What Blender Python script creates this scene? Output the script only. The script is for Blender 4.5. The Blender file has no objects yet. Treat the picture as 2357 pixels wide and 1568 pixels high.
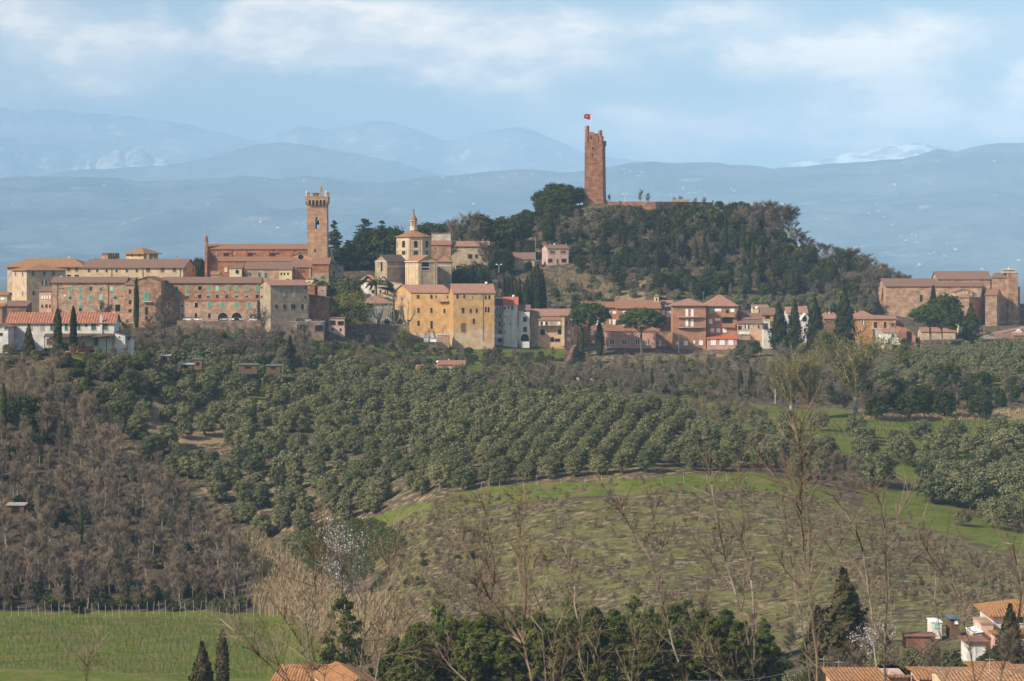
import bpy, math, random
import numpy as np
from mathutils import Vector, noise as mnoise
random.seed(7)
SC = bpy.context.scene
COL = SC.collection
# ---------------------------------------------------------------- picture grid -> rays (survey of the photograph)
F, CX, HY = 5524.0, 1178.5, 600.0
def W(vx, vy, D): return Vector(((vx-CX)/F*D, D, (HY-vy)/F*D))
def Z(vy, D): return (HY-vy)/F*D
def V(p): return (CX+p[0]/p[1]*F, HY-p[2]/p[1]*F)
CR = {1:(0,540.1,5.053), 2:(429.7,417.4,4.259), 3:(724.3,466.5,4.403), 4:(1104.8,601.5,5.555), 5:(1473.1,644.5,5.486),
      6:(1865.9,601.5,4.8), 7:(1135.5,245.5,3.5), 8:(1534.5,429.7,3.84), 9:(0,767.3,3.0), 10:(785.7,767.3,3.0),
      11:(785.7,1135.5,3.0), 12:(1571.3,1135.5,3.0), 13:(491,1166.2,3.84), 14:(1043.5,1166.2,3.84), 15:(1595.9,920.7,4.8),
      16:(0,1135.5,2.743), 0:(0,0,1)}
def C(c, x, y=None):
    a, b, s = CR[c]
    return a+x/s if y is None else (a+x/s, b+y/s)
def CXx(c, x): return CR[c][0]+x/CR[c][2]
def CYy(c, y): return CR[c][1]+y/CR[c][2]
# ---------------------------------------------------------------- ground survey: bearing -> (distance, sight line height)
GC = {
 -260:[(430,'z',-88),(600,1412),(640,1300),(680,1150),(720,990),(770,850),(860,810),(1000,765),(1050,748),(1130,715),(1160,702)],
 0:[(430,'z',-88),(600,1412),(630,1330),(665,1190),(705,1040),(745,900),(776,815),(790,806),(860,800),(1000,765),(1050,748),(1130,715),(1160,700)],
 160:[(430,'z',-88),(600,1412),(630,1330),(665,1200),(705,1070),(745,935),(776,818),(790,811),(800,809),(900,800),(1000,770),(1050,745),(1120,712),(1160,685)],
 300:[(430,'z',-88),(600,1412),(635,1300),(685,1130),(735,980),(770,870),(783,818),(800,812),(900,804),(1000,775),(1035,745),(1110,712),(1160,680)],
 450:[(430,'z',-88),(600,1412),(635,1310),(680,1160),(730,1020),(800,905),(860,850),(930,815),(1022,775),(1031,742),(1060,738),(1100,690),(1150,645)],
 620:[(430,'z',-88),(600,1412),(625,1320),(660,1200),(710,1070),(800,930),(880,870),(960,825),(1022,778),(1031,744),(1060,738),(1095,690),(1120,650),(1160,640)],
 740:[(420,'z',-86),(560,1430),(590,1350),(640,1200),(710,1060),(800,940),(900,865),(980,830),(1025,792),(1034,750),(1065,740),(1110,680),(1140,640),(1190,605),(1220,600)],
 850:[(410,'z',-82),(540,1420),(575,1320),(625,1195),(700,1060),(800,945),(900,870),(990,830),(1040,800),(1060,742),(1080,738),(1110,690),(1150,640),(1200,600),(1240,585)],
 1000:[(400,'z',-75),(460,1500),(530,1330),(600,1150),(700,1020),(800,940),(910,875),(1000,840),(1050,800),(1075,775),(1110,755),(1150,690),(1200,620),(1260,570)],
 1160:[(390,'z',-73),(450,1500),(520,1310),(600,1118),(700,1000),(800,930),(900,885),(980,850),(1040,815),(1065,790),(1120,750),(1160,690),(1200,630),(1250,570),(1290,540)],
 1250:[(390,'z',-72),(440,1500),(510,1310),(600,1105),(700,985),(800,925),(890,888),(970,860),(1040,825),(1070,792),(1130,745),(1170,680),(1205,612),(1222,608),(1250,545),(1280,490),(1300,480)],
 1370:[(390,'z',-72),(440,1500),(510,1300),(600,1095),(700,975),(800,922),(890,890),(970,868),(1040,835),(1070,800),(1130,745),(1180,655),(1235,560),(1285,468),(1310,466)],
 1500:[(390,'z',-71),(430,1500),(505,1300),(600,1085),(700,975),(800,925),(880,898),(970,865),(1040,830),(1068,803),(1130,742),(1180,655),(1235,560),(1285,474),(1310,470)],
 1650:[(380,'z',-70),(430,1490),(505,1300),(595,1095),(650,1040),(700,995),(760,950),(820,925),(900,888),(1000,840),(1068,803),(1130,738),(1180,660),(1235,565),(1280,492),(1310,478)],
 1780:[(370,'z',-67),(420,1490),(500,1300),(590,1115),(650,1045),(700,1000),(760,952),(820,925),(900,890),(1000,840),(1068,800),(1120,740),(1180,670),(1230,600),(1265,540),(1290,530)],
 1900:[(340,'z',-60),(400,1500),(490,1310),(590,1140),(645,1060),(700,1000),(760,955),(820,925),(900,885),(1000,835),(1068,792),(1120,735),(1180,680),(1230,625),(1270,600)],
 2020:[(320,'z',-55),(400,1490),(490,1310),(590,1160),(645,1075),(700,1010),(755,960),(770,948),(850,905),(940,860),(1040,812),(1080,785),(1130,735),(1180,700),(1240,660)],
 2180:[(290,'z',-52),(330,1540),(400,1480),(490,1310),(590,1180),(645,1095),(710,1015),(760,965),(775,945),(860,890),(950,838),(1040,798),(1090,775),(1140,748),(1200,735)],
 2357:[(280,'z',-50),(330,1525),(400,1440),(490,1300),(590,1215),(650,1115),(710,1025),(765,968),(780,945),(860,885),(960,825),(1040,785),(1090,765),(1140,750),(1200,740)],
 2620:[(280,'z',-50),(330,1515),(400,1430),(490,1310),(590,1240),(650,1130),(710,1030),(765,968),(780,945),(860,880),(960,820),(1040,780),(1090,765),(1140,750),(1200,740)]}
GX = sorted(GC)
GD = np.array(sorted(set([0,5,10,20,40,80,120,160,200,240,280]+list(range(300,1340,5))+list(range(1340,1600,20))+list(range(1600,3000,100))+[3500,4500,6000,8000,10000,12000,16000,22000,30000,40000])), float)
TAB = []
for gx in GX:
    ds, zs = [0,10,40,250], [-3,-5.2,-12,-49]
    for q in GC[gx]:
        d = q[0]
        if d <= ds[-1]+5: continue
        ds.append(d); zs.append(q[2] if q[1] == 'z' else Z(q[1], d))
    ld, lz = ds[-1], zs[-1]
    ds += [ld+40, ld+130, ld+330, 2100, 2800, 40000]; zs += [lz-5, lz-32, min(lz-60,-70), -95, -102, -102]
    z = np.interp(GD, ds, zs)
    k = np.array([.25,.5,.25]); z2 = z.copy(); z2[1:-1] = (z[:-2]+2*z[1:-1]+z[2:])/4
    TAB.append(z2)
TAB = np.array(TAB)
def bump(x, y):
    a = min(1, max(0, (y-40)/200.))
    return a*(.7*mnoise.noise((x/31., y/31., 3.1))+.3*mnoise.noise((x/9., y/9., 8.1)))
def ground(x, y):
    y = max(y, 1e-3); vx = CX+x/y*F if y > 3 else CX
    vx = min(max(vx, GX[0]), GX[-1]-.01)
    i = max(0, min(len(GX)-2, int(np.searchsorted(GX, vx, 'right'))-1))
    t = (vx-GX[i])/(GX[i+1]-GX[i])
    j = max(0, min(len(GD)-2, int(np.searchsorted(GD, y, 'right'))-1))
    s = (y-GD[j])/(GD[j+1]-GD[j]); s = min(1, s)
    z = (1-t)*((1-s)*TAB[i,j]+s*TAB[i,j+1])+t*((1-s)*TAB[i+1,j]+s*TAB[i+1,j+1])
    return float(z)+bump(x, y)
def hit(vx, vy, d0=200, d1=1320):
    d = d0
    while d < d1:
        x = (vx-CX)/F*d
        if ground(x, d) >= Z(vy, d): return Vector((x, d, ground(x, d)))
        d += 2.0
    x = (vx-CX)/F*d1
    return Vector((x, d1, ground(x, d1)))
# ---------------------------------------------------------------- materials
def lin(h):
    if isinstance(h, str):
        h = h.lstrip('#'); c = [int(h[i:i+2],16)/255 for i in (0,2,4)]
        return tuple(x/12.92 if x <= .04045 else ((x+.055)/1.055)**2.4 for x in c)
    return tuple(h)
class NT:
    def __init__(s, name):
        s.m = bpy.data.materials.new(name); s.m.use_nodes = True; s.t = s.m.node_tree; s.t.nodes.clear()
    def n(s, ty, **kw):
        o = s.t.nodes.new(ty)
        for k, v in kw.items():
            if k.startswith('_'): setattr(o, k[1:], v)
            else: o.inputs[k.replace('__',' ')].default_value = v
        return o
    def l(s, a, b): s.t.links.new(a, b)
    def mix(s, fac, a, b, blend='MIX'):
        o = s.t.nodes.new('ShaderNodeMix'); o.data_type = 'RGBA'; o.blend_type = blend
        for sk, val in ((o.inputs[0], fac), (o.inputs[6], a), (o.inputs[7], b)):
            if isinstance(val, bpy.types.NodeSocket): s.l(val, sk)
            elif isinstance(val, (int,float)): sk.default_value = val
            else: sk.default_value = (*val, 1) if len(val) == 3 else val
        return o.outputs[2]
    def math(s, op, a, b=0.0, clamp=False):
        o = s.t.nodes.new('ShaderNodeMath'); o.operation = op; o.use_clamp = clamp
        for sk, val in ((o.inputs[0], a), (o.inputs[1], b)):
            if isinstance(val, bpy.types.NodeSocket): s.l(val, sk)
            else: sk.default_value = val
        return o.outputs[0]
    def ramp(s, fac, lo, hi):
        o = s.t.nodes.new('ShaderNodeMapRange'); s.l(fac, o.inputs[0]); o.inputs[1].default_value = lo; o.inputs[2].default_value = hi
        o.interpolation_type = 'SMOOTHSTEP'; return o.outputs[0]
    def noise(s, vec, scale, detail=3, rough=.55, scl=None):
        if scl is not None:
            mp = s.t.nodes.new('ShaderNodeMapping'); s.l(vec, mp.inputs[0]); mp.inputs['Scale'].default_value = scl; vec = mp.outputs[0]
        o = s.t.nodes.new('ShaderNodeTexNoise'); s.l(vec, o.inputs['Vector']); o.inputs['Scale'].default_value = scale
        o.inputs['Detail'].default_value = detail; o.inputs['Roughness'].default_value = rough
        return o.outputs[0]
    def out(s, col, rough=.9, spec=.2, bump=None, bs=.3, emis=None):
        p = s.t.nodes.new('ShaderNodeBsdfPrincipled')
        if isinstance(col, bpy.types.NodeSocket): s.l(col, p.inputs['Base Color'])
        else: p.inputs['Base Color'].default_value = (*col, 1)
        p.inputs['Roughness'].default_value = rough; p.inputs['Specular IOR Level'].default_value = spec
        if bump is not None:
            b = s.t.nodes.new('ShaderNodeBump'); s.l(bump, b.inputs['Height']); b.inputs['Strength'].default_value = bs; b.inputs['Distance'].default_value = .1
            s.l(b.outputs[0], p.inputs['Normal'])
        o = s.t.nodes.new('ShaderNodeOutputMaterial'); s.l(p.outputs[0], o.inputs[0]); return s.m
    def obj(s):
        return s.t.nodes.new('ShaderNodeTexCoord').outputs['Object']
    def uv(s):
        return s.t.nodes.new('ShaderNodeTexCoord').outputs['UV']
    def rnd(s):
        return s.t.nodes.new('ShaderNodeObjectInfo').outputs['Random']
def sc(c, k): return tuple(min(1, x*k) for x in c)
def wall_mat(name, col, var=.25, brick=False, stain=None):
    t = NT(name); c = lin(col); uv = t.uv()
    a = t.noise(uv, .35, 5, .65)
    v = t.mix(t.ramp(a, .35, .68), sc(c,1-var*1.35), sc(c,1+var*.6))
    st = t.noise(uv, 1.0, 3, .6, (1.6,.22,1))
    v = t.mix(t.math('MULTIPLY', t.ramp(st, .55, .75), .5), v, sc(c, 1-var*1.3))
    f = t.noise(uv, 5.0 if brick else 2.2, 3, .8, (1,3.5,1) if brick else (1,1,1))
    v = t.mix(.6 if brick else .35, v, t.mix(t.ramp(f, .3, .72), (.66,.62,.6), (1.25,1.22,1.2)), 'MULTIPLY')
    if brick:
        g = t.noise(uv, .9, 4, .7, (.25,1.4,1))
        v = t.mix(.7, v, t.mix(t.ramp(g, .35,.68), (.78,.72,.7), (1.18,1.2,1.22)), 'MULTIPLY')
    if stain:
        sx, c2 = stain     # pale lime patches up to a height (object z metres)
        sep = t.t.nodes.new('ShaderNodeSeparateXYZ'); t.l(t.obj(), sep.inputs[0])
        n2 = t.noise(uv, .3, 5, .7)
        hgt = t.math('ADD', sep.outputs[2], t.math('MULTIPLY', n2, -9.0))
        mk = t.ramp(hgt, sx, sx-1.5)
        v = t.mix(t.math('MULTIPLY',mk,.75), v, t.mix(t.ramp(t.noise(uv,.25,5,.7), .38,.62), sc(c,.85), lin(c2)))
    return t.out(v, .92, .15, f, .25)
def roof_mat(name, col, col2, pitch=.0, var=.3):
    t = NT(name); uv = t.uv(); a, b = lin(col), lin(col2)
    n1 = t.noise(uv, .5, 4, .7); n2 = t.noise(uv, 1.0, 3, .8, (3.2,.8,1)); n3 = t.noise(uv, 3.0, 2, .6, (1.2,1.2,1))
    v = t.mix(t.ramp(n1, .35,.65), a, b)
    v = t.mix(.85, v, t.mix(t.ramp(n2, .3,.7), (1-var*1.3,)*3, (1+var,)*3), 'MULTIPLY')
    v = t.mix(.7, v, t.mix(t.ramp(n3, .3,.7), (.7,.68,.66), (1.3,1.28,1.25)), 'MULTIPLY')
    if pitch:
        sep = t.t.nodes.new('ShaderNodeSeparateXYZ'); t.l(uv, sep.inputs[0])
        s = t.math('SINE', t.math('MULTIPLY', sep.outputs[0], 2*math.pi/pitch))
        s = t.ramp(s, -.9, .4)
        v = t.mix(.8, v, t.mix(s, (.38,.33,.32), (1.15,1.15,1.15)), 'MULTIPLY')
    return t.out(v, .9, .15)
def flat_mat(name, col, rough=.6, spec=.4, var=.12):
    t = NT(name); c = lin(col)
    v = t.mix(t.ramp(t.noise(t.obj(), 1.3, 3), .35, .65), sc(c,1-var), sc(c,1+var))
    return t.out(v, rough, spec)
def leaf_mat(name, c1, c2, trans=.25, rv=.5, ns=.55, c3=None):
    t = NT(name); a, b = lin(c1), lin(c2)
    g = t.t.nodes.new('ShaderNodeNewGeometry').outputs['Random Per Island']
    v = t.mix(t.ramp(t.noise(t.obj(), ns, 2), .36, .64), a, b)
    if c3: v = t.mix(t.math('GREATER_THAN', g, .72), v, lin(c3))
    v = t.mix(1.0, v, t.mix(g, (.7,)*3, (1.3,)*3), 'MULTIPLY')
    r = t.rnd(); v = t.mix(1.0, v, t.mix(r, (1-rv*.6, 1-rv*.5, 1-rv*.55), (1+rv*.5, 1+rv*.4, 1+rv*.3)), 'MULTIPLY')
    d = t.t.nodes.new('ShaderNodeBsdfPrincipled'); t.l(v, d.inputs['Base Color']); d.inputs['Roughness'].default_value = .8; d.inputs['Specular IOR Level'].default_value = .05
    tr = t.t.nodes.new('ShaderNodeBsdfTranslucent'); t.l(v, tr.inputs[0])
    m = t.t.nodes.new('ShaderNodeMixShader'); m.inputs[0].default_value = trans; t.l(d.outputs[0], m.inputs[1]); t.l(tr.outputs[0], m.inputs[2])
    o = t.t.nodes.new('ShaderNodeOutputMaterial'); t.l(m.outputs[0], o.inputs[0]); return t.m
M = {}
def defmats():
    w = wall_mat
    M['ochre'] = w('ochre_plaster', (.56,.33,.135), .16)
    M['ochre2'] = w('ochre_plaster_peeling', (.52,.31,.13), .18, stain=(3.2,(.52,.46,.38)))
    M['cream'] = w('cream_plaster', (.66,.50,.32), .16)
    M['cream2'] = w('beige_plaster', (.56,.41,.27), .18)
    M['pale'] = w('pale_yellow_plaster', (.72,.58,.34), .12)
    M['peach'] = w('peach_plaster', (.62,.40,.26), .15)
    M['pink'] = w('pink_plaster', (.60,.33,.25), .14)
    M['rose'] = w('pale_pink_plaster', (.60,.40,.33), .14)
    M['white'] = w('white_plaster', (.68,.65,.60), .16)
    M['offwhite'] = w('off_white_plaster', (.66,.62,.56), .16)
    M['greyp'] = w('grey_plaster', (.40,.36,.30), .2)
    M['stoneg'] = w('stone_render', (.38,.29,.20), .24)
    M['brick'] = w('old_brick', (.43,.255,.16), .3, True)
    M['brick2'] = w('rose_brick', (.50,.325,.215), .26, True)
    M['brickr'] = w('red_brick', (.40,.18,.10), .25, True)
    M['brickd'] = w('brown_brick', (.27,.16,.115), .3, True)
    M['brickt'] = w('tower_brick', (.43,.21,.12), .28, True)
    M['brickb'] = w('bell_tower_brick', (.48,.29,.175), .2, True)
    M['apart'] = w('apartment_brick', (.43,.23,.135), .12, True)
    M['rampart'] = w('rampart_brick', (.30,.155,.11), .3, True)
    M['wallr'] = w('terrace_wall_stone', (.27,.19,.14), .35, True)
    M['orange'] = w('orange_plaster', (.60,.30,.13), .2)
    M['stain'] = w('bleached_stone', (.55,.47,.38), .2)
    r = roof_mat
    M['r_brown'] = r('brown_roof_tiles', (.25,.135,.09), (.20,.13,.10))
    M['r_orange'] = r('orange_roof_tiles', (.35,.175,.075), (.27,.15,.085))
    M['r_red'] = r('red_roof_tiles', (.32,.14,.085), (.27,.15,.10))
    M['r_bright'] = r('new_red_roof_tiles', (.50,.14,.07), (.42,.12,.07))
    M['r_pink'] = r('weathered_pink_roof_tiles', (.36,.19,.135), (.29,.16,.115))
    M['r_rows'] = r('tiled_roof_rows', (.42,.18,.115), (.32,.15,.10), .92)
    M['r_near'] = r('coarse_tile_rows', (.42,.24,.12), (.34,.19,.11), .42)
    M['r_nearo'] = r('lichen_orange_tiles', (.43,.205,.08), (.33,.17,.085), .42)
    M['r_dark'] = r('dark_roof_tiles', (.13,.09,.075), (.10,.075,.065))
    f = flat_mat
    M['dark'] = f('window_glass', (.018,.022,.028), .25, .5)
    M['void'] = f('dark_opening', (.022,.016,.014), .9, .1)
    M['green'] = f('green_shutter', (.07,.31,.21), .6)
    M['dgreen'] = f('dark_green_shutter', (.03,.12,.085), .6)
    M['lgreen'] = f('pale_green_blind', (.22,.58,.50), .6)
    M['wht'] = f('white_paint', (.82,.82,.80), .5)
    M['grey'] = f('grey_metal', (.35,.36,.37), .5)
    M['stone'] = f('pale_stone_trim', (.55,.45,.35), .9, .2)
    M['terra'] = f('terracotta_trim', (.36,.13,.08), .85, .2)
    M['wood'] = f('brown_timber', (.14,.085,.05), .85, .2)
    M['post'] = f('weathered_post', (.42,.38,.33), .9, .2)
    M['red'] = f('red_cloth', (.45,.02,.035), .8, .2)
    M['gold'] = f('yellow_cloth', (.6,.45,.12), .8, .2)
    M['copper'] = f('bronze_metal', (.06,.06,.05), .5)
    M['carw'] = f('white_car_paint', (.78,.79,.8), .3, .6)
    M['cars'] = f('silver_car_paint', (.42,.45,.47), .3, .6)
    M['card'] = f('dark_car_paint', (.05,.06,.075), .3, .6)
    M['tyre'] = f('black_rubber', (.02,.02,.02), .9, .2)
    M['cgreen'] = f('green_roof_sheet', (.09,.125,.09), .8)
    M['snow'] = f('snow', (.9,.9,.9), .8, .2)
    M['bark'] = f('grey_bark', (.17,.135,.10), .95, .1, .35)
    M['barks'] = f('sapling_bark', (.21,.175,.135), .85, .15, .4)
    M['barkd'] = f('dark_bark', (.07,.05,.038), .95, .1, .35)
    M['barkp'] = f('pale_bark', (.35,.29,.215), .9, .1, .3)
    M['barkb'] = f('red_brown_bark', (.165,.12,.085), .85, .15, .35)
    M['twig'] = leaf_mat('bare_twigs', (.275,.21,.15), (.215,.165,.12), 0, .55)
    M['twigg'] = leaf_mat('grey_twigs', (.21,.165,.12), (.17,.135,.10), 0, .4)
    M['twigy'] = leaf_mat('budding_twigs', (.26,.21,.085), (.21,.175,.075), .2, .3)
    L = leaf_mat
    M['olive'] = L('olive_leaves', (.152,.152,.068), (.094,.096,.041), .06, .55, .5, (.175,.175,.10))
    M['holm'] = L('holm_oak_leaves', (.056,.066,.018), (.032,.040,.013), .12, .5)
    M['scrub'] = L('evergreen_scrub_leaves', (.085,.092,.032), (.052,.058,.024), .15, .6)
    M['cyp'] = L('cypress_foliage', (.042,.046,.015), (.025,.029,.011), .05, .5)
    M['cypb'] = L('brown_green_cypress_foliage', (.085,.066,.028), (.035,.038,.017), .05, .4)
    M['pine'] = L('pine_needles', (.115,.128,.028), (.055,.07,.018), .15, .35, .5)
    M['upine'] = L('umbrella_pine_needles', (.085,.11,.024), (.045,.062,.017), .15, .2)
    M['cedar'] = L('cedar_needles', (.06,.074,.030), (.032,.044,.020), .1, .3)
    M['willow'] = L('young_willow_leaves', (.23,.215,.055), (.175,.165,.045), .35, .3)
    M['bloss'] = L('white_blossom', (.62,.58,.57), (.5,.46,.45), .2, .2)
    M['gold_l'] = L('golden_leaves', (.45,.27,.03), (.34,.20,.03), .3, .2)
    M['reed'] = L('dry_reed', (.43,.335,.20), (.33,.25,.145), .2, .3)
    M['ivy'] = L('ivy_leaves', (.06,.08,.02), (.04,.055,.015), .15, .3)
    M['bram'] = L('dry_bramble', (.235,.175,.115), (.18,.135,.09), 0, .5)
    M['hedge'] = L('green_bramble_leaves', (.075,.095,.025), (.05,.062,.02), .15, .4)
defmats()
# ---------------------------------------------------------------- mesh builder
class MB:
    def __init__(s): s.v=[]; s.f=[]; s.mi=[]
    def poly(s, pts, mi=0):
        k = len(s.v); s.v += [tuple(p) for p in pts]; s.f.append(tuple(range(k, k+len(pts)))); s.mi.append(mi)
    def box(s, fr, u0,u1,w0,w1,z0,z1, mi=0):
        o,u,w = fr; g = lambda a,b,c: (o[0]+u[0]*a+w[0]*b, o[1]+u[1]*a+w[1]*b, c)
        P = [g(u0,w0,z0),g(u1,w0,z0),g(u1,w1,z0),g(u0,w1,z0),g(u0,w0,z1),g(u1,w0,z1),g(u1,w1,z1),g(u0,w1,z1)]
        for q in ((3,2,1,0),(4,5,6,7),(0,1,5,4),(1,2,6,5),(2,3,7,6),(3,0,4,7)): s.poly([P[i] for i in q], mi)
    def prism(s, ring, z0, z1, mi=0, ring2=None, cap=True):
        r2 = ring2 or ring; n = len(ring)
        for i in range(n):
            j = (i+1)%n; s.poly([(*ring[i][:2],z0),(*ring[j][:2],z0),(*r2[j][:2],z1),(*r2[i][:2],z1)], mi)
        if cap: s.poly([(*p[:2],z1) for p in r2], mi); s.poly([(*p[:2],z0) for p in reversed(ring)], mi)
    def tube(s, pts, rs, n=5, mi=0):
        rings = []
        for i, p in enumerate(pts):
            p = Vector(p); a = Vector(pts[max(0,i-1)]); b = Vector(pts[min(len(pts)-1,i+1)]); d = (b-a).normalized()
            x = d.cross(Vector((0,0,1))); x = x.normalized() if x.length > 1e-3 else Vector((1,0,0)); y = d.cross(x)
            r = rs[i] if isinstance(rs,(list,tuple)) else rs
            rings.append([p+x*r*math.cos(2*math.pi*k/n)+y*r*math.sin(2*math.pi*k/n) for k in range(n)])
        for a, b in zip(rings, rings[1:]):
            for k in range(n): s.poly([a[k],a[(k+1)%n],b[(k+1)%n],b[k]], mi)
    def lathe(s, c, prof, n=12, mi=0, rot=0):
        rings = [[(c[0]+r*math.cos(2*math.pi*k/n+rot), c[1]+r*math.sin(2*math.pi*k/n+rot), z) for k in range(n)] for r,z in prof]
        for a, b in zip(rings, rings[1:]):
            for k in range(n): s.poly([a[k],a[(k+1)%n],b[(k+1)%n],b[k]], mi)
    def slab(s, tops, t=.25, mi=0):
        from collections import Counter
        key = lambda p: (round(p[0],3),round(p[1],3),round(p[2],3))
        cnt = Counter()
        for q in tops:
            for i in range(len(q)): cnt[frozenset((key(q[i]),key(q[(i+1)%len(q)])))] += 1
        for q in tops:
            s.poly(q, mi); s.poly([(p[0],p[1],p[2]-t) for p in reversed(q)], mi)
            for i in range(len(q)):
                a, b = q[i], q[(i+1)%len(q)]
                if cnt[frozenset((key(a),key(b)))] == 1: s.poly([a,(a[0],a[1],a[2]-t),(b[0],b[1],b[2]-t),b], mi)
    def build(s, name, mats, parent=None, loc=None, smooth=False):
        if parent is not None:
            loc = Vector(parent.get('_w', parent.location)) if loc is None else loc
        if loc is None: loc = Vector((0,0,0))
        me = bpy.data.meshes.new(name)
        me.from_pydata([(a-loc[0],b-loc[1],c-loc[2]) for a,b,c in s.v], [], s.f)
        if not isinstance(mats,(list,tuple)): mats = [mats]
        for m in mats: me.materials.append(M[m] if isinstance(m,str) else m)
        if len(mats) > 1: me.polygons.foreach_set('material_index', s.mi)
        uvl = me.uv_layers.new(name='UVMap'); buf = np.empty(len(me.loops)*2, np.float32); k = 0
        for q in s.f:
            P = [s.v[i] for i in q]; n = Vector((0,0,0)); 
            for i in range(1, len(P)-1): n += (Vector(P[i])-Vector(P[0])).cross(Vector(P[i+1])-Vector(P[0]))
            n = n.normalized() if n.length > 1e-9 else Vector((0,0,1))
            if abs(n.z) > .985: t, b = Vector((1,0,0)), Vector((0,1,0))
            else: t = Vector((0,0,1)).cross(n).normalized(); b = n.cross(t)
            for p in P:
                buf[k] = p[0]*t.x+p[1]*t.y+p[2]*t.z; buf[k+1] = p[0]*b.x+p[1]*b.y+p[2]*b.z; k += 2
        uvl.data.foreach_set('uv', buf)
        if smooth: me.polygons.foreach_set('use_smooth', [True]*len(me.polygons))
        o = bpy.data.objects.new(name, me); COL.objects.link(o)
        if parent is not None: o.parent = parent; o['_w'] = tuple(loc)
        else: o.location = loc
        return o
def tag(o, label=None, cat=None, group=None, kind=None):
    if label: o['label'] = label
    if cat: o['category'] = cat
    if group: o['group'] = group
    if kind: o['kind'] = kind
    return o
def thing(name, label, cat, loc, group=None, rz=0):
    o = bpy.data.objects.new(name, None); COL.objects.link(o); o.location = loc; o.rotation_euler = (0,0,rz)
    o.empty_display_size = 1
    return tag(o, label, cat, group)
def copy_thing(src, loc, rz=0, s=1.0, label=None, group=None, sz=None):
    r = src.copy(); COL.objects.link(r); r.location = loc; r.rotation_euler = (0,0,rz); r.scale = (s,s,s if sz is None else sz)
    if label: r['label'] = label
    if group: r['group'] = group
    for ch in src.children:
        c = ch.copy(); COL.objects.link(c); c.parent = r
        for g in ch.children:
            d = g.copy(); COL.objects.link(d); d.parent = c
    return r
FOOT = []
def inside(px, py, poly):
    r = False; n = len(poly); j = n-1
    for i in range(n):
        xi, yi = poly[i][0], poly[i][1]; xj, yj = poly[j][0], poly[j][1]
        if (yi > py) != (yj > py) and px < (xj-xi)*(py-yi)/(yj-yi)+xi: r = not r
        j = i
    return r
def blocked(x, y, m=2.0):
    for q, (x0,x1,y0,y1) in FOOT:
        if x0-m < x < x1+m and y0-m < y < y1+m:
            if inside(x, y, q): return True
            for dx, dy in ((m,0),(-m,0),(0,m),(0,-m)):
                if inside(x+dx, y+dy, q): return True
    return False
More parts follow.
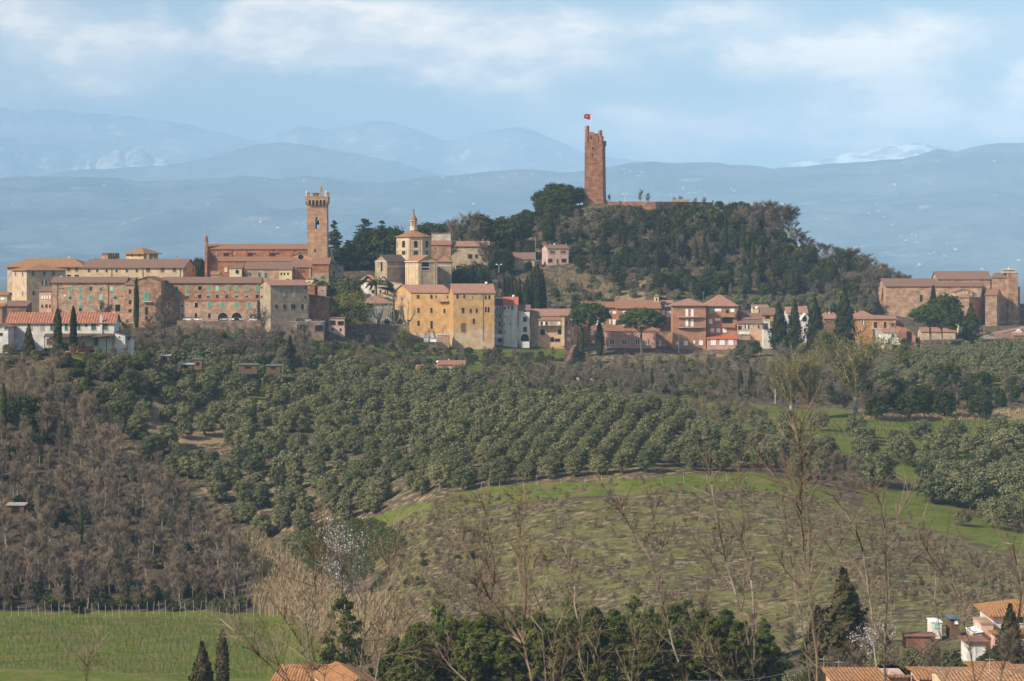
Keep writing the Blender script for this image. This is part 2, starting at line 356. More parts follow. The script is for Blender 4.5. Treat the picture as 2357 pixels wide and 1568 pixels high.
# ---------------------------------------------------------------- buildings
class Bld:
    def __init__(s, name, label, cat, A, B, eave, base, wall, right=None, left=None, depth=10., group=None, eaveat=None, skirt=5., root=None, wname='wall'):
        g = lambda q: Vector(((q[0]-CX)/F*q[1], q[1], 0))
        P0, P1 = g(A), g(B); d = (P1-P0)
        n = Vector((-d.y, d.x, 0)).normalized()
        if n.y < 0: n = -n
        if right: P2 = g(right); P3 = P0+P2-P1
        elif left: P3 = g(left); P2 = P1+P3-P0
        else: P2 = P1+n*depth; P3 = P0+n*depth
        s.P = [P0,P1,P2,P3]; s.ze = Z(eave, eaveat or A[1]); s.zb = Z(base, A[1])-skirt
        s.zr = s.ze; s.wall = wall
        FOOT.append(([tuple(p[:2]) for p in s.P], (min(p.x for p in s.P),max(p.x for p in s.P),min(p.y for p in s.P),max(p.y for p in s.P))))
        c = sum(s.P, Vector((0,0,0)))/4; c.z = Z(base, A[1])
        s.root = root or thing(name, label, cat, c, group); s.loc = Vector(s.root.location)
        s.ex = []; s.wname = wname; s.par = s.root
    def roof(s, kind, ridge, mat, oh=.6, t=.22, side=None, name='roof'):
        P = s.P; ze = s.ze
        u = (P[1]-P[0]); w = (P[3]-P[0]); lu, lw = u.length, w.length; u = u/lu; w = w/lw
        mid = (P[0]+P[2])/2; zr = Z(ridge, mid.y) if ridge is not None else ze; s.zr = zr; s.kind = kind
        g = lambda a, b, z: (P[0].x+u.x*a+w.x*b, P[0].y+u.y*a+w.y*b, z)
        h = zr-ze; b = MB(); e = .04
        if kind == 'gu':
            k = h/(lw/2); zo = ze-k*oh
            b.slab([[g(-oh,-oh,zo+e),g(lu+oh,-oh,zo+e),g(lu+oh,lw/2,zr+e),g(-oh,lw/2,zr+e)],[g(-oh,lw/2,zr+e),g(lu+oh,lw/2,zr+e),g(lu+oh,lw+oh,zo+e),g(-oh,lw+oh,zo+e)]], t)
            s.ex += [[g(lu,0,ze),g(lu,lw,ze),g(lu,lw/2,zr-.02)],[g(0,lw,ze),g(0,0,ze),g(0,lw/2,zr-.02)]]
        elif kind == 'gw':
            k = h/(lu/2); zo = ze-k*oh
            b.slab([[g(-oh,-oh,zo+e),g(lu/2,-oh,zr+e),g(lu/2,lw+oh,zr+e),g(-oh,lw+oh,zo+e)],[g(lu/2,-oh,zr+e),g(lu+oh,-oh,zo+e),g(lu+oh,lw+oh,zo+e),g(lu/2,lw+oh,zr+e)]], t)
            s.ex += [[g(0,0,ze),g(lu,0,ze),g(lu/2,0,zr-.02)],[g(lu,lw,ze),g(0,lw,ze),g(lu/2,lw,zr-.02)]]
        elif kind == 'hip':
            if lu >= lw: r0, r1 = (lw/2, lw/2), (lu-lw/2, lw/2)
            else: r0, r1 = (lu/2, lu/2), (lu/2, lw-lu/2)
            k = h/(min(lu,lw)/2); zo = ze-k*oh+e; zt = zr+e
            a0,a1,a2,a3 = g(-oh,-oh,zo),g(lu+oh,-oh,zo),g(lu+oh,lw+oh,zo),g(-oh,lw+oh,zo); R0, R1 = g(*r0,zt), g(*r1,zt)
            if lu >= lw: b.slab([[a0,a1,R1,R0],[a1,a2,R1],[a2,a3,R0,R1],[a3,a0,R0]], t)
            else: b.slab([[a0,a1,R0],[a1,a2,R1,R0],[a2,a3,R1],[a3,a0,R0,R1]], t)
        elif kind == 'pyr':
            k = h/(min(lu,lw)/2); zo = ze-k*oh+e; zt = zr+e; A = g(lu/2,lw/2,zt)
            a = [g(-oh,-oh,zo),g(lu+oh,-oh,zo),g(lu+oh,lw+oh,zo),g(-oh,lw+oh,zo)]
            b.slab([[a[i],a[(i+1)%4],A] for i in range(4)], t)
        elif kind == 'shed':      # high at the back
            zr = Z(ridge, P[2].y); k = (zr-ze)/lw
            b.slab([[g(-oh,-oh,ze-k*oh+e),g(lu+oh,-oh,ze-k*oh+e),g(lu+oh,lw+oh*.3,zr+e),g(-oh,lw+oh*.3,zr+e)]], t)
            s.ex += [[g(lu,0,ze),g(lu,lw,ze),g(lu,lw,zr-.02)],[g(0,lw,ze),g(0,0,ze),g(0,lw,zr-.02)],[g(lu,lw,ze),g(0,lw,ze),g(0,lw,zr-.02),g(lu,lw,zr-.02)]]
        elif kind == 'shedr' or kind == 'shedl':
            zr = Z(ridge, P[0].y); a, c = (ze, zr) if kind == 'shedr' else (zr, ze)    # shedr: high at the right
            b.slab([[g(-oh,-oh,a+e),g(lu+oh,-oh,c+e),g(lu+oh,lw+oh,c+e),g(-oh,lw+oh,a+e)]], t)
            if kind == 'shedr': s.ex += [[g(0,0,ze),g(lu,0,ze),g(lu,0,zr-.02)],[g(lu,lw,ze),g(0,lw,ze),g(lu,lw,zr-.02)],[g(lu,0,ze),g(lu,lw,ze),g(lu,lw,zr-.02),g(lu,0,zr-.02)]]
            else: s.ex += [[g(0,0,ze),g(lu,0,ze),g(0,0,zr-.02)],[g(lu,lw,ze),g(0,lw,ze),g(0,lw,zr-.02)],[g(0,lw,ze),g(0,0,ze),g(0,0,zr-.02),g(0,lw,zr-.02)]]
        elif kind == 'flat':
            b.slab([[g(-oh,-oh,ze+t+.01),g(lu+oh,-oh,ze+t+.01),g(lu+oh,lw+oh,ze+t+.01),g(-oh,lw+oh,ze+t+.01)]], t)
        s.rf = b.build(name, mat, s.par)
        return s
    def walls(s):
        b = MB(); P = s.P
        # orientation: make faces outward
        for i in range(4):
            j = (i+1)%4; b.poly([(P[i].x,P[i].y,s.zb),(P[j].x,P[j].y,s.zb),(P[j].x,P[j].y,s.ze),(P[i].x,P[i].y,s.ze)])
        b.poly([(p.x,p.y,s.ze-.3) for p in P])
        for q in s.ex: b.poly(q)
        s.wo = b.build(s.wname, s.wall, s.par); return s
    def face(s, i):
        P = s.P; a, b = (P[i], P[(i+1)%4]); d = (b-a).normalized()
        n = Vector((d.y,-d.x,0)); c = sum(P, Vector((0,0,0)))/4
        if (a-c).dot(n) < 0: n = -n
        return a, d, n
    def uv(s, i, vx, vy):
        a, d, n = s.face(i); t = (vx-CX)/F; u = (t*a.y-a.x)/(d.x-t*d.y); y = a.y+u*d.y
        return u, (HY-vy)/F*y, y
    def win(s, i, c, items, frame='stone', dw=28, dh=45, kind='d', fw=.13):
        a, d, n = s.face(i)
        for it in items:
            x, y = it[0], it[1]; w = it[2] if len(it) > 2 and it[2] else dw; h = it[3] if len(it) > 3 and it[3] else dh; k = it[4] if len(it) > 4 else kind
            k2 = CR[c][2]
            u0, z, yy = s.uv(i, CXx(c, x-w/2), CYy(c, y)); u1, _, _ = s.uv(i, CXx(c, x+w/2), CYy(c, y))
            if u0 > u1: u0, u1 = u1, u0
            hh = h/k2/F*yy; z0, z1 = z-hh/2, z+hh/2
            window(s.par, (a,d,n), u0, u1, z0, z1, k, frame, fw)
        return s
    def band(s, i, vy0, vy1, mat, pr=.12, name='cornice', u0=None, u1=None):
        a, d, n = s.face(i); L = (s.P[(i+1)%4]-s.P[i]).length
        y = a.y; b = MB(); b.box((a,d,n), u0 if u0 is not None else -pr, u1 if u1 is not None else L+pr, .003, pr, Z(vy1,y), Z(vy0,y)); b.build(name, mat, s.par); return s
    def chimney(s, c, lst, mat='brick', D=None):
        for (x, y0, y1, w) in lst:
            D_ = D or ((s.P[0]+s.P[2])/2).y
            p = W(*C(c, x, y1), D_); ww = w/CR[c][2]/F*D_; h = (y1-y0)/CR[c][2]/F*D_
            b = MB(); fr = (p, Vector((1,0,0)), Vector((0,1,0)))
            b.box(fr, -ww/2, ww/2, -ww/2, ww/2, p.z-1.5, p.z+h-.3); b.box(fr, -ww/2-.12, ww/2+.12, -ww/2-.12, ww/2+.12, p.z+h-.3, p.z+h-.12)
            b.box(fr, -ww/2+.1, ww/2-.1, -ww/2+.1, ww/2-.1, p.z+h-.12, p.z+h)
            b.build('chimney', mat, s.rf if hasattr(s,'rf') else s.par)
        return s
def arch_ring(u0, u1, z0, z1, n=8):
    r = (u1-u0)/2; zc = max(z0, z1-r); pts = [(u0,z0),(u1,z0)]
    for k in range(n+1):
        a = math.pi*k/n; pts.append(((u0+u1)/2+r*math.cos(a), zc+(z1-zc)*math.sin(a)))
    return pts
def window(par, fr, u0, u1, z0, z1, k='d', frame='stone', fw=.13):
    a, d, n = fr; P = lambda u,w,z: (a.x+d.x*u+n.x*w, a.y+d.y*u+n.y*w, z)
    if k in 'ao':
        if k == 'a': ring = arch_ring(u0,u1,z0,z1); big = arch_ring(u0-fw,u1+fw,z0,z1+fw)
        else:
            uc, zc, r = (u0+u1)/2, (z0+z1)/2, (u1-u0)/2
            ring = [(uc+r*math.cos(t*math.pi/8), zc+(z1-z0)/2*math.sin(t*math.pi/8)) for t in range(16)]
            big = [(uc+(r+fw)*math.cos(t*math.pi/8), zc+((z1-z0)/2+fw)*math.sin(t*math.pi/8)) for t in range(16)]
        b = MB()
        for i in range(len(ring)):
            j = (i+1)%len(ring)
            b.poly([P(ring[i][0],.10,ring[i][1]),P(ring[j][0],.10,ring[j][1]),P(big[j][0],.10,big[j][1]),P(big[i][0],.10,big[i][1])])
            b.poly([P(big[i][0],.0,big[i][1]),P(big[j][0],.0,big[j][1]),P(big[j][0],.10,big[j][1]),P(big[i][0],.10,big[i][1])])
        w = b.build('window', frame, par); b = MB(); b.poly([P(u,.02,z) for u,z in ring]); b.build('pane','void',w); return w
    b = MB(); box = lambda bb,x0,x1,y0,y1,q0,q1: bb.box((a,d,n),x0,x1,q0,q1,y0,y1)
    f = min(fw, (u1-u0)*.3)
    if k == 'k': f *= .4
    box(b,u0-f,u1+f,z1,z1+f,.003,.09); box(b,u0-f*1.2,u1+f*1.2,z0-f*1.2,z0,.003,.14); box(b,u0-f,u0,z0,z1,.003,.085); box(b,u1,u1+f,z0,z1,.003,.085)
    w = b.build('window', frame, par)
    def part(nm, mat, x0,x1,y0,y1,q):
        bb = MB(); box(bb,x0+.01,x1-.01,y0+.01,y1-.01,.003,q); return bb.build(nm, mat, w)
    if k in 'dk': part('pane','dark',u0,u1,z0,z1,.03)
    elif k == 'v': part('pane','void',u0,u1,z0,z1,.03)
    elif k in 'gGlwWtx':
        part('shutter', {'g':'green','G':'dgreen','l':'lgreen','w':'wht','W':'offwhite','t':'wood','x':'greyp'}[k], u0,u1,z0,z1,.075)
    elif k == 'h': part('pane','dark',u0,u1,z0,z0+(z1-z0)*.52,.03); part('shutter','green',u0,u1,z0+(z1-z0)*.52,z1,.12)
    elif k == 'b':
        q = (u1-u0)/3; part('shutter','greyp',u0,u0+q,z0,z1,.08); part('pane','dark',u0+q,u1-q,z0,z1,.03); part('shutter','greyp',u1-q,u1,z0,z1,.08)
    elif k == 'B':
        q = (u1-u0)/3; part('pane','dark',u0,u0+q,z0,z1,.03); part('blind','wht',u0+q,u1-q,z0,z1,.05); part('pane','dark',u1-q,u1,z0,z1,.03)
    elif k == 'y':
        q = (u1-u0)/2; part('pane','dark',u0,u0+q-.08,z0,z1,.03); part('pane','dark',u0+q+.08,u1,z0,z1,.03)
        bb = MB(); box(bb,u0+q-.08,u0+q+.08,z0,z1,.003,.09); bb.build('mullion','wht',w)
    return w
FX = (Vector((0,0,0)), Vector((1,0,0)), Vector((0,1,0)))
def pbox(b, c, x0, x1, y0, y1, D, dep, mi=0, zb=None):
    """box whose front spans a surveyed rectangle at distance D"""
    A = W(*C(c,x0,y0), D); B = W(*C(c,x1,y1), D)
    b.box(FX, A.x, B.x, D, D+dep, B.z if zb is None else zb, A.z, mi)
HAZE,SKYS,CLOUD,SUN,EXPO = 6.7e-5,.105,1.55,5.0,0.4
# ================================================================= THE TOWN
def hx(c, x): return CXx(c, x)
def pt(c, x, D): return (CXx(c, x), D)
def yy(c, y): return CYy(c, y)
# ---- white farmhouse with the long ridged roof (left)
b = Bld('farmhouse','long white farmhouse with ridged red tile roof behind the cypresses','farmhouse',pt(1,80,790),pt(1,1328,790),yy(1,1015),yy(1,1375),'white',depth=10)
b.roof('gu',yy(1,905),'r_rows',.7).walls()
b.win(0,1,[(492,1075,42,76,'x'),(600,1078,30,74,'G'),(770,1075,32,70,'G'),(918,1072,30,78,'G'),(1002,1055,26,26,'k'),(1088,1070,55,78,'G'),(1225,1070,55,78,'G'),(360,1080,30,60,'x')],'stone')
b.chimney(1,[(1328,900,950,20)],'white')
m = MB(); pbox(m,1,1160,1188,935,1165,789.6,.36); m.build('flue','offwhite',b.root)
m = MB(); A = W(*C(1,515,1168),788); B = W(*C(1,1322,1168),788); yb=790
m.slab([[(A.x,786.4,A.z-.5),(B.x,786.4,B.z-.5),(B.x,789.97,B.z+.45),(A.x,789.97,A.z+.45)]],.2); m.build('porch_roof','r_dark',b.root)
for x in (520,680,800,955,1080,1238,1312):
    m = MB(); pbox(m,1,x-5,x+5,1178,1372,786.8,.3); m.build('porch_post','wood',b.root)
m = MB(); pbox(m,1,800,1078,1300,1372,786.3,.4); m.build('garden_wall','brickr',b.root)
b.win(0,1,[(570,1245,55,75,'t'),(830,1262,55,90,'v'),(1120,1240,45,110,'G')],'stone')
b = Bld('farm_annex','low white lean-to with dark sloping roof at the right end of the farmhouse','house',pt(1,1334,789),pt(1,1455,789),yy(1,1165),yy(1,1370),'white',depth=8)
b.P[1] = b.P[1]; b.roof('shedl',yy(1,1128),'r_dark',.4).walls().win(0,1,[(1388,1192,14,20,'k')])
b = Bld('farm_outbuilding','small white outbuilding with timber eaves right of the farmhouse lean-to','outbuilding',pt(1,1462,791),pt(1,1528,791),yy(1,1200),yy(1,1372),'white',depth=6)
b.roof('shedl',yy(1,1180),'r_dark',.6).walls().win(0,1,[(1497,1215,30,30,'G')])
b = Bld('white_house','small white gabled house at the left edge beside the farmhouse','house',pt(1,-80,780),pt(1,95,780),yy(1,1065),yy(1,1240),'white',depth=9)
b.roof('gw',yy(1,1030),'r_red',.8).walls().win(0,1,[(15,1160,32,36,'k'),(70,1090,40,30,'G')])
b = Bld('brick_hut','low brick hut with orange roof left of the long convent','hut',pt(1,-60,900),pt(1,25,900),yy(1,835),yy(1,1010),'brick',depth=9)
b.roof('shed',yy(1,800),'r_orange',.4).walls()
b = Bld('brick_storehouse','brown brick storehouse with sagging roof behind the farmhouse roof','storehouse',pt(1,32,960),pt(1,300,960),yy(1,828),yy(1,930),'brickd',depth=12)
b.roof('shed',yy(1,768),'r_brown',.5).walls()
b = Bld('small_house','small cream house with orange roof at the far left of town','house',pt(1,-60,1060),pt(1,82,1060),yy(1,700),yy(1,770),'cream',depth=9)
b.roof('gu',yy(1,668),'r_orange',.5).walls().win(0,1,[(30,745,40,28,'w')]).chimney(1,[(88,690,760,30)])
# ---- palace group, top left
b = Bld('palace','big ochre palace wing with a broad hipped roof at the far left','palace',pt(1,84,1150),pt(1,975,1142),yy(1,362),yy(1,790),'cream2',depth=16)
b.roof('hip',yy(1,278),'r_orange',1.3).walls().win(0,1,[(800,405,40,52,'t'),(893,405,40,52,'t'),(800,478,50,22,'k'),(893,478,50,22,'k'),(122,525,20,60,'W'),(122,685,20,50,'W')],'stone')
b.chimney(1,[(805,252,275,18)],'white').chimney(1,[(688,274,292,24)])
b = Bld('palace_wing','cream corner block with three rows of windows in front of the hipped palace','palace',pt(1,310,1104),pt(1,765,1113),yy(1,408),yy(1,800),'cream2',left=pt(1,140,1122))
b.roof('hip',yy(1,340),'r_orange',1.0).walls()
b.win(3,1,[(180,455,28,50,'b'),(265,455,32,50,'b'),(183,563,18,50,'x'),(265,557,18,50,'x'),(182,685,18,45,'x'),(265,685,24,50,'b')],'stone')
b.win(0,1,[(385,452,60,50,'b'),(513,452,60,50,'b'),(622,452,30,48,'k'),(382,560,28,55,'x'),(515,560,58,52,'B'),(388,680,28,48,'k'),(590,560,24,40,'k')],'stone')
b = Bld('long_palace','long cream palace with low brown roof and a row of small windows','palace',pt(1,975,1122),pt(1,2128,1122),yy(1,375),yy(1,560),'cream',right=pt(1,2272,1137))
b.roof('gu',yy(1,285),'r_brown',.8).walls()
b.win(0,1,[(x,420,22,34,'k') for x in (1035,1130,1238,1355,1475,1590)]+[(1722,410,45,50,'t'),(1890,410,45,50,'t'),(2028,410,42,50,'t')],'stone')
b.win(1,1,[(2155,410,12,40,'k'),(2248,415,14,40,'k')],'stone')
b.chimney(1,[(1375,280,330,30),(1722,228,315,24),(2053,250,285,22),(1785,265,285,16)],'brick2')
m = MB()
for x in (1298,1660,2095): pbox(m,1,x-3,x+3,385,490,1121.8,.17)
m.build('downpipe','wood',b.root)
b = Bld('crenellated_tower','short brick tower with battlements on the long palace roof','tower',pt(1,1255,1150),pt(1,1388,1156),yy(1,250),yy(1,330),'brick',left=pt(1,1182,1158),skirt=3)
b.roof('flat',None,'brick',.1).walls()
m = MB()
for f in (0,1,2,3):
    a,d,n = b.face(f); L = (b.P[(f+1)%4]-b.P[f]).length; k = max(3,int(L/1.25))
    for i in range(k): m.box((a,d,n), L*(i+.2)/k, L*(i+.75)/k, -.4,.05, b.ze+.24, b.ze+1.45)
m.build('merlons','brickd',b.root)
b = Bld('low_parapet','low stepped brick parapet left of the crenellated tower','parapet',pt(1,1105,1158),pt(1,1178,1158),yy(1,285),yy(1,330),'brick',depth=3,skirt=2)
b.roof('flat',None,'brick',.05).walls().chimney(1,[(1112,268,300,20)])
b = Bld('roof_tower','square cream roof tower with wide pyramid roof and two windows','tower',pt(1,1672,1146),pt(1,1838,1153),yy(1,205),yy(1,330),'cream2',left=pt(1,1466,1152))
b.roof('pyr',yy(1,148),'r_orange',1.4).walls().win(3,1,[(1538,238,20,36,'k'),(1622,238,20,36,'k')],'stone')
b.win(0,1,[(1760,245,16,30,'x')])
m = MB(); p = W(*C(1,1665,150),1150); m.tube([p,p+Vector((0,0,6.5))],.07,4); m.build('antenna','grey',b.root)
# ---- convent (front row)
b = Bld('cream_outhouse','low cream house with small windows left of the green shuttered convent','house',pt(1,455,1045),pt(1,600,1045),yy(1,655),yy(1,905),'peach',depth=9)
b.roof('shed',yy(1,605),'r_brown',.4).walls().win(0,1,[(490,730,18,40,'w'),(520,730,18,40,'w'),(548,728,16,36,'w'),(580,728,16,40,'w'),(490,832,22,36,'k'),(540,832,26,40,'k'),(580,832,20,40,'k')],'stone')
b = Bld('convent','long rose brick convent wing with rows of green shutters, left part','convent',pt(1,608,1040),pt(1,1450,1040),yy(1,550),yy(1,930),'brick2',depth=13)
b.roof('gu',yy(1,492),'r_brown',.8).walls()
b.win(0,1,[(817,632,30,50,'g'),(935,630,32,52,'g'),(1055,628,28,50,'k'),(1173,628,26,46,'h'),(1300,628,30,44,'l'),(1435,622,24,36,'g'),(817,727,30,48,'h'),(936,732,34,58,'g'),(1052,730,36,50,'g'),(1177,727,34,54,'l'),(1340,725,36,48,'h'),
 (760,830,16,40,'x'),(935,855,34,78,'h'),(1056,832,30,34,'g'),(1175,850,30,60,'k'),(1300,832,28,40,'x'),(697,628,14,20,'k'),(755,710,22,16,'w'),(733,625,22,12,'k'),(685,735,14,28,'x'),(1420,715,18,18,'k'),(1425,830,16,24,'x')],'stone')
b.win(0,1,[(1370,855,62,84,'v')],'stone').band(0,yy(1,552),yy(1,562),'brickd',.1)
b.chimney(1,[(713,480,520,26),(683,492,515,12)],'offwhite')
m = MB()
for x in (668,1258): pbox(m,1,x-3,x+3,562,900,1039.8,.17)
m.build('downpipe','wood',b.root)
b = Bld('convent_link','narrow brick house with brown roof between convent wings, left of the tall cypress','house',pt(1,1452,1036),pt(1,1552,1036),yy(1,583),yy(1,930),'brick2',depth=14)
b.roof('shed',yy(1,500),'r_brown',.35).walls().win(0,1,[(1512,663,34,52,'k'),(1512,785,34,52,'k'),(1512,885,40,40,'k'),(1470,760,10,20,'k')],'stone')
b = Bld('gabled_block','gabled brown brick block with one tall green shutter, projecting from the convent','house',pt(1,1554,1026),pt(1,1872,1026),yy(1,535),yy(1,1010),'brick',depth=22)
b.roof('gw',yy(1,484),'r_brown',.4).walls().win(0,1,[(1703,725,50,112,'g'),(1703,888,38,92,'k'),(1703,970,34,44,'k'),(1697,522,14,24,'k')],'stone')
m = MB(); pbox(m,1,1660,1765,776,786,1024.9,1.05); m.build('balcony','stone',b.root)
b = Bld('convent_range','long brown brick convent range with two rows of green shutters above a terrace','convent',pt(1,1874,1041),pt(2,712,1041),yy(2,990),yy(2,1330),'brick',depth=13)
b.roof('gu',yy(2,938),'r_brown',.7).walls().band(0,yy(2,991),yy(2,1000),'brickd',.1)
b.win(0,1,[(1930,625,32,46,'g'),(2055,625,30,46,'k'),(2177,625,32,48,'g'),(2325,625,32,48,'h'),(1925,712,32,36,'g'),(2060,712,32,36,'g'),(2185,717,32,40,'h'),(2325,720,32,40,'h')],'stone')
b.win(0,2,[(130,1050,28,46,'h'),(213,1050,30,46,'g'),(300,1050,28,46,'l'),(396,1050,30,46,'g'),(490,1050,30,46,'g'),(588,1050,30,46,'g'),(692,1050,30,46,'g'),
 (130,1128,28,34,'h'),(210,1128,28,34,'h'),(299,1130,28,34,'k'),(393,1130,28,34,'k'),(490,1125,30,30,'h'),(588,1125,30,30,'h'),(690,1130,32,34,'k')],'stone')
b = Bld('terrace_range','lower brick range with red terrace edge, green shutters and two dark arches','convent',pt(1,2092,1032),pt(2,690,1032),yy(2,1172),yy(2,1362),'brick2',depth=8.98)
b.roof('flat',None,'brickr',.1).walls().band(0,yy(2,1160),yy(2,1174),'terra',.18)
m = MB(); a,d,n = b.face(0); L=(b.P[1]-b.P[0]).length
m.box((a,d,n),0,L,-.05,.02,b.ze+.7,b.ze+.8)
for i in range(int(L/1.6)): m.box((a,d,n),i*1.6,i*1.6+.1,-.06,.03,b.ze+.2,b.ze+.78)
m.build('railing','terra',b.root)
b.win(0,1,[(2117,820,34,52,'h'),(2280,818,30,54,'g'),(2120,945,26,50,'k'),(2278,940,26,50,'k')],'stone')
b.win(0,2,[(90,1210,28,48,'g'),(222,1210,30,50,'g'),(352,1213,36,56,'g'),(489,1213,36,56,'g'),(615,1213,36,56,'g'),(90,1312,24,44,'k'),(222,1318,26,46,'k'),(355,1330,98,86,'a'),(490,1330,98,90,'a'),(628,1325,24,40,'k')],'stone')
b = Bld('ground_floor_wing','low shaded brick wing beside the gabled block under the convent range','convent',pt(1,1874,1034),pt(1,2089,1034),yy(1,765),yy(1,1010),'brick',depth=6.96)
b.roof('flat',None,'brickr',.05).walls().band(0,yy(1,745),yy(1,765),'terra',.16).win(0,1,[(1965,815,28,50,'k'),(1965,940,28,48,'k')],'stone')
b = Bld('corner_house','brown rendered house with rusty brick flank at the right end of the convent','house',pt(2,822,1021),pt(2,1190,1028),yy(2,1016),yy(2,1362),'stoneg',left=pt(2,716,1034))
b.roof('gu',yy(2,966),'r_pink',.7).walls()
b.win(0,2,[(955,1100,22,50,'B'),(1053,1105,26,58,'B'),(1165,1045,20,26,'k'),(1160,1137,20,30,'k'),(960,1230,34,46,'k'),(1045,1230,50,46,'k'),(1133,1230,34,50,'k'),(1165,1232,16,50,'x'),(880,1230,30,40,'k')],'stone')
b.win(3,2,[(736,1040,18,18,'k'),(736,1132,20,24,'k'),(720,1230,24,40,'x')],'stone')
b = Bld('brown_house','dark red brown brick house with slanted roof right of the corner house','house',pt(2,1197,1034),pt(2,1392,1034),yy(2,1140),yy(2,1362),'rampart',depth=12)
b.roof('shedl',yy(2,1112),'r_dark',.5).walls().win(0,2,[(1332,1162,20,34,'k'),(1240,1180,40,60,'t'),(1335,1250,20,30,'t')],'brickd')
b = Bld('narrow_house','narrow brick house standing above the dark brown house','house',pt(2,1284,1062),pt(2,1368,1062),yy(2,1022),yy(2,1140),'brick2',depth=10)
b.roof('shedr',yy(2,1016),'r_dark',.3).walls().win(0,2,[(1328,1070,18,10,'k')])
b = Bld('narrow_brick_house','low red brick house between the corner house and the narrow house','house',pt(2,1195,1066),pt(2,1255,1066),yy(2,1020),yy(2,1140),'brickr',depth=10)
b.roof('shed',yy(2,1005),'r_brown',.3).walls()
b = Bld('loggia_house','small pink and cream house with two loggia openings below the terrace','house',pt(3,128,1034),pt(3,303,1034),yy(3,1168),yy(3,1322),'rose',depth=8)
b.roof('shed',yy(3,1148),'r_pink',.4).walls().win(0,3,[(183,1218,56,46,'v'),(265,1222,60,40,'v'),(182,1285,20,26,'k'),(262,1288,20,26,'k')],'brick2')
b = Bld('car_deck','concrete parking deck on a dark undercroft below the corner house','parking deck',pt(2,950,1024),pt(2,1345,1024),yy(2,1378),yy(2,1480),'wallr',depth=9.4)
b.roof('flat',None,'greyp',.1).walls().win(0,2,[(1300,1440,80,56,'v'),(1130,1430,90,50,'v')],'wallr')
b = Bld('terrace_wall','long brown retaining wall under the parked cars of the convent','wall',pt(1,2060,1027.5),pt(2,812,1027.5),yy(2,1372),yy(2,1440),'wallr',depth=1.2,skirt=3,wname='retaining_wall')
b.roof('flat',None,'stain',.08,.12,name='coping').walls()
# ---- cathedral
b = Bld('cathedral','long red brick cathedral nave with orange tile roof beside the square bell tower','cathedral',pt(2,204,1128),pt(2,1183,1128),yy(2,660),yy(2,800),'brickr',depth=13)
b.roof('gu',yy(2,615),'r_red',.5).walls()
b.win(0,2,[(290,708,10,40,'x'),(475,708,10,40,'x'),(385,720,50,34,'k'),(622,718,50,34,'k'),(845,718,50,32,'k'),(588,682,8,14,'v'),(853,680,10,14,'v'),(1064,680,12,16,'v')],'brickr')
R = b
m = MB()
for x in (385,622,845): pbox(m,2,x-35,x+42,697,703,1127.4,.58)
for x in (438,804,1040): pbox(m,2,x-4,x+4,664,745,1127.7,.27)
m.build('window_hood','terra',R.root)
R.par = R.root
s = Bld('x','','',pt(2,190,1119),pt(2,1016,1119),yy(2,780),yy(2,950),'brickr',depth=8.97,root=R.root,wname='aisle_wall')
s.roof('shed',yy(2,738),'r_red',.4,name='aisle_roof').walls().band(0,yy(2,781),yy(2,787),'brickd',.15)
s = Bld('x','','',pt(2,176,1116),pt(2,200,1116),yy(2,700),yy(2,950),'brickr',depth=26,root=R.root,wname='facade_wall',skirt=3)
s.roof('flat',None,'terra',.1,name='facade_coping').walls()
m = MB(); pbox(m,2,181,204,590,702,1127,3); m.build('facade_gable','brickr',R.root)
p = W(*C(2,192,590),1128.5); m = MB(); m.lathe(p,[(1.1,p.z),(1.2,p.z+.3),(.8,p.z+.4),(.75,p.z+1.6),(1.0,p.z+1.7),(.1,p.z+3.2)],8); m.tube([p+Vector((0,0,3)),p+Vector((0,0,6))],.05,4); m.build('pinnacle','brickr',R.root)
s = Bld('x','','',pt(2,1022,1116.5),pt(2,1218,1116.5),yy(2,728),yy(2,800),'brick',depth=11.4,root=R.root,wname='transept_wall')
s.roof('gw',yy(2,696),'r_red',.35,name='transept_roof').walls().win(0,2,[(1118,742,56,54,'o')],'stone')
s = Bld('x','','',pt(2,1038,1110),pt(2,1226,1110),yy(2,838),yy(2,980),'brickr',depth=6.4,root=R.root,wname='chapel_wall')
s.roof('shed',yy(2,772),'r_brown',.5,name='chapel_roof').walls().win(0,2,[(1130,883,54,22,'t')],'brickd')
m = MB()
for x in (1072,1208): pbox(m,2,x-5,x+5,846,940,1109.7,.27)
m.build('pilaster','stone',R.root)
b = Bld('sacristy','brick sacristy with three green shutters below the cathedral aisle','house',pt(2,572,1108),pt(2,903,1108),yy(2,858),yy(2,990),'brick2',depth=10.9)
b.roof('shed',yy(2,788),'r_brown',.4).walls().win(0,2,[(623,912,24,40,'G'),(713,915,28,44,'G'),(776,922,28,54,'G')],'stone')
b = Bld('cream_sacristy','cream plastered house with four small windows below the cathedral transept','house',pt(2,905,1106),pt(2,1032,1106),yy(2,860),yy(2,990),'pale',depth=11)
b.roof('shed',yy(2,790),'r_brown',.4).walls().win(0,2,[(927,907,16,24,'k'),(957,907,16,24,'k'),(992,907,16,24,'k'),(990,966,36,14,'k')],'pale',fw=.05)
b = Bld('round_window_house','cream house with a big round window below the cathedral','house',pt(2,418,1106),pt(2,540,1106),yy(2,852),yy(2,960),'pale',depth=10)
b.roof('shed',yy(2,818),'r_brown',.3).walls().win(0,2,[(495,888,36,42,'o')],'stone').chimney(2,[(425,812,850,10)],'terra')
m = MB(); pbox(m,2,370,400,846,890,1118.7,.27); R and m.build('blind_window','pale',R.root)
b = Bld('garden_pavilion','tiny cream pavilion with red tile roof left of the round window house','pavilion',pt(2,240,1104),pt(2,316,1104),yy(2,910),yy(2,960),'pale',depth=5)
b.roof('gu',yy(2,880),'r_red',.5).walls()
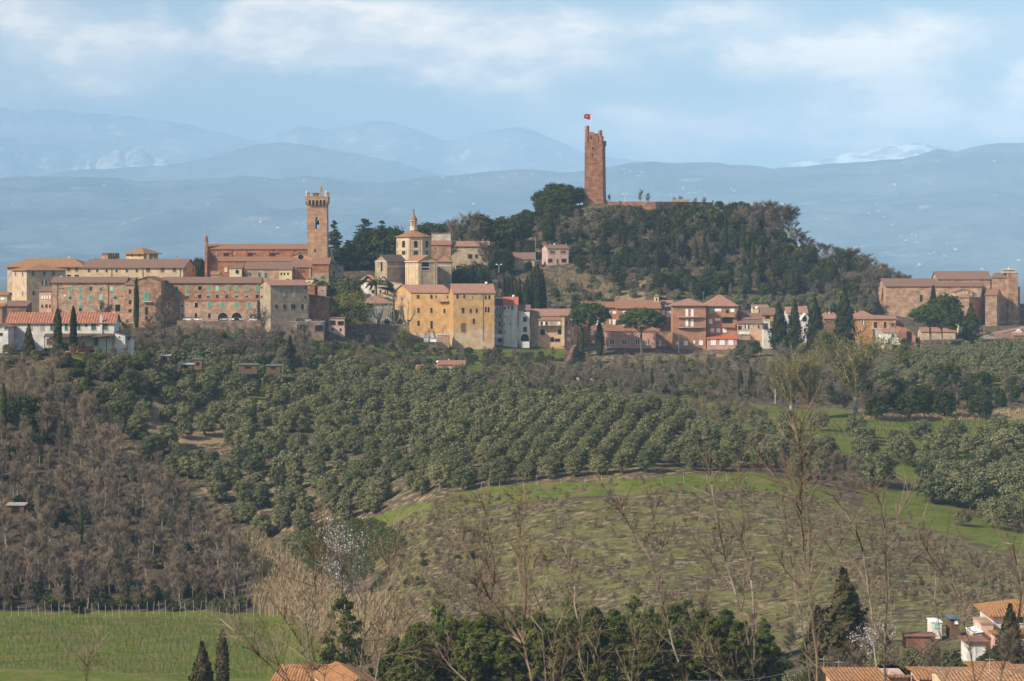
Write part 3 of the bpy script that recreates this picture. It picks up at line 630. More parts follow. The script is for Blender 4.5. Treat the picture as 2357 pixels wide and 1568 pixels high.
b = Bld('chapter_house','small cream and brick house at the foot of the bell tower annex','house',pt(2,1164,1096),pt(2,1242,1096),yy(2,952),yy(2,1016),'pale',depth=9)
b.roof('shed',yy(2,940),'r_pink',.4).walls().win(0,2,[(1200,988,16,12,'k')],'pale',fw=.05)
b = Bld('tower_annex','tall red brick annex with tiled roof at the foot of the bell tower','house',pt(2,1230,1100),pt(2,1392,1100),yy(2,808),yy(2,1010),'brickr',depth=10)
b.roof('shed',yy(2,748),'r_red',.5).walls().win(0,2,[(1282,925,44,28,'G')],'brickd')
m = MB(); a,d,n=b.face(0); m.box((a,d,n),0,(b.P[1]-b.P[0]).length,.003,.12,b.zb,Z(yy(2,900),1100)); m.build('rendered_base','stoneg',b.root)
b = Bld('stone_cottage','grey stone cottage with dark roof right of the bell tower annex','cottage',pt(2,1420,1112),pt(2,1522,1112),yy(2,835),yy(2,980),'greyp',depth=10)
b.roof('shedl',yy(2,800),'r_dark',.4).walls().win(0,2,[(1445,900,20,30,'k'),(1500,880,14,20,'k')],'stone')
# bell tower with real belfry opening
D=1112; xa, xb = 1180, 1377
T = thing('bell_tower','tall square brick bell tower with arcaded head and turrets beside the cathedral','bell tower',W(*C(2,1280,790),D+5))
def lerp(a,b,t): return a+(b-a)*t
A0=W(*C(2,1188,790),D); B0=W(*C(2,1380,790),D); A1=W(*C(2,1176,235),D); B1=W(*C(2,1374,235),D)
dep = (B0.x-A0.x)*.98
def tsec(m, z0, z1, fx0, fx1, y0=0., y1=1.):
    def xy(fx, fy, z):
        t = (z-A0.z)/(A1.z-A0.z); xl = lerp(A0.x,A1.x,t); xr = lerp(B0.x,B1.x,t); return (lerp(xl,xr,fx), D+dep*fy, z)
    for z,zz in ((z0,z1),):
        P=[xy(fx0,y0,z),xy(fx1,y0,z),xy(fx1,y1,z),xy(fx0,y1,z)]; Q=[xy(fx0,y0,zz),xy(fx1,y0,zz),xy(fx1,y1,zz),xy(fx0,y1,zz)]
        for i in range(4): j=(i+1)%4; m.poly([P[i],P[j],Q[j],Q[i]])
        m.poly(Q); m.poly(P[::-1])
zo0, zo1 = Z(yy(2,466),D), Z(yy(2,352),D)
f0 = (1263-1181)/197.; f1 = (1302-1181)/197.
m = MB(); tsec(m, A0.z-6, zo0, 0,1); tsec(m, zo0, zo1, 0,f0); tsec(m, zo0, zo1, f1,1); tsec(m, zo1, A1.z, 0,1)
# arch infill
zc = zo1-1.6
t_=(zo1-A0.z)/(A1.z-A0.z); xl=lerp(A0.x,A1.x,t_); xr=lerp(B0.x,B1.x,t_); X0=lerp(xl,xr,f0); X1=lerp(xl,xr,f1); r=(X1-X0)/2
for sx in (-1,1):
    for k in range(5):
        a0=k*math.pi/10; a1=(k+1)*math.pi/10
        q=[(X0+r+sx*r*math.cos(a0), zc+1.59*math.sin(a0)),(X0+r+sx*r*math.cos(a1), zc+1.59*math.sin(a1))]
        for yv in (D+.02, D+dep-.02):
            m.poly([(q[0][0],yv,q[0][1]),(q[1][0],yv,q[1][1]),(q[1][0],yv,zo1),(q[0][0],yv,zo1)])
        m.poly([(q[0][0],D+.02,q[0][1]),(q[1][0],D+.02,q[1][1]),(q[1][0],D+dep-.02,q[1][1]),(q[0][0],D+dep-.02,q[0][1])])
m.build('shaft','brickb',T)
c0 = Vector(((X0+X1)/2, D+dep/2, 0)); zb_ = zo0+3.5
m = MB(); m.lathe((c0.x,c0.y),[(.95,zb_-1.5),(.85,zb_-1.2),(.6,zb_-.7),(.5,zb_),(.25,zb_+.5),(.05,zb_+.6)],12); m.build('bell','copper',T,smooth=True)
m = MB(); m.box(FX,X0+.02,X1-.02,c0.y-.15,c0.y+.15,zb_+.6,zb_+.85); m.build('bell_beam','wood',T)
# flared head
z1 = A1.z; z2 = Z(yy(2,182),D); z3 = Z(yy(2,148),D)
mx=(A1.x+B1.x)/2; hw0=(B1.x-A1.x)/2; hw1=(CXx(2,1384)-CXx(2,1161))/2/F*D; my=D+dep/2
m = MB(); sq=lambda h:[(mx-h,my-h),(mx+h,my-h),(mx+h,my+h),(mx-h,my+h)]
m.prism(sq(hw0),z1,z1+1.6,0,sq(hw1)); m.prism(sq(hw1-.02),z1+1.6,z3); m.build('head','brickb',T)
for k,x in enumerate((1208,1243,1279,1315,1350)):
    xw=(CXx(2,x)-CX)/F*D; window(T,(Vector((0,my-hw1-.0,0)),Vector((1,0,0)),Vector((0,-1,0))),xw-.95*.62,xw+.95*.62,Z(yy(2,234),D),Z(yy(2,182),D),'a','stone',.14)
for s in (-1,):
    for k in range(5):
        yv=my-hw1+2*hw1*(k+.9)/5.8; window(T,(Vector((mx+s*hw1,0,0)),Vector((0,1,0)),Vector((s,0,0))),yv-.55,yv+.55,z1+.4,z2,'a','stone',.14)
for sx in (-1,1):
    for sy in (-1,1):
        cx_,cy_=mx+sx*(hw1-.75),my+sy*(hw1-.75); m=MB()
        m.lathe((cx_,cy_),[(.55,z3),(.55,z3+1.5),(.8,z3+1.6),(.75,z3+2.0),(.35,z3+2.5),(.05,z3+2.7)],8); m.build('turret','stain',T)
m=MB(); pbox(m,2,1310,1328,46,150,my-1,1.4,zb=z3); m.build('bell_gable','brickb',T)
m=MB(); pbox(m,2,1236,1290,122,150,my-1,3,zb=z3); m.build('stair_head','brickr',T)
m=MB(); pbox(m,2,1230,1298,113,121,my-1.4,4); m.build('stair_head_roof','r_red',T)
window(T,(Vector((0,D,0)),Vector((1,0,0)),Vector((0,-1,0))),(CXx(2,1248)-CX)/F*D,(CXx(2,1264)-CX)/F*D,Z(yy(2,694),D),Z(yy(2,666),D),'v','brickb',.12)
m=MB(); p=W(*C(2,1228,60),my); m.tube([(p.x,my,z3),p],.05,4); m.build('lightning_rod','grey',T)
# mast tripod by the cottage
T = thing('mast','white A-shaped lattice mast beside the grey stone cottage','mast',W(*C(2,1440,800),1120))
m = MB(); t=W(*C(2,1412,655),1120); m.tube([W(*C(2,1414,795),1120),t],.12,4); m.tube([W(*C(2,1450,800),1118),t],.12,4); m.tube([W(*C(2,1436,800),1122),t],.12,4); m.tube([W(*C(2,1414,740),1120),W(*C(2,1432,738),1119.5)],.08,4); m.build('mast_frame','wht',T)
# ---- octagonal domed church
D=1128
T = thing('domed_church','cream church with octagonal drum, lantern and gabled arms','church',W(*C(3,1000,850),1100))
cx = (CXx(3,1003)-CX)/F*D; Rr=(CXx(3,1178)-CXx(3,828))/2/F*D/math.cos(math.radians(12))
def octa(r, rot=math.radians(10)): return [(cx+r*math.cos(rot+math.pi/8+i*math.pi/4), D+r*math.sin(rot+math.pi/8+i*math.pi/4)) for i in range(8)]
ze,zb=Z(yy(3,345),D-Rr),Z(yy(3,600),D-Rr)
m=MB(); m.prism(octa(Rr),zb-3,ze); m.build('drum','cream',T)
m=MB(); m.prism(octa(Rr+.35),ze-.5,ze,0,octa(Rr+.6)); m.prism(octa(Rr+.25),Z(yy(3,480),D-Rr),Z(yy(3,474),D-Rr)); m.build('cornice','stone',T)
zt=Z(yy(3,276),D); o=octa(Rr+.9)
m=MB(); m.slab([[(*o[i],ze+.02),(*o[(i+1)%8],ze+.02),(cx,D,zt)] for i in range(8)],.2); m.build('drum_roof','r_orange',T)
for i in range(8):
    P=octa(Rr); a=Vector((*P[i],0)); b_=Vector((*P[(i+1)%8],0)); d=(b_-a).normalized(); n=Vector((d.y,-d.x,0)); L=(b_-a).length
    if n.y>.35: continue
    zz=lambda y: Z(yy(3,y),a.y)
    window(T,(a,d,n),L*.36,L*.64,zz(455),zz(385),'a','stone',.3)
    window(T,(a,d,n),L*.33,L*.67,zz(530),zz(490),'d' ,'cream',.15)
    m=MB()
    for u in (.03,.2,.75,.92): m.box((a,d,n),L*u,L*(u+.05),.003,.18,zb-1,ze-.5)
    m.build('pilaster','cream',T)
zl=Z(yy(3,262),D); ol=lambda r:[(cx+r*math.cos(i*math.pi/4+.2),D+r*math.sin(i*math.pi/4+.2)) for i in range(8)]
rl=(1040-964)/2/4.403/F*D
m=MB(); m.prism(ol(rl*1.0),zl-1,zl+.9); m.prism(ol(rl*.55),zl+.9,Z(yy(3,186),D)); 
for q in ol(rl*.8): m.prism([(q[0]+dx,q[1]+dy) for dx,dy in ((-.18,-.18),(.18,-.18),(.18,.18),(-.18,.18))],zl+.9,Z(yy(3,186),D))
m.prism(ol(rl*1.08),Z(yy(3,186),D),Z(yy(3,178),D)); m.build('lantern','cream',T)
z0=Z(yy(3,178),D); m=MB(); m.lathe((cx,D),[(rl*1.0,z0),(rl*.85,z0+.9),(rl*.55,z0+1.7),(rl*.28,z0+2.4),(rl*.2,z0+3.4),(.1,z0+4.2)],10); m.build('lantern_roof','r_orange',T,smooth=False)
m=MB(); m.lathe((cx,D),[(.05,z0+3.9),(.4,z0+4.3),(.4,z0+4.6),(.05,z0+4.9)],8); m.tube([(cx,D,z0+4.8),(cx,D,z0+6.4)],.06,4); m.build('finial','copper',T)
def arm(A,B,eave,base,wall,nm,**k):
    return Bld('x','','',A,B,eave,base,wall,root=T,wname=nm,**k)
s=arm(pt(3,735,1104),pt(3,925,1110),yy(3,592),yy(3,900),'stoneg','left_arm_wall',left=pt(3,612,1112)); s.ex=[]; s.roof('gu',yy(3,528),'r_dark',.5,name='arm_roof').walls()
s.win(3,3,[(680,645,20,100,'a'),(680,770,34,30,'x')],'stone').band(0,yy(3,640),yy(3,655),'stone',.1).band(3,yy(3,590),yy(3,600),'stone',.25)
s=arm(pt(3,1050,1094),pt(3,1246,1097),yy(3,596),yy(3,900),'cream2','front_arm_wall',left=pt(3,920,1106)); s.roof('gw',yy(3,532),'r_orange',.5,name='arm_roof').walls()
s.win(0,3,[(1123,637,72,92,'v')],'stone',fw=.3).win(0,3,[(1105,725,30,22,'x')],'stone',fw=.08).band(0,yy(3,650),yy(3,660),'stone',.1).band(3,yy(3,640),yy(3,652),'stone',.15).band(3,yy(3,592),yy(3,604),'stone',.4).band(0,yy(3,592),yy(3,604),'stone',.35)
m=MB(); a,d,n=s.face(0); L=(s.P[1]-s.P[0]).length
for u in (.02,.1,.82,.92): m.box((a,d,n),L*u,L*(u+.05),.003,.2,s.zb,s.ze-.8)
a,d,n=s.face(3); L=(s.P[3]-s.P[0]).length
for u in (.02,.2,.7,.92): m.box((a,d,n),L*u,L*(u+.06),.003,.2,s.zb,s.ze-.8)
m.build('pilaster','cream',T)
s=arm(pt(3,1250,1104),pt(3,1386,1104),yy(3,590),yy(3,900),'stoneg','right_arm_wall',depth=14); s.roof('hip',yy(3,535),'r_orange',.5,name='arm_roof').walls().band(0,yy(3,634),yy(3,648),'stone',.1)
# ---- ochre palaces and what stands round them
b = Bld('ochre_house','tall ochre house, left of the pair, with bright left flank and small balcony','house',pt(3,975,1066),pt(3,1372,1062),yy(3,905),yy(3,1372),'ochre',left=pt(3,812,1082))
b.roof('gu',yy(3,832),'r_pink',.7).walls()
b.win(3,3,[(x,957,14,34,'x') for x in (823,862,888,917,955)]+[(x,1085,12,66,'x') for x in (823,865,890,917,957)]+[(x,1210,14,46,'k') for x in (823,865,890,917,955)],'stone',fw=.1)
b.win(0,3,[(1048,955,28,36,'k'),(1183,955,24,38,'k'),(1230,955,12,28,'k'),(1312,957,18,46,'x'),(1347,955,14,30,'k'),(1052,1093,22,52,'k'),(1183,1093,22,50,'k'),(1315,1098,20,44,'k'),(1052,1222,24,52,'k'),(1185,1238,24,80,'k'),(1312,1245,24,54,'x')],'ochre',fw=.12)
m=MB(); a,d,n=b.face(0); u,z,y=b.uv(0,CXx(3,1258),yy(3,1000)); u2,_,_=b.uv(0,CXx(3,1366),0); m.box((a,d,n),u,u2,.0,1.3,z-.2,z); m.build('balcony','brick2',b.root)
m=MB(); m.box((a,d,n),u,u2,1.22,1.3,z,z+1.0); m.build('balcony_railing','brick2',b.root)
m=MB(); m.box((a,d,n),.05,(b.P[1]-b.P[0]).length-.05,.003,.05,b.zb,Z(yy(3,1325),1066)); m.build('base_plinth','stain',b.root)
b = Bld('ochre_palace','tall ochre palace, right of the pair, with peeling whitish base and broad tiled roof','palace',pt(3,1405,1048),pt(3,1822,1048),yy(3,910),yy(3,1445),'ochre2',left=pt(3,1366,1062))
b.roof('gu',yy(3,822),'r_pink',.5,).walls()
b.win(0,3,[(1447,952,25,40,'k'),(1515,952,18,36,'k'),(1578,952,22,40,'x'),(1668,950,20,38,'x'),(1733,957,20,44,'a'),(1770,957,22,44,'a'),(1503,1092,28,56,'k'),(1581,1097,22,42,'k'),(1641,1097,22,42,'k'),(1734,1083,20,56,'a'),(1762,1083,20,56,'a'),(1612,1203,24,56,'k'),(1600,960,6,20,'k'),(1545,1055,5,8,'v'),(1465,1050,5,12,'v'),(1598,1052,5,8,'v')],'stone',fw=.1)
b.win(0,3,[(1507,1268,48,92,'t')],'brick2')
m=MB(); pbox(m,3,1706,1709,918,1400,1047.8,.17); m.build('downpipe','brickd',b.root)
tag(b.root, None)
T=thing('satellite_dish','white satellite dish on the ridge of the right ochre palace','satellite dish',W(*C(3,1740,830),1054))
def dish(T,c,x,y,D,rv,mat='wht'):
    p=W(*C(c,x,y),D); r=rv/CR[c][2]/F*D; m=MB(); m.tube([p+Vector((0,.3,-r*2.2)),p+Vector((0,.25,0))],.05,4); 
    R=[[(p.x+r*f*math.cos(k*math.pi/6),p.y+.35*f*f-.3,p.z+r*f*math.sin(k*math.pi/6)) for k in range(12)] for f in (.02,.5,1.)]
    for a,b_ in zip(R,R[1:]):
        for k in range(12): m.poly([a[k],a[(k+1)%12],b_[(k+1)%12],b_[k]])
    return m.build('dish_bowl',mat,T)
dish(T,3,1740,815,1054,14)
b = Bld('yellow_house','pale yellow stepped house tucked under the domed church','house',pt(3,640,1092),pt(3,790,1092),yy(3,858),yy(3,1000),'pale',depth=10)
b.roof('shedr',yy(3,905),'r_pink',.3); b.walls().win(0,3,[(665,900,16,30,'k'),(715,905,14,22,'k'),(738,905,14,22,'k')],'pale',fw=.08)
b = Bld('pale_tower_house','pale yellow upper house with flat top just left of the ochre house','house',pt(3,700,1098),pt(3,880,1098),yy(3,822),yy(3,960),'pale',depth=8)
b.roof('shedl',yy(3,796),'stain',.2).walls().win(0,3,[(760,850,46,36,'W')],'pale',fw=.05)
b = Bld('cream_villa','small cream house with pink hipped roof left of the domed church','house',pt(3,545,1096),pt(3,640,1096),yy(3,784),yy(3,930),'offwhite',left=pt(3,460,1102))
b.roof('hip',yy(3,735),'r_pink',.6).walls().win(0,3,[(593,822,20,30,'k'),(592,900,30,30,'v')],'stone').win(3,3,[(492,825,14,28,'x'),(533,825,14,28,'x'),(492,905,14,24,'x')],'stone')
b = Bld('white_cottage','narrow white cottage with orange roof above the willow','cottage',pt(3,222,1072),pt(3,300,1072),yy(3,942),yy(3,1060),'white',depth=8)
b.roof('gw',yy(3,922),'r_orange',.3).walls().win(0,3,[(258,968,10,18,'k')])
b = Bld('arched_villa','grey beige villa with pink roof, round arches and green shutters','villa',pt(3,525,1070),pt(3,782,1072),yy(3,1012),yy(3,1228),'greyp',left=pt(3,452,1078))
b.roof('hip',yy(3,945),'r_pink',.6).walls()
b.win(0,3,[(558,1042,68,46,'a'),(753,1045,24,44,'x'),(570,1145,22,60,'G'),(653,1135,28,36,'G'),(755,1136,26,42,'G'),(646,1208,32,40,'a'),(728,1202,50,52,'a')],'offwhite')
b = Bld('car_park_wall','brown retaining wall below the arched villa and pruned trees','wall',pt(3,480,1050),pt(3,960,1050),yy(3,1234),yy(3,1300),'wallr',depth=1.0,skirt=4,wname='retaining_wall')
b.roof('flat',None,'stoneg',.05,.12,name='coping').walls()
b = Bld('brick_shed','small square brick shed with parapet at the foot of the ochre houses','shed',pt(3,1240,1044),pt(3,1362,1044),yy(3,1345),yy(3,1412),'brick2',depth=5,skirt=3)
b.roof('flat',None,'stone',.15).walls().chimney(3,[(1268,1315,1345,12),(1318,1290,1345,16)],'stone',1046)
for x0,x1,y0,y1,lb in ((1106,1152,1364,1416,'pale blue storage box left of the brick shed'),(1170,1234,1380,1412,'low white tank between the storage box and the brick shed')):
    T=thing('storage_box',lb,'storage box',W(*C(3,(x0+x1)/2,y1),1042)); m=MB(); pbox(m,3,x0,x1,y0,y1,1040,2.4); m.build('box_body','wht' if x0>1150 else 'cars',T); m=MB(); pbox(m,3,x0-3,x1+3,y0-6,y0-1,1039.8,2.8); m.build('lid','grey',T)
# ---- white tenements
b = Bld('white_tenement','tall white tenement with bright red-orange roof right of the ochre palace','apartment house',pt(4,300,1058),pt(4,480,1058),yy(4,548),yy(4,1060),'offwhite',depth=11)
b.roof('gu',yy(4,455),'r_bright',.4).walls()
b.win(0,4,[(315,603,26,36,'k'),(368,590,20,34,'k'),(412,592,24,54,'k'),(420,690,18,50,'k'),(420,790,18,52,'k'),(430,900,30,58,'k'),(325,708,12,28,'k'),(386,805,12,28,'k'),(314,805,12,30,'k'),(314,905,12,26,'k'),(432,1000,34,40,'x')],'white',fw=.1)
m=MB(); pbox(m,4,405,462,625,1040,1057.6,.37); m.build('wall_pier','white',b.root)
T=thing('satellite_dish','white satellite dish on the bright red roof of the tenement','satellite dish',W(*C(4,428,470),1063)); dish(T,4,428,448,1063,18)
b = Bld('balcony_tenement','narrow white house of stacked balconies against the ochre palace','apartment house',pt(4,176,1060),pt(4,296,1060),yy(4,552),yy(4,1060),'white',depth=11)
b.roof('gu',yy(4,458),'r_dark',.35).walls()
b.win(0,4,[(238,608,50,50,'B'),(240,700,60,50,'k'),(255,805,30,56,'k'),(256,905,40,50,'k'),(230,700,14,50,'x'),(255,1010,50,50,'v')],'white',fw=.1)
a,d,n=b.face(0)
for y in (660,762,858,975):
    m=MB(); u,z,_=b.uv(0,CXx(4,178),yy(4,y)); u1,_,_=b.uv(0,CXx(4,294),yy(4,y)); m.box((a,d,n),u,u1,0,1.0,z-.12,z+.05); m.box((a,d,n),u,u1,.94,1.0,z+.05,z+(.9 if y!=975 else 1.4)); m.build('balcony','grey' if y<900 else 'wht',b.root)
b = Bld('white_house','white house with three dark shuttered windows over a dark arch','house',pt(4,492,1060),pt(4,635,1060),yy(4,618),yy(4,1080),'white',depth=9)
b.roof('gu',yy(4,556),'r_brown',.5).walls().win(0,4,[(574,742,50,64,'k'),(576,872,50,66,'k'),(572,637,34,20,'a'),(573,975,104,90,'a')],'white',fw=.15)
m=MB(); pbox(m,4,524,632,1030,1110,1056,4); m.build('terrace','offwhite',b.root)
# ---- brick house with loggia
b = Bld('loggia_palace','pink brick house with upper loggia and arched windows','house',pt(4,648,1064),pt(4,1172,1064),yy(4,692),yy(4,1085),'peach',depth=12)
b.roof('gu',yy(4,608),'r_pink',.5).walls()
b.win(0,4,[(722,790,28,60,'x'),(800,905,60,76,'a'),(1018,900,50,70,'a'),(925,895,22,30,'x'),(675,898,18,36,'a'),(708,898,18,36,'a'),(925,1000,50,66,'a'),(1130,785,50,50,'B'),(1138,905,38,50,'w'),(1136,1000,40,50,'w'),(868,903,10,16,'k'),(990,1010,70,40,'v')],'peach',fw=.12)
m=MB(); a,d,n=b.face(0); u,_,_=b.uv(0,CXx(4,648),0); u1,_,_=b.uv(0,CXx(4,744),0); m.box((a,d,n),u,u1,.003,.12,b.zb,b.ze-.1); m.build('wall_panel','stoneg',b.root)
s=Bld('x','','',pt(4,752,1061.6),pt(4,1040,1061.6),yy(4,750),yy(4,822),'cream',depth=2.37,root=b.root,wname='loggia_wall',skirt=.1)
s.roof('shed',yy(4,705),'r_red',.25,name='loggia_roof').walls().win(0,4,[(820,795,90,44,'B'),(930,792,70,40,'x'),(1010,792,30,40,'w')],'cream',fw=.1)
m=MB(); pbox(m,4,1046,1080,700,1085,1060.9,3.07); m.build('chimney_stack','cream',b.root)
m=MB(); pbox(m,4,1018,1085,690,701,1060.5,3.4); m.build('chimney_cap','terra',b.root)
# city wall running down the slope
T=thing('city_wall','dark red brick wall running down the slope right of the loggia house','wall',W(*C(4,1120,1300),1040))
m=MB(); q=[(1215,1062,700,1120),(1190,1056,1070,1150),(1150,1040,1120,1270),(1110,1022,1245,1370),(1035,1004,1370,1450)]
for (x,d0,y0,y1),(X,d1,Y0,Y1) in zip(q,q[1:]):
    a=W(*C(4,x,y0),d0); b_=W(*C(4,X,Y0),d1); za=W(*C(4,x,y1),d0).z-4; zb=W(*C(4,X,Y1),d1).z-4
    o=Vector((1.6,1.0,0))
    m.poly([(a.x,a.y,a.z),(b_.x,b_.y,b_.z),(b_.x,b_.y,zb),(a.x,a.y,za)]); m.poly([(a.x+o.x,a.y+o.y,a.z),(b_.x+o.x,b_.y+o.y,b_.z),(b_.x+o.x,b_.y+o.y,zb),(a.x+o.x,a.y+o.y,za)][::-1]); m.poly([(a.x,a.y,a.z),(a.x+o.x,a.y+o.y,a.z),(b_.x+o.x,b_.y+o.y,b_.z),(b_.x,b_.y,b_.z)])
m.poly([(b_.x,b_.y,b_.z),(b_.x+o.x,b_.y+o.y,b_.z),(b_.x+o.x,b_.y+o.y,zb),(b_.x,b_.y,zb)])
m.build('wall_body','rampart',T)
for (x,d0,y0,y1) in q: P_=W(*C(4,x,y1),d0); FOOT.append(([(P_.x-5,P_.y-16),(P_.x+4,P_.y-16),(P_.x+4,P_.y+6),(P_.x-5,P_.y+6)],(P_.x-5,P_.x+4,P_.y-16,P_.y+6)))
b = Bld('low_wall','low red brick garden wall at the foot of the descending city wall','wall',pt(4,800,1003),pt(4,1026,1003),yy(4,1400),yy(4,1475),'rampart',depth=.8,skirt=3,wname='wall_body')
b.roof('flat',None,'wallr',.04,.1,name='coping').walls()
# ---- school group
b = Bld('school_wing','brick school wing with tiled roof behind the first umbrella pine','school',pt(4,1315,1080),pt(4,1745,1080),yy(4,582),yy(4,1110),'apart',depth=12)
b.roof('gu',yy(4,518),'r_red',.7).walls().win(0,4,[(1718,655,46,36,'w'),(1718,778,46,66,'w'),(1662,660,18,50,'w'),(1662,775,18,60,'w'),(1435,912,46,66,'w'),(1450,1040,36,60,'w'),(1500,790,40,60,'w'),(1560,655,40,40,'w'),(1560,778,40,60,'w')],'apart')
b = Bld('school','long brick school building with tiled roof between the two umbrella pines','school',pt(4,1747,1077),pt(5,252,1077),yy(4,592),yy(4,1110),'apart',depth=15)
b.roof('gu',yy(4,498),'r_red',.7).walls().win(0,5,[(190,420,36,40,'w'),(215,560,50,60,'k')],'apart')
b.win(0,4,[(1840,660,40,50,'w'),(1840,800,40,50,'w')],'apart')
T=thing('bell_cote','small yellow bell turret with tiled cap on the school roof','bell turret',W(*C(5,208,262),1084)); m=MB(); pbox(m,5,180,238,205,275,1083,2.0); m.build('turret_wall','pale',T)
m=MB(); p=W(*C(5,209,176),1084); q=W(*C(5,209,206),1084); h=1.35; o=[(p.x-h,1084-h),(p.x+h,1084-h),(p.x+h,1084+h),(p.x-h,1084+h)]; m.slab([[(*o[i],q.z),(*o[(i+1)%4],q.z),(p.x,1084,p.z)] for i in range(4)],.15); m.build('turret_cap','r_red',T)
window(T,(Vector((0,1083,0)),Vector((1,0,0)),Vector((0,-1,0))),(CXx(5,198)-CX)/F*1083,(CXx(5,218)-CX)/F*1083,Z(yy(5,262),1083),Z(yy(5,232),1083),'a','pale',.08)
b = Bld('recessed_wing','recessed brick wing with white blinds between school and apartment block','school',pt(5,255,1082),pt(5,412,1082),yy(5,348),yy(5,870),'apart',depth=12)
b.roof('gu',yy(5,256),'r_pink',.6).walls().win(0,5,[(290,415,50,66,'w'),(370,430,72,84,'w'),(300,560,60,50,'k')],'apart')
m=MB(); pbox(m,5,256,318,294,318,1079.8,1.5); pbox(m,5,328,392,294,318,1079.8,1.5); m.build('roof_window','dark',b.root)
b = Bld('pink_annex','single storey pink annex with dark framed windows in front of the school','annex',pt(4,1605,1068),pt(5,200,1068),yy(4,902),yy(4,1112),'pink',depth=8)
b.roof('flat',None,'brickd',.3).walls().win(0,4,[(1690,1033,54,66,'y'),(1845,1033,54,62,'y'),(2015,1030,40,62,'y'),(2142,1030,36,62,'y')],'wht').win(0,5,[(98,785,32,70,'y')],'wht')
b = Bld('covered_passage','dark recessed passage with a white door right of the pink annex','passage',pt(5,200,1073),pt(5,414,1073),yy(5,660),yy(5,870),'brick',depth=8)
b.roof('flat',None,'brickd',.1).walls().win(0,5,[(255,805,30,84,'w')],'stone')
b = Bld('apartment_block','brick apartment block with two long curved balconies and white shutters','apartment block',pt(5,415,1066),pt(5,832,1066),yy(5,312),yy(5,870),'apart',depth=13)
b.roof('hip',yy(5,236),'r_pink',.9).walls()
b.win(0,5,[(592,415,36,94,'w'),(660,415,36,94,'w'),(592,540,36,94,'w'),(660,540,36,94,'w'),(578,797,50,58,'w'),(685,783,24,40,'w'),(770,793,52,60,'w'),(470,797,30,40,'w')],'apart',fw=.1)
a,d,n=b.face(0)
for y in (466,596):
    u,z,_=b.uv(0,CXx(5,470),yy(5,y)); u1,_,_=b.uv(0,CXx(5,800),yy(5,y)); m=MB(); N=12; cur=[(u+(u1-u)*i/N, .9+.75*math.sin(math.pi*i/N)) for i in range(N+1)]
    P=lambda q,zz:(a.x+d.x*q[0]+n.x*q[1],a.y+d.y*q[0]+n.y*q[1],zz)
    for q0,q1 in zip(cur,cur[1:]):
        m.poly([P(q0,z),P(q1,z),P((q1[0],0),z),P((q0[0],0),z)]); m.poly([P(q0,z-.18),P(q1,z-.18),P((q1[0],0),z-.18),P((q0[0],0),z-.18)][::-1]); m.poly([P(q0,z-.18),P(q1,z-.18),P(q1,z),P(q0,z)])
    for e in (cur[0],cur[-1]): m.poly([P(e,z-.18),P(e,z),P((e[0],0),z),P((e[0],0),z-.18)])
    bal=m.build('balcony','stone',b.root); m=MB()
    m.tube([P(q,z+1.0) for q in cur],.035,3); m.tube([P(q,z+.1) for q in cur],.03,3)
    for i in range(25):
        q=(u+(u1-u)*i/24,.9+.75*math.sin(math.pi*i/24)); m.tube([P(q,z),P(q,z+1.0)],.02,3)
    m.build('railing','terra',bal)
b = Bld('apartment_wing','shaded brick apartment wing with corner loggias under a broad hipped roof','apartment block',pt(5,838,1071),pt(5,1222,1071),yy(5,312),yy(5,870),'apart',depth=20)
b.roof('hip',yy(5,186),'r_pink',.9).walls()
b.win(0,5,[(895,395,42,60,'l'),(985,378,80,40,'w'),(1102,398,36,44,'k'),(1165,385,56,46,'w'),(893,525,46,64,'w'),(980,500,70,30,'w'),(1105,510,130,80,'v'),(912,638,46,54,'w'),(990,638,48,54,'w'),(1070,638,50,50,'w')],'apart',fw=.1)
m=MB(); a,d,n=b.face(0); u,_,_=b.uv(0,CXx(5,1036),0); u1,_,_=b.uv(0,CXx(5,1200),0)
for y0,y1 in ((425,470),(552,600)): m.box((a,d,n),u,u1,.003,1.1,Z(yy(5,y1),1071),Z(yy(5,y0),1071))
m.build('balcony','apart',b.root)
b = Bld('ground_floor_annex','low brick annex with red lean-to roof and three white windows','annex',pt(5,852,1064),pt(5,1226,1064),yy(5,742),yy(5,875),'pink',depth=6.96)
b.roof('shed',yy(5,698),'r_bright',.4).walls().win(0,5,[(927,787,64,70,'w'),(1037,787,64,70,'w'),(1147,787,62,70,'w')],'stone')
# ---- houses to the right
b = Bld('peach_house','peach house with two stepped brown roofs and laundry balcony','house',pt(5,1236,1068),pt(5,1548,1068),yy(5,546),yy(5,800),'peach',depth=5)
b.roof('shed',yy(5,504),'r_brown',.4).walls().win(0,5,[(1350,592,58,54,'B'),(1260,605,46,50,'k'),(1500,595,44,48,'b'),(1430,580,10,14,'k')],'offwhite')
s=Bld('x','','',pt(5,1284,1073.02),pt(5,1530,1073.02),yy(5,487),yy(5,560),'offwhite',depth=7,root=b.root,wname='upper_wall',skirt=1)
s.roof('gu',yy(5,420),'r_brown',.5,name='upper_roof').walls().win(0,5,[(1370,494,26,16,'k')],'offwhite',fw=.05)
m=MB(); pbox(m,5,1236,1394,690,760,1065.4,2.55); m.build('balcony_base','stoneg',b.root)
T=thing('laundry','white and blue laundry hanging on the balcony of the peach house','laundry',W(*C(5,1320,690),1065))
m=MB()
for i in range(9):
    x0=1252+i*15; h=30+8*math.sin(i*2.1); A=W(*C(5,x0,652),1064.8); B=W(*C(5,x0+14,652+h),1064.8); m.box(FX,A.x,B.x,1064.8+.04*(i%2),1064.84+.04*(i%2),B.z,A.z)
m.build('sheet','wht',T); m=MB(); m.tube([W(*C(5,1245,650),1064.85),W(*C(5,1396,650),1064.85)],.03,3); m.build('clothes_line','grey',T)
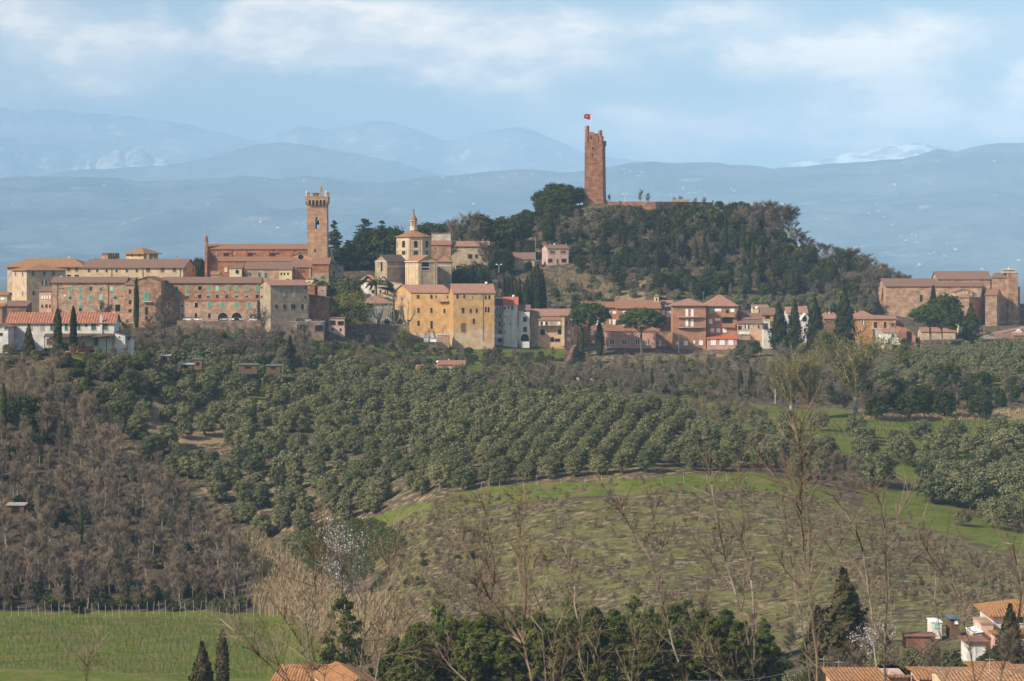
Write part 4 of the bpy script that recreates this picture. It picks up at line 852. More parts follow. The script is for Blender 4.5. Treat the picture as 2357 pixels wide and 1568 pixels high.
b = Bld('white_tower_house','narrow white house with open loggia right of the peach house','house',pt(5,1556,1070),pt(5,1642,1070),yy(5,512),yy(5,780),'white',depth=8)
b.roof('flat',None,'offwhite',.25).walls().win(0,5,[(1595,583,44,76,'t')],'white')
b = Bld('white_cottage','low white cottage with sloping roofline and one dark window','cottage',pt(5,1560,1062),pt(5,1735,1062),yy(5,690),yy(5,830),'offwhite',depth=7.96)
b.roof('shedl',yy(5,625),'offwhite',.1).walls().win(0,5,[(1682,735,26,40,'k')],'white')
b = Bld('small_yellow_house','small yellow house with tiled roof and big dish behind the peach house','house',pt(5,1425,1098),pt(5,1615,1098),yy(5,345),yy(5,440),'pale',depth=8)
b.roof('gu',yy(5,312),'r_pink',.5).walls()
T=thing('satellite_dish','large white satellite dish beside the small yellow house','satellite dish',W(*C(5,1475,385),1095)); dish(T,5,1474,354,1095,22)
b = Bld('roof_house','low house under a brown roof left of the dark conifers','house',pt(5,1532,1084),pt(5,1704,1084),yy(5,432),yy(5,560),'orange',depth=9)
b.roof('gu',yy(5,352),'r_brown',.5).walls().win(0,5,[(1610,470,60,40,'v')],'orange')
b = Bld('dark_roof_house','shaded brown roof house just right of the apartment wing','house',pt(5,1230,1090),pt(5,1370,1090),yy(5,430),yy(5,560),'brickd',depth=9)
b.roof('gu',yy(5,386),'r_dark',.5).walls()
b = Bld('white_arched_house','pale blue-white gabled house glimpsed between the dark conifers','house',pt(5,2035,1074),pt(5,2150,1074),yy(5,500),yy(5,720),'white',depth=8)
b.roof('gw',yy(5,420),'offwhite',.35).walls().win(0,5,[(2080,490,50,70,'a'),(2083,635,30,50,'k')],'offwhite',fw=.1)
for i,(x0,x1,y0,y1,lb) in enumerate(((1850,1912,338,410,'narrow brown roofed house left of the middle conifer'),(2004,2112,334,412,'brown roofed house directly above the white gabled house'))):
    b = Bld('cottage',lb,'cottage',pt(5,x0,1088),pt(5,x1,1088),yy(5,y1),yy(5,520),'offwhite',depth=9); b.roof('gu',yy(5,y0),'r_pink',.4).walls().win(0,5,[((x0+x1)/2,(y1+520)/2-10,24,30,'k')])
b = Bld('chimney_house','cream and orange house with many aerials left of the tallest right conifer','house',pt(6,148,1086),pt(6,276,1086),yy(6,628),yy(6,720),'brickd',depth=8)
b.roof('gu',yy(6,575),'r_pink',.5).walls().chimney(6,[(165,565,600,18),(205,560,600,22),(250,566,600,14)],'cream')
b = Bld('orange_house','long orange house with double brown roof and two dark doors','house',pt(6,472,1072),pt(6,942,1072),yy(6,634),yy(6,800),'orange',depth=6)
b.roof('shed',yy(6,600),'r_pink',.5).walls().win(0,6,[(585,680,40,42,'B'),(716,705,38,66,'k'),(822,702,30,64,'k')],'stone')
s=Bld('x','','',pt(6,475,1078.02),pt(6,685,1078.02),yy(6,597),yy(6,640),'brick2',depth=7,root=b.root,wname='rear_wall',skirt=1); s.roof('hip',yy(6,548),'r_pink',.5,name='rear_roof').walls().chimney(6,[(495,540,575,16)],'brick')
m=MB(); pbox(m,6,680,800,742,748,1068.5,3.4); m.build('terrace_slab','stone',b.root)
b = Bld('red_wall','red brick garden wall with small tiled turret right of the orange house','wall',pt(6,942,1076),pt(6,1032,1076),yy(6,668),yy(6,735),'brickr',depth=1.5,wname='wall_body'); b.roof('flat',None,'terra',.05,.1,name='coping').walls()
b = Bld('turret_hut','small brick hut with tiled cap in front of the red garden wall','hut',pt(6,870,1068),pt(6,935,1068),yy(6,682),yy(6,760),'brick2',depth=3); b.roof('pyr',yy(6,668),'r_red',.3).walls().win(0,6,[(903,705,24,30,'a')])
b = Bld('terrace_cottage','small white cottage with tiled roof and green shutter below the orange house','cottage',pt(6,798,1056),pt(6,972,1056),yy(6,785),yy(6,880),'offwhite',depth=7); b.roof('gu',yy(6,748),'r_pink',.3).walls().win(0,6,[(908,822,34,42,'G')])
b = Bld('grey_cottage','low grey cottage with stone balustrade left of the white terrace cottage','cottage',pt(6,716,1058),pt(6,792,1058),yy(6,762),yy(6,875),'stain',depth=8); b.roof('flat',None,'stone',.1).walls().win(0,6,[(765,825,26,30,'w')])
b = Bld('white_verandah','low white verandah with pale awning below the terrace cottage','verandah',pt(6,800,1050),pt(6,985,1050),yy(6,915),yy(6,1000),'white',depth=5); b.roof('shed',yy(6,882),'offwhite',.3).walls().win(0,6,[(835,965,50,50,'x'),(930,950,80,50,'v')])
b = Bld('cream_house','long cream house with pink roof behind the umbrella pines','house',pt(6,1225,1078),pt(6,1600,1078),yy(6,775),yy(6,910),'cream2',depth=10); b.roof('gu',yy(6,728),'r_pink',.4).walls().win(0,6,[(1290,850,24,36,'x'),(1395,850,24,36,'x'),(1540,840,24,36,'x')])
b = Bld('yellow_strip_house','narrow yellow rendered house between pines and cypress below the friary','house',pt(6,1640,1100),pt(6,1700,1100),yy(6,580),yy(6,760),'pale',depth=5); b.roof('flat',None,'stone',.1).walls()
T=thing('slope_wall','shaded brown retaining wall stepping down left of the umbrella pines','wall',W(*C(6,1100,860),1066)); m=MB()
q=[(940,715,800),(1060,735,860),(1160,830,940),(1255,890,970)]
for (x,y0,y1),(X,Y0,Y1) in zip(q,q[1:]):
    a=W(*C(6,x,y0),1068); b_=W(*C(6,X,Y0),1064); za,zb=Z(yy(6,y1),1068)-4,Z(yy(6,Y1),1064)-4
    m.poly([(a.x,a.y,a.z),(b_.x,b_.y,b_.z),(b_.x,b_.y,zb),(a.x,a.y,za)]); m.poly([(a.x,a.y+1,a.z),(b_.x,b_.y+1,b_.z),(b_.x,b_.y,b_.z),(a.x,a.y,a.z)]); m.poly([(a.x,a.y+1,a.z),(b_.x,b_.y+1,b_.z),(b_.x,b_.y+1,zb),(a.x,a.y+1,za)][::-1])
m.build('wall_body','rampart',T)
# lower right hamlet
b = Bld('grey_house','grey house with pink gabled roof at the foot of the friary','house',pt(6,1838,1064),pt(6,2030,1064),yy(6,825),yy(6,925),'greyp',depth=9); b.roof('gw',yy(6,782),'r_pink',.5).walls().win(0,6,[(1940,840,10,14,'k'),(1880,880,20,30,'k')])
b = Bld('yellow_cottage','bright yellow cottage with brown arched door, right edge','cottage',pt(6,1950,1052),pt(6,2190,1052),yy(6,885),yy(6,972),'pale',depth=6); b.roof('shed',yy(6,868),'r_pink',.25).walls().win(0,6,[(2026,945,36,50,'a'),(2087,925,12,26,'k')])
b = Bld('brown_roof_house','house with broad brown roofs above the yellow cottage','house',pt(6,2045,1060),pt(6,2238,1060),yy(6,855),yy(6,900),'peach',depth=9); b.roof('gu',yy(6,795),'r_brown',.5).walls().win(0,6,[(2215,880,30,20,'w')])
b = Bld('brick_house','red brick house at the right edge beside the yellow cottage','house',pt(6,2240,1058),pt(6,2420,1058),yy(6,815),yy(6,925),'brickr',depth=9); b.roof('gu',yy(6,788),'r_pink',.4).walls().win(0,6,[(2300,860,16,26,'k')])
b = Bld('grey_roof_house','house with sloping grey brown roof and white dish at the right edge','house',pt(6,2060,1074),pt(6,2430,1074),yy(6,800),yy(6,860),'offwhite',depth=12); b.roof('shedr',yy(6,722),'r_pink',.4).walls()
b = Bld('white_gable_house','white house end with small window at the extreme right edge','house',pt(6,2318,1068),pt(6,2440,1068),yy(6,750),yy(6,830),'white',depth=6); b.roof('gu',yy(6,725),'r_pink',.3).walls().win(0,6,[(2345,775,14,24,'k')])
T=thing('satellite_dish','white satellite dish above the right edge roofs','satellite dish',W(*C(6,2290,790),1066)); dish(T,6,2290,765,1066,14)
# ---- friary church on the right
b = Bld('friary','large rose brick friary church with stepped brown roofs on the right','church',pt(6,828,1150),pt(6,1890,1150),yy(6,272),yy(6,700),'brick2',depth=24)
b.roof('gu',yy(6,190),'r_brown',.6).walls().win(0,6,[(1220,410,30,72,'k'),(1332,408,20,60,'x')],'brickd').band(0,yy(6,273),yy(6,280),'brickd',.2); R=b
s=Bld('x','','',pt(6,1400,1156),pt(6,1985,1156),yy(6,192),yy(6,280),'brick2',depth=14,root=R.root,wname='nave_wall',skirt=2); s.roof('gu',yy(6,110),'r_brown',.5,name='nave_roof').walls()
s=Bld('x','','',pt(6,2000,1152),pt(6,2180,1152),yy(6,178),yy(6,780),'brick2',right=pt(6,2262,1166),root=R.root,wname='choir_wall'); s.roof('gu',yy(6,128),'r_brown',.4,name='choir_roof').walls()
s=Bld('x','','',pt(6,1888,1160),pt(6,2004,1160),yy(6,205),yy(6,780),'brick',depth=8,root=R.root,wname='link_wall'); s.roof('shed',yy(6,165),'r_brown',.3,name='link_roof').walls()
s=Bld('x','','',pt(6,2184,1150),pt(6,2292,1150),yy(6,135),yy(6,780),'brick',depth=14,root=R.root,wname='apse_wall'); s.roof('flat',None,'brickd',.1,name='apse_roof').walls().win(0,6,[(2226,480,16,130,'t')],'brick')
s=Bld('x','','',pt(6,2292,1153),pt(6,2312,1153),yy(6,290),yy(6,780),'brick',depth=10,root=R.root,wname='buttress'); s.roof('flat',None,'brickd',.05,name='buttress_cap').walls()
s=Bld('x','','',pt(6,1562,1136),pt(6,1752,1136),yy(6,395),yy(6,800),'brick2',right=pt(6,1888,1149.9),root=R.root,wname='chapel_wall'); s.roof('hip',yy(6,362),'r_pink',.4,name='chapel_roof').walls().band(0,yy(6,397),yy(6,405),'stone',.15)
s=Bld('x','','',pt(6,1590,1142),pt(6,1785,1142),yy(6,335),yy(6,372),'cream2',depth=7.9,root=R.root,wname='attic_wall',skirt=.5); s.roof('gw',yy(6,300),'r_pink',.4,name='attic_roof').walls().win(0,6,[(1665,330,8,14,'k'),(1700,325,8,14,'k'),(1752,350,14,18,'k')],'cream2',fw=.05)
s=Bld('x','','',pt(6,1785,1143),pt(6,1876,1143),yy(6,342),yy(6,385),'greyp',depth=6.9,root=R.root,wname='stair_wall',skirt=.5); s.roof('flat',None,'stone',.1,name='stair_roof').walls()
s=Bld('x','','',pt(6,1928,1136),pt(6,2058,1136),yy(6,372),yy(6,800),'brick2',right=pt(6,2105,1151.9),root=R.root,wname='sacristy_wall'); s.roof('gu',yy(6,308),'r_red',.3,name='sacristy_roof').walls()
m=MB(); pbox(m,6,2128,2262,98,130,1153,4); pbox(m,6,2120,2272,92,98,1152.6,5); m.build('bell_terrace','stain',R.root)
for x in (2132,2152,2172,2215,2240,2262):
    m=MB(); pbox(m,6,x-4,x+4,78,93,1153,.8); m.build('pinnacle','stain',R.root)
m=MB(); p=W(*C(6,2195,78),1155); m.lathe(p,[(1.5,p.z-2.2),(1.3,p.z-1.2),(.6,p.z-.4),(.2,p.z+.3),(.3,p.z+.7),(.05,p.z+1.1)],10); m.build('cupola','stain',R.root)
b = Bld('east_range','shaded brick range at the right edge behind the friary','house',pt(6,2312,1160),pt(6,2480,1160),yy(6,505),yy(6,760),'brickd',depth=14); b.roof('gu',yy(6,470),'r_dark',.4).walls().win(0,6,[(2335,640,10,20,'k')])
# ---- Frederick style keep on the hill
D=1290
T=thing('hilltop_tower','tall square red brick keep with broken round piers on top of the hill','tower',W(*C(7,815,770),D+6))
def keep(m,y,xl,xm,xr,off=0): 
    z=Z(yy(7,y),D); L=(CXx(7,xl)-CX)/F*(D); Mx=(CXx(7,xm)-CX)/F*D; Rx=(CXx(7,xr)-CX)/F*(D+10)
    w=Vector((Mx-L,1.4,0)); r=Vector((Rx-Mx,10,0)); P0=Vector((L,D-1.0,z)); P1=Vector((Mx,D,z)); P2=Vector((Rx,D+10,z)); return [P0,P1,P2,P0+P2-P1]
m=MB(); lv=[(800,728,893,940),(775,722,890,928),(735,733,884,908),(290,736,878,902)]; rings=[keep(m,*q) for q in lv]; rings[0]=[Vector((p.x,p.y,p.z-4)) for p in rings[0]]
for a,b_ in zip(rings,rings[1:]):
    for i in range(4): j=(i+1)%4; m.poly([a[i],a[j],b_[j],b_[i]])
m.poly(rings[-1]); m.build('shaft','brickt',T)
P=rings[-1]; zt=P[0].z; dF=(P[1]-P[0]).normalized(); nF=Vector((dF.y,-dF.x,0)); 
def fr7(x): 
    a=P[0]; t=(CXx(7,x)-CX)/F; return (t*a.y-a.x)/(dF.x-t*dF.y)
for x0,x1,y,dd in ((739,770,155,0.1),(772,789,150,7.5),(861,894,185,6.5),(845,892,236,0.2)):
    u0,u1=fr7(x0),fr7(x1); r=(u1-u0)/2; c=P[0]+dF*(u0+r)-nF*(r+dd); m=MB(); m.lathe(c,[(r,zt-.01),(r,Z(yy(7,y),D)),(r*.5,Z(yy(7,y),D)+.05),(.01,Z(yy(7,y),D)+.05)],12); m.build('round_pier','brickt',T)
m=MB(); m.box((P[0],dF,-nF),fr7(771),fr7(811),.15,1.0,zt-.01,Z(yy(7,205),D)); m.box((P[0],dF,-nF),fr7(812),fr7(846),.25,1.0,zt-.01,Z(yy(7,216),D)); m.build('parapet','brickt',T)
a=P[1]; r=(P[2]-P[1]).normalized(); m=MB(); m.box((a,r,Vector((r.y,-r.x,0))),6.,9.9,-1.0,-.05,zt-.01,zt+1.2); m.box((a,r,Vector((r.y,-r.x,0))),8.6,10.4,-.4,.5,zt-1.6,zt+1.3); m.build('corbel','brickt',T)
f=rings[3]
for x,y,w,h in ((787,250,8,28),(804,335,12,20),(799,393,8,20)):
    z0=Z(yy(7,y+h/2),D); t=(z0-rings[2][0].z)/(rings[3][0].z-rings[2][0].z); A_=rings[2][0].lerp(rings[3][0],t) if y>290 else P[0]-nF*.15
    uu=((CXx(7,x)-CX)/F*A_.y-A_.x)/(dF.x-(CXx(7,x)-CX)/F*dF.y)
    window(T,(A_,dF,nF),uu-w/7/F*D/1.0,uu+w/7/F*D,z0,Z(yy(7,y-h/2),D),'v','brickt',.1)
b7=lambda x0,x1,y0,y1,D0,dep,mat,nm,par: (lambda m:(pbox(m,7,x0,x1,y0,y1,D0,dep),m.build(nm,mat,par)))(MB())
T=thing('flag','red banner with pale crest flying from the pole on the hilltop keep','flag',W(*C(7,785,150),D+3))
m=MB(); m.tube([W(*C(7,785,215),D+3),W(*C(7,785,45),D+3)],[.12,.07],5); m.build('flagpole','wht',T)
m=MB(); N=8; dd=lambda u: .35*math.sin(u*5)
top=[(784-u*50-2,57+u*7+2*math.sin(u*7)) for u in [i/N for i in range(N+1)]]; bot=[(782-u*54+2,106-u*9+2*math.sin(u*6)) for u in [i/N for i in range(N+1)]]
for i in range(N):
    q=[W(*C(7,*top[i]),D+3+dd(i/N)),W(*C(7,*top[i+1]),D+3+dd((i+1)/N)),W(*C(7,*bot[i+1]),D+3+dd((i+1)/N)),W(*C(7,*bot[i]),D+3+dd(i/N))]; m.poly(q); m.poly([(p.x,p.y+.03,p.z) for p in reversed(q)])
fl=m.build('banner','red',T); m=MB()
for k in range(8):
    a0,a1=k*math.pi/4,(k+1)*math.pi/4; m.poly([W(*C(7,752,80),D+2.75),W(*C(7,752+6*math.cos(a0),80+9*math.sin(a0)),D+2.75),W(*C(7,752+6*math.cos(a1),80+9*math.sin(a1)),D+2.75)])
m.build('crest','rose',fl)
T=thing('rampart','low brick rampart wall running right from the hilltop keep','rampart',W(*C(7,1200,830),1284))
m=MB(); q=[(925,765,835,1286),(1310,766,855,1278),(1600,768,850,1290),(1760,772,840,1300)]
for (x,y0,y1,d0),(X,Y0,Y1,d1) in zip(q,q[1:]):
    a=W(*C(7,x,y0),d0); c=W(*C(7,X,Y0),d1); m.poly([a,c,(c.x,c.y,Z(yy(7,Y1),d1)-3),(a.x,a.y,Z(yy(7,y1),d0)-3)]); m.poly([a,(a.x,a.y+1.4,a.z),(c.x,c.y+1.4,c.z),c]); m.poly([(a.x,a.y+1.4,a.z),(c.x,c.y+1.4,c.z),(c.x,c.y+1.4,Z(yy(7,Y1),d1)-3),(a.x,a.y+1.4,Z(yy(7,y1),d0)-3)][::-1])
m.build('rampart_wall','rampart',T); m=MB(); pbox(m,7,1435,1578,748,772,1292,3); m.build('blockhouse','brick2',T)
b = Bld('pink_house','small pink house with tiled roof standing alone on the wooded slope','house',pt(7,437,1208),pt(7,606,1210),yy(7,1140),yy(7,1278),'rose',left=pt(7,392,1216))
b.roof('gu',yy(7,1112),'r_brown',.4).walls().win(0,7,[(475,1172,44,24,'t'),(562,1172,44,24,'t'),(458,1240,34,30,'k'),(568,1240,40,30,'k'),(517,1250,16,44,'t')],'stone').win(3,7,[(410,1170,10,30,'x'),(410,1240,10,26,'x')],'stone')
b.chimney(7,[(455,1100,1118,8),(586,1098,1118,8)],'brick2')
T=thing('satellite_dish','tiny white satellite dish on the lone pink house','satellite dish',W(*C(7,493,1120),1212)); dish(T,7,493,1108,1212,8)
b = Bld('slope_house','low house with brown roof half hidden left of the lone pink house','house',pt(7,138,1204),pt(7,332,1204),yy(7,1225),yy(7,1260),'peach',depth=8); b.roof('gu',yy(7,1176),'r_brown',.5).walls()
b = Bld('garden_shed','small brick shed with flat roof immediately left of the lone pink house','shed',pt(7,328,1206),pt(7,388,1206),yy(7,1252),yy(7,1276),'brick2',depth=4); b.roof('flat',None,'terra',.1).walls()
b = Bld('villa','beige villa with long brown roof behind the trees right of the domed church','villa',pt(3,1372,1196),pt(3,1762,1196),yy(3,437),yy(3,640),'cream2',depth=12); b.roof('gu',yy(3,390),'r_pink',.7).walls().win(0,3,[(1585,462,30,40,'x'),(1575,545,44,46,'k'),(1640,545,30,40,'k'),(1700,470,24,40,'x')],'stone').chimney(3,[(1470,362,395,10),(1703,366,395,12)],'brick2')
b = Bld('balustrade_house','pale house with pierced roof parapet just right of the drum','house',pt(3,1182,1160),pt(3,1380,1160),yy(3,425),yy(3,560),'brick',depth=10); b.roof('gu',yy(3,385),'r_red',.4).walls().win(0,3,[(1222,465,16,40,'t')])
b = Bld('brick_parapet','row of pinkish brick merlons on a wall behind the drum','parapet',pt(3,1184,1176),pt(3,1380,1176),yy(3,322),yy(3,420),'stain',depth=.8,wname='parapet_wall')
b.walls(); m=MB(); a,d,n=b.face(0); L=(b.P[1]-b.P[0]).length
for i in range(12): m.box((a,d,n),L*i/12,L*(i+.5)/12,-.7,-.1,b.ze,b.ze+.8)
m.build('merlons','brick2',b.root)
# rubble bank behind the bell tower
# ---- houses and sheds below the town
b = Bld('pink_farmhouse','pinkish farmhouse with red roof below the ochre houses among olives','farmhouse',pt(10,668,925),pt(10,853,925),yy(10,213),yy(10,300),'peach',depth=7); b.roof('gu',yy(10,186),'r_red',.4).walls().win(0,10,[(700,245,14,22,'k'),(815,250,12,30,'k')]).chimney(10,[(742,178,192,10)],'offwhite')
s=Bld('x','','',pt(10,515,924),pt(10,666,924),yy(10,248),yy(10,300),'peach',depth=6,root=b.root,wname='wing_wall'); s.roof('shed',yy(10,217),'r_red',.3,name='wing_roof').walls()
T=thing('satellite_dish','white satellite dish beside the pinkish farmhouse roof','satellite dish',W(*C(10,664,215),923)); dish(T,10,664,197,923,9)
for c,x0,x1,y0,y1,D0,mr,mw,lb in ((9,1112,1170,145,182,800,'grey','wood','tin roofed shed with white rubbish on top, left of the other garden sheds'),(9,1338,1392,170,225,812,'cgreen','brickd','brown allotment shed with pale green tarpaulin'),
  (9,1648,1775,208,240,820,'cgreen','wood','long low shed with pale green corrugated roof'),(9,1838,1935,214,240,828,'cgreen','wood','dark green roofed shed right of the long low shed'),(9,1248,1330,205,235,806,'grey','wood','open shelter of poles and white sheets between the garden sheds')):
    b = Bld('shed',lb,'shed',pt(c,x0,D0),pt(c,x1,D0),yy(c,y0+10),yy(c,y1),mw,depth=4,skirt=2); b.roof('shed',yy(c,y0),mr,.3,.1).walls().win(0,c,[((x0+x1)/2,(y0+y1)/2+12,(x1-x0)*.35,(y1-y0)*.4,'v')],'wood',fw=.06)
b = Bld('hay_shed','small open timber shed with tin roof at the left edge of the wood','shed',pt(16,40,655),pt(16,150,655),yy(16,75),yy(16,132),'wood',depth=4,skirt=2); b.roof('shed',yy(16,58),'greyp',.4,.1).walls().win(0,16,[(95,105,50,40,'v')],'wood',fw=.08)
# ---- foreground houses, bottom
b = Bld('villa','white villa with orange hipped roof at the lower right edge','villa',pt(12,2148,345),pt(12,2560,345),yy(12,828),yy(12,1010),'white',depth=10); b.roof('hip',yy(12,735),'r_nearo',.9).walls().chimney(12,[(2193,752,802,20)],'brick2').win(0,12,[(2330,870,40,50,'G'),(2250,960,60,60,'v')])
s=Bld('x','','',pt(12,2155,341),pt(12,2560,341),yy(12,965),yy(12,1030),'rose',depth=3.9,root=b.root,wname='porch_wall'); s.roof('shed',yy(12,940),'r_nearo',.4,name='porch_roof').walls()
b = Bld('white_annex','low white annex with flat parapet left of the white villa','annex',pt(12,2062,344),pt(12,2146,344),yy(12,908),yy(12,1005),'rose',depth=6); b.roof('flat',None,'brick2',.1).walls()
b = Bld('red_awning_house','small white house with dark red awning roof in front of the annex','house',pt(12,1968,336),pt(12,2092,336),yy(12,1020),yy(12,1085),'white',depth=5); b.roof('shed',yy(12,985),'rampart',.5).walls()
b = Bld('chicken_house','low pale shed with slanting white roof left of the awning house','shed',pt(12,2005,343),pt(12,2065,343),yy(12,955),yy(12,985),'rose',depth=5); b.roof('shedl',yy(12,965),'wht',.2,.1).walls()
b = Bld('caravan','boxy white and green garden cabin on the slope above the red roofs','cabin',pt(12,1722,362),pt(12,1788,362),yy(12,893),yy(12,960),'offwhite',depth=4,skirt=1); b.roof('flat',None,'wht',.15,.1).walls().win(0,12,[(1752,912,30,26,'l')],'wht',fw=.05)
b = Bld('tarp_shed','low shed with white panel and blue tank right of the garden cabin','shed',pt(12,1850,362),pt(12,1912,362),yy(12,872),yy(12,915),'wood',depth=4,skirt=2); b.roof('flat',None,'dark',.3,.1).walls().win(0,12,[(1890,888,26,34,'w')],'wood',fw=.05)
b = Bld('curved_roof_shed','long low shed with rusty curved roof below the garden cabin','shed',pt(12,1545,356),pt(12,1745,356),yy(12,985),yy(12,1010),'rampart',depth=4,skirt=2); b.roof('shed',yy(12,960),'rampart',.3,.1).walls()
for c,x0,x1,ye,yr,D0,dep,kind,mat,wl,lb in ((12,1055,1400,1292,1255,268,8,'hip','r_nearo','peach','brown orange hipped roof, leftmost of the bottom right roofs'),(12,1400,1560,1262,1242,274,7,'shed','r_near','rose','pinkish plain roof between the hipped roof and the tiled ones'),
   (12,1645,1818,1272,1222,276,7,'gu','r_nearo','peach','orange roof with pale gutter, right of the pinkish plain roof'),(12,1822,2080,1300,1228,262,9,'gu','r_near','cream','coarse tan tiled roof at the bottom right'),
   (12,2035,2288,1222,1182,285,6,'gu','r_nearo','peach','small pink house with steep row tiled roof'),(12,2080,2560,1310,1225,258,9,'hip','r_near','cream','large mossy yellow tiled roof at the bottom right corner'),(12,2292,2560,1262,1205,282,8,'gu','r_near','cream','brown row tiled roof at the right edge bottom')):
    b = Bld('village_house',lb,'house',pt(c,x0,D0),pt(c,x1,D0),yy(c,ye),yy(c,1420),wl,depth=dep,skirt=4); b.roof(kind,yy(c,yr),mat,.5,.2).walls().chimney(c,[((x0*.7+x1*.3),yr-14,yr+20,14)],'brick2')
b = Bld('orange_roof_house','house with bright orange tiled roof and beige gable at the bottom','house',pt(16,2122,310),pt(16,2420,312),yy(16,1230),yy(16,1330),'cream',left=pt(16,1985,322))
b.P[0]=b.P[0]; b.roof('gw',yy(16,1112),'r_nearo',.5)
b.walls()
s=Bld('x','','',pt(16,1735,322),pt(16,2100,322),yy(16,1175),yy(16,1330),'peach',depth=12,root=b.root,wname='wing_wall'); s.roof('hip',yy(16,1097),'r_nearo',.5,name='wing_roof').walls().chimney(16,[(2015,1078,1100,10),(2052,1080,1102,10)],'copper')
# ---- cars
def car(label, x, y, c, D, mat, L=4.2, rz=0, group='cars parked along the convent terrace'):
    p=W(*C(c,x,y),D); T=thing('parked_car',label,'car',p,group,rz); m=MB(); fr=(Vector((0,0,0)),Vector((1,0,0)),Vector((0,1,0)))
    prof=[(-L/2,.35),(-L/2,.75),(-L/2+.35,.88),(-L/2+.9,.92),(L/2-.5,.9),(L/2-.05,.7),(L/2,.35)]
    w=.82
    for a,b_ in zip(prof,prof[1:]+prof[:1]): m.poly([(a[0],-w,a[1]),(b_[0],-w,b_[1]),(b_[0],w,b_[1]),(a[0],w,a[1])])
    m.poly([(q[0],-w,q[1]) for q in prof]); m.poly([(q[0],w,q[1]) for q in reversed(prof)])
    bd=m.build('body',mat,T,loc=(0,0,0)); m=MB(); c0=[(-L/2+.35,.9),(-L/2+.75,1.38),(L/2-1.5,1.4),(L/2-.75,.9)]; w2=.7
    for a,b_ in zip(c0,c0[1:]): m.poly([(a[0],-w2,a[1]),(b_[0],-w2,b_[1]),(b_[0],w2,b_[1]),(a[0],w2,a[1])])
    m.poly([(q[0],-w2,q[1]) for q in c0]); m.poly([(q[0],w2,q[1]) for q in reversed(c0)]); m.build('glasshouse','dark',T,loc=(0,0,0))
    m=MB(); m.poly([(c0[1][0],-w2-.01,1.405),(c0[2][0],-w2-.01,1.415),(c0[2][0],w2+.01,1.415),(c0[1][0],w2+.01,1.405)]); m.build('roof_panel',mat,T,loc=(0,0,0))
    for sx in (-L/2+.8,L/2-.8):
        for sy in (-.84,.64):
            m=MB(); r=.32; R=[(sx+r*math.cos(k*math.pi/5),r*math.sin(k*math.pi/5)+r) for k in range(10)]
            m.poly([(q[0],sy,q[1]) for q in R]); m.poly([(q[0],sy+.2,q[1]) for q in reversed(R)])
            for k in range(10): m.poly([(R[k][0],sy,R[k][1]),(R[(k+1)%10][0],sy,R[(k+1)%10][1]),(R[(k+1)%10][0],sy+.2,R[(k+1)%10][1]),(R[k][0],sy+.2,R[k][1])])
            m.build('wheel','tyre',T,loc=(0,0,0))
    return T
LB=['white car, leftmost in the terrace row, behind the bare trees','second white car from the left in the terrace row','white car parked left of the arches','silver car in front of the left dark arch','silver car before the right dark arch','white car just right of the arches','white car at the right end of the brick terrace range','grey car below the rusty brick flank of the corner house','silver car, first on the parking deck','white car, second on the parking deck','dark car in the middle of the parking deck','silver car right of the dark car on the deck','dark car near the right end of the deck']
for i,(x,c,mt,y,Dc) in enumerate(((2190,1,'carw',1001,1029.8),(2292,1,'carw',1001,1029.8),(105,2,'carw',1366,1030),(372,2,'cars',1366,1030),(515,2,'cars',1366,1030.2),(665,2,'carw',1368,1030),(470,2,'carw',1366,1030.2),(765,2,'cars',1370,1030),(985,2,'cars',1376,1026.5),(1050,2,'carw',1376,1026.5),(1115,2,'card',1376,1026.5),(1180,2,'cars',1376,1026.5),(1270,2,'card',1376,1026.5))):
    car(LB[i] if i!=6 else 'white van-like car between the two dark arches',x,y,c,Dc,mt,4.2,random.choice((0,math.pi,math.pi/2*.9)) if i<2 else math.pi*(i%2))
for x,lb in ((720,'white car under the pruned trees of the arched villa'),(752,'second white car beside the arched villa doorway')): car(lb,x,1230,3,1054,'carw',group='cars beside the arched villa')
# ================================================================= VEGETATION
rg = np.random.default_rng(11)
def fastmesh(name, verts, nper, mat):
    """verts (N*nper,3) of separate faces"""
    n = len(verts)//nper; me = bpy.data.meshes.new(name)
    me.vertices.add(len(verts)); me.vertices.foreach_set('co', verts.astype(np.float32).ravel())
    me.loops.add(len(verts)); me.loops.foreach_set('vertex_index', np.arange(len(verts), dtype=np.int32))
    me.polygons.add(n); me.polygons.foreach_set('loop_start', np.arange(0, len(verts), nper, dtype=np.int32))
    me.update(calc_edges=True); me.materials.append(M[mat] if isinstance(mat,str) else mat); return me
def unit(a): return a/np.maximum(np.linalg.norm(a, axis=1, keepdims=True), 1e-9)
def leafquads(P, N, size, asp=1.6, up=0.):
    n = len(P); N = unit(unit(N)+rg.normal(0,.33,(n,3))); R = rg.normal(0,1,(n,3)); R[:,2] += up
    T = unit(np.cross(N, R)); B = np.cross(N, T); s = size*rg.uniform(.6,1.35,(n,1))
    if up: T, B = B, T
    a = P-T*s*.5-B*s*asp*.5; b = P+T*s*.5-B*s*asp*.5; c = P+T*s*.35+B*s*asp*.5; d = P-T*s*.35+B*s*asp*.5
    return np.stack([a,b,c,d],1).reshape(-1,3)
def clumps(cl, n, size, asp=1.5, shell=.55, low=.0):
    out = []; vol = np.array([c[3]*c[4]*c[5] for c in cl])**(2/3.); vol = vol/vol.sum()
    for c, v in zip(cl, vol):
        k = max(6, int(n*v)); d = unit(rg.normal(0,1,(k,3))); d[:,2] = np.where(d[:,2] < -.3, -d[:,2]*.6, d[:,2]); r = rg.uniform(shell,1,(k,1))**.7*(1+.12*rg.normal(0,1,(k,1)))
        P = np.array(c[:3])+d*r*np.array(c[3:6]); out.append(leafquads(P, d/np.array(c[3:6])*max(c[3:6]), size, asp))
    return np.concatenate(out)
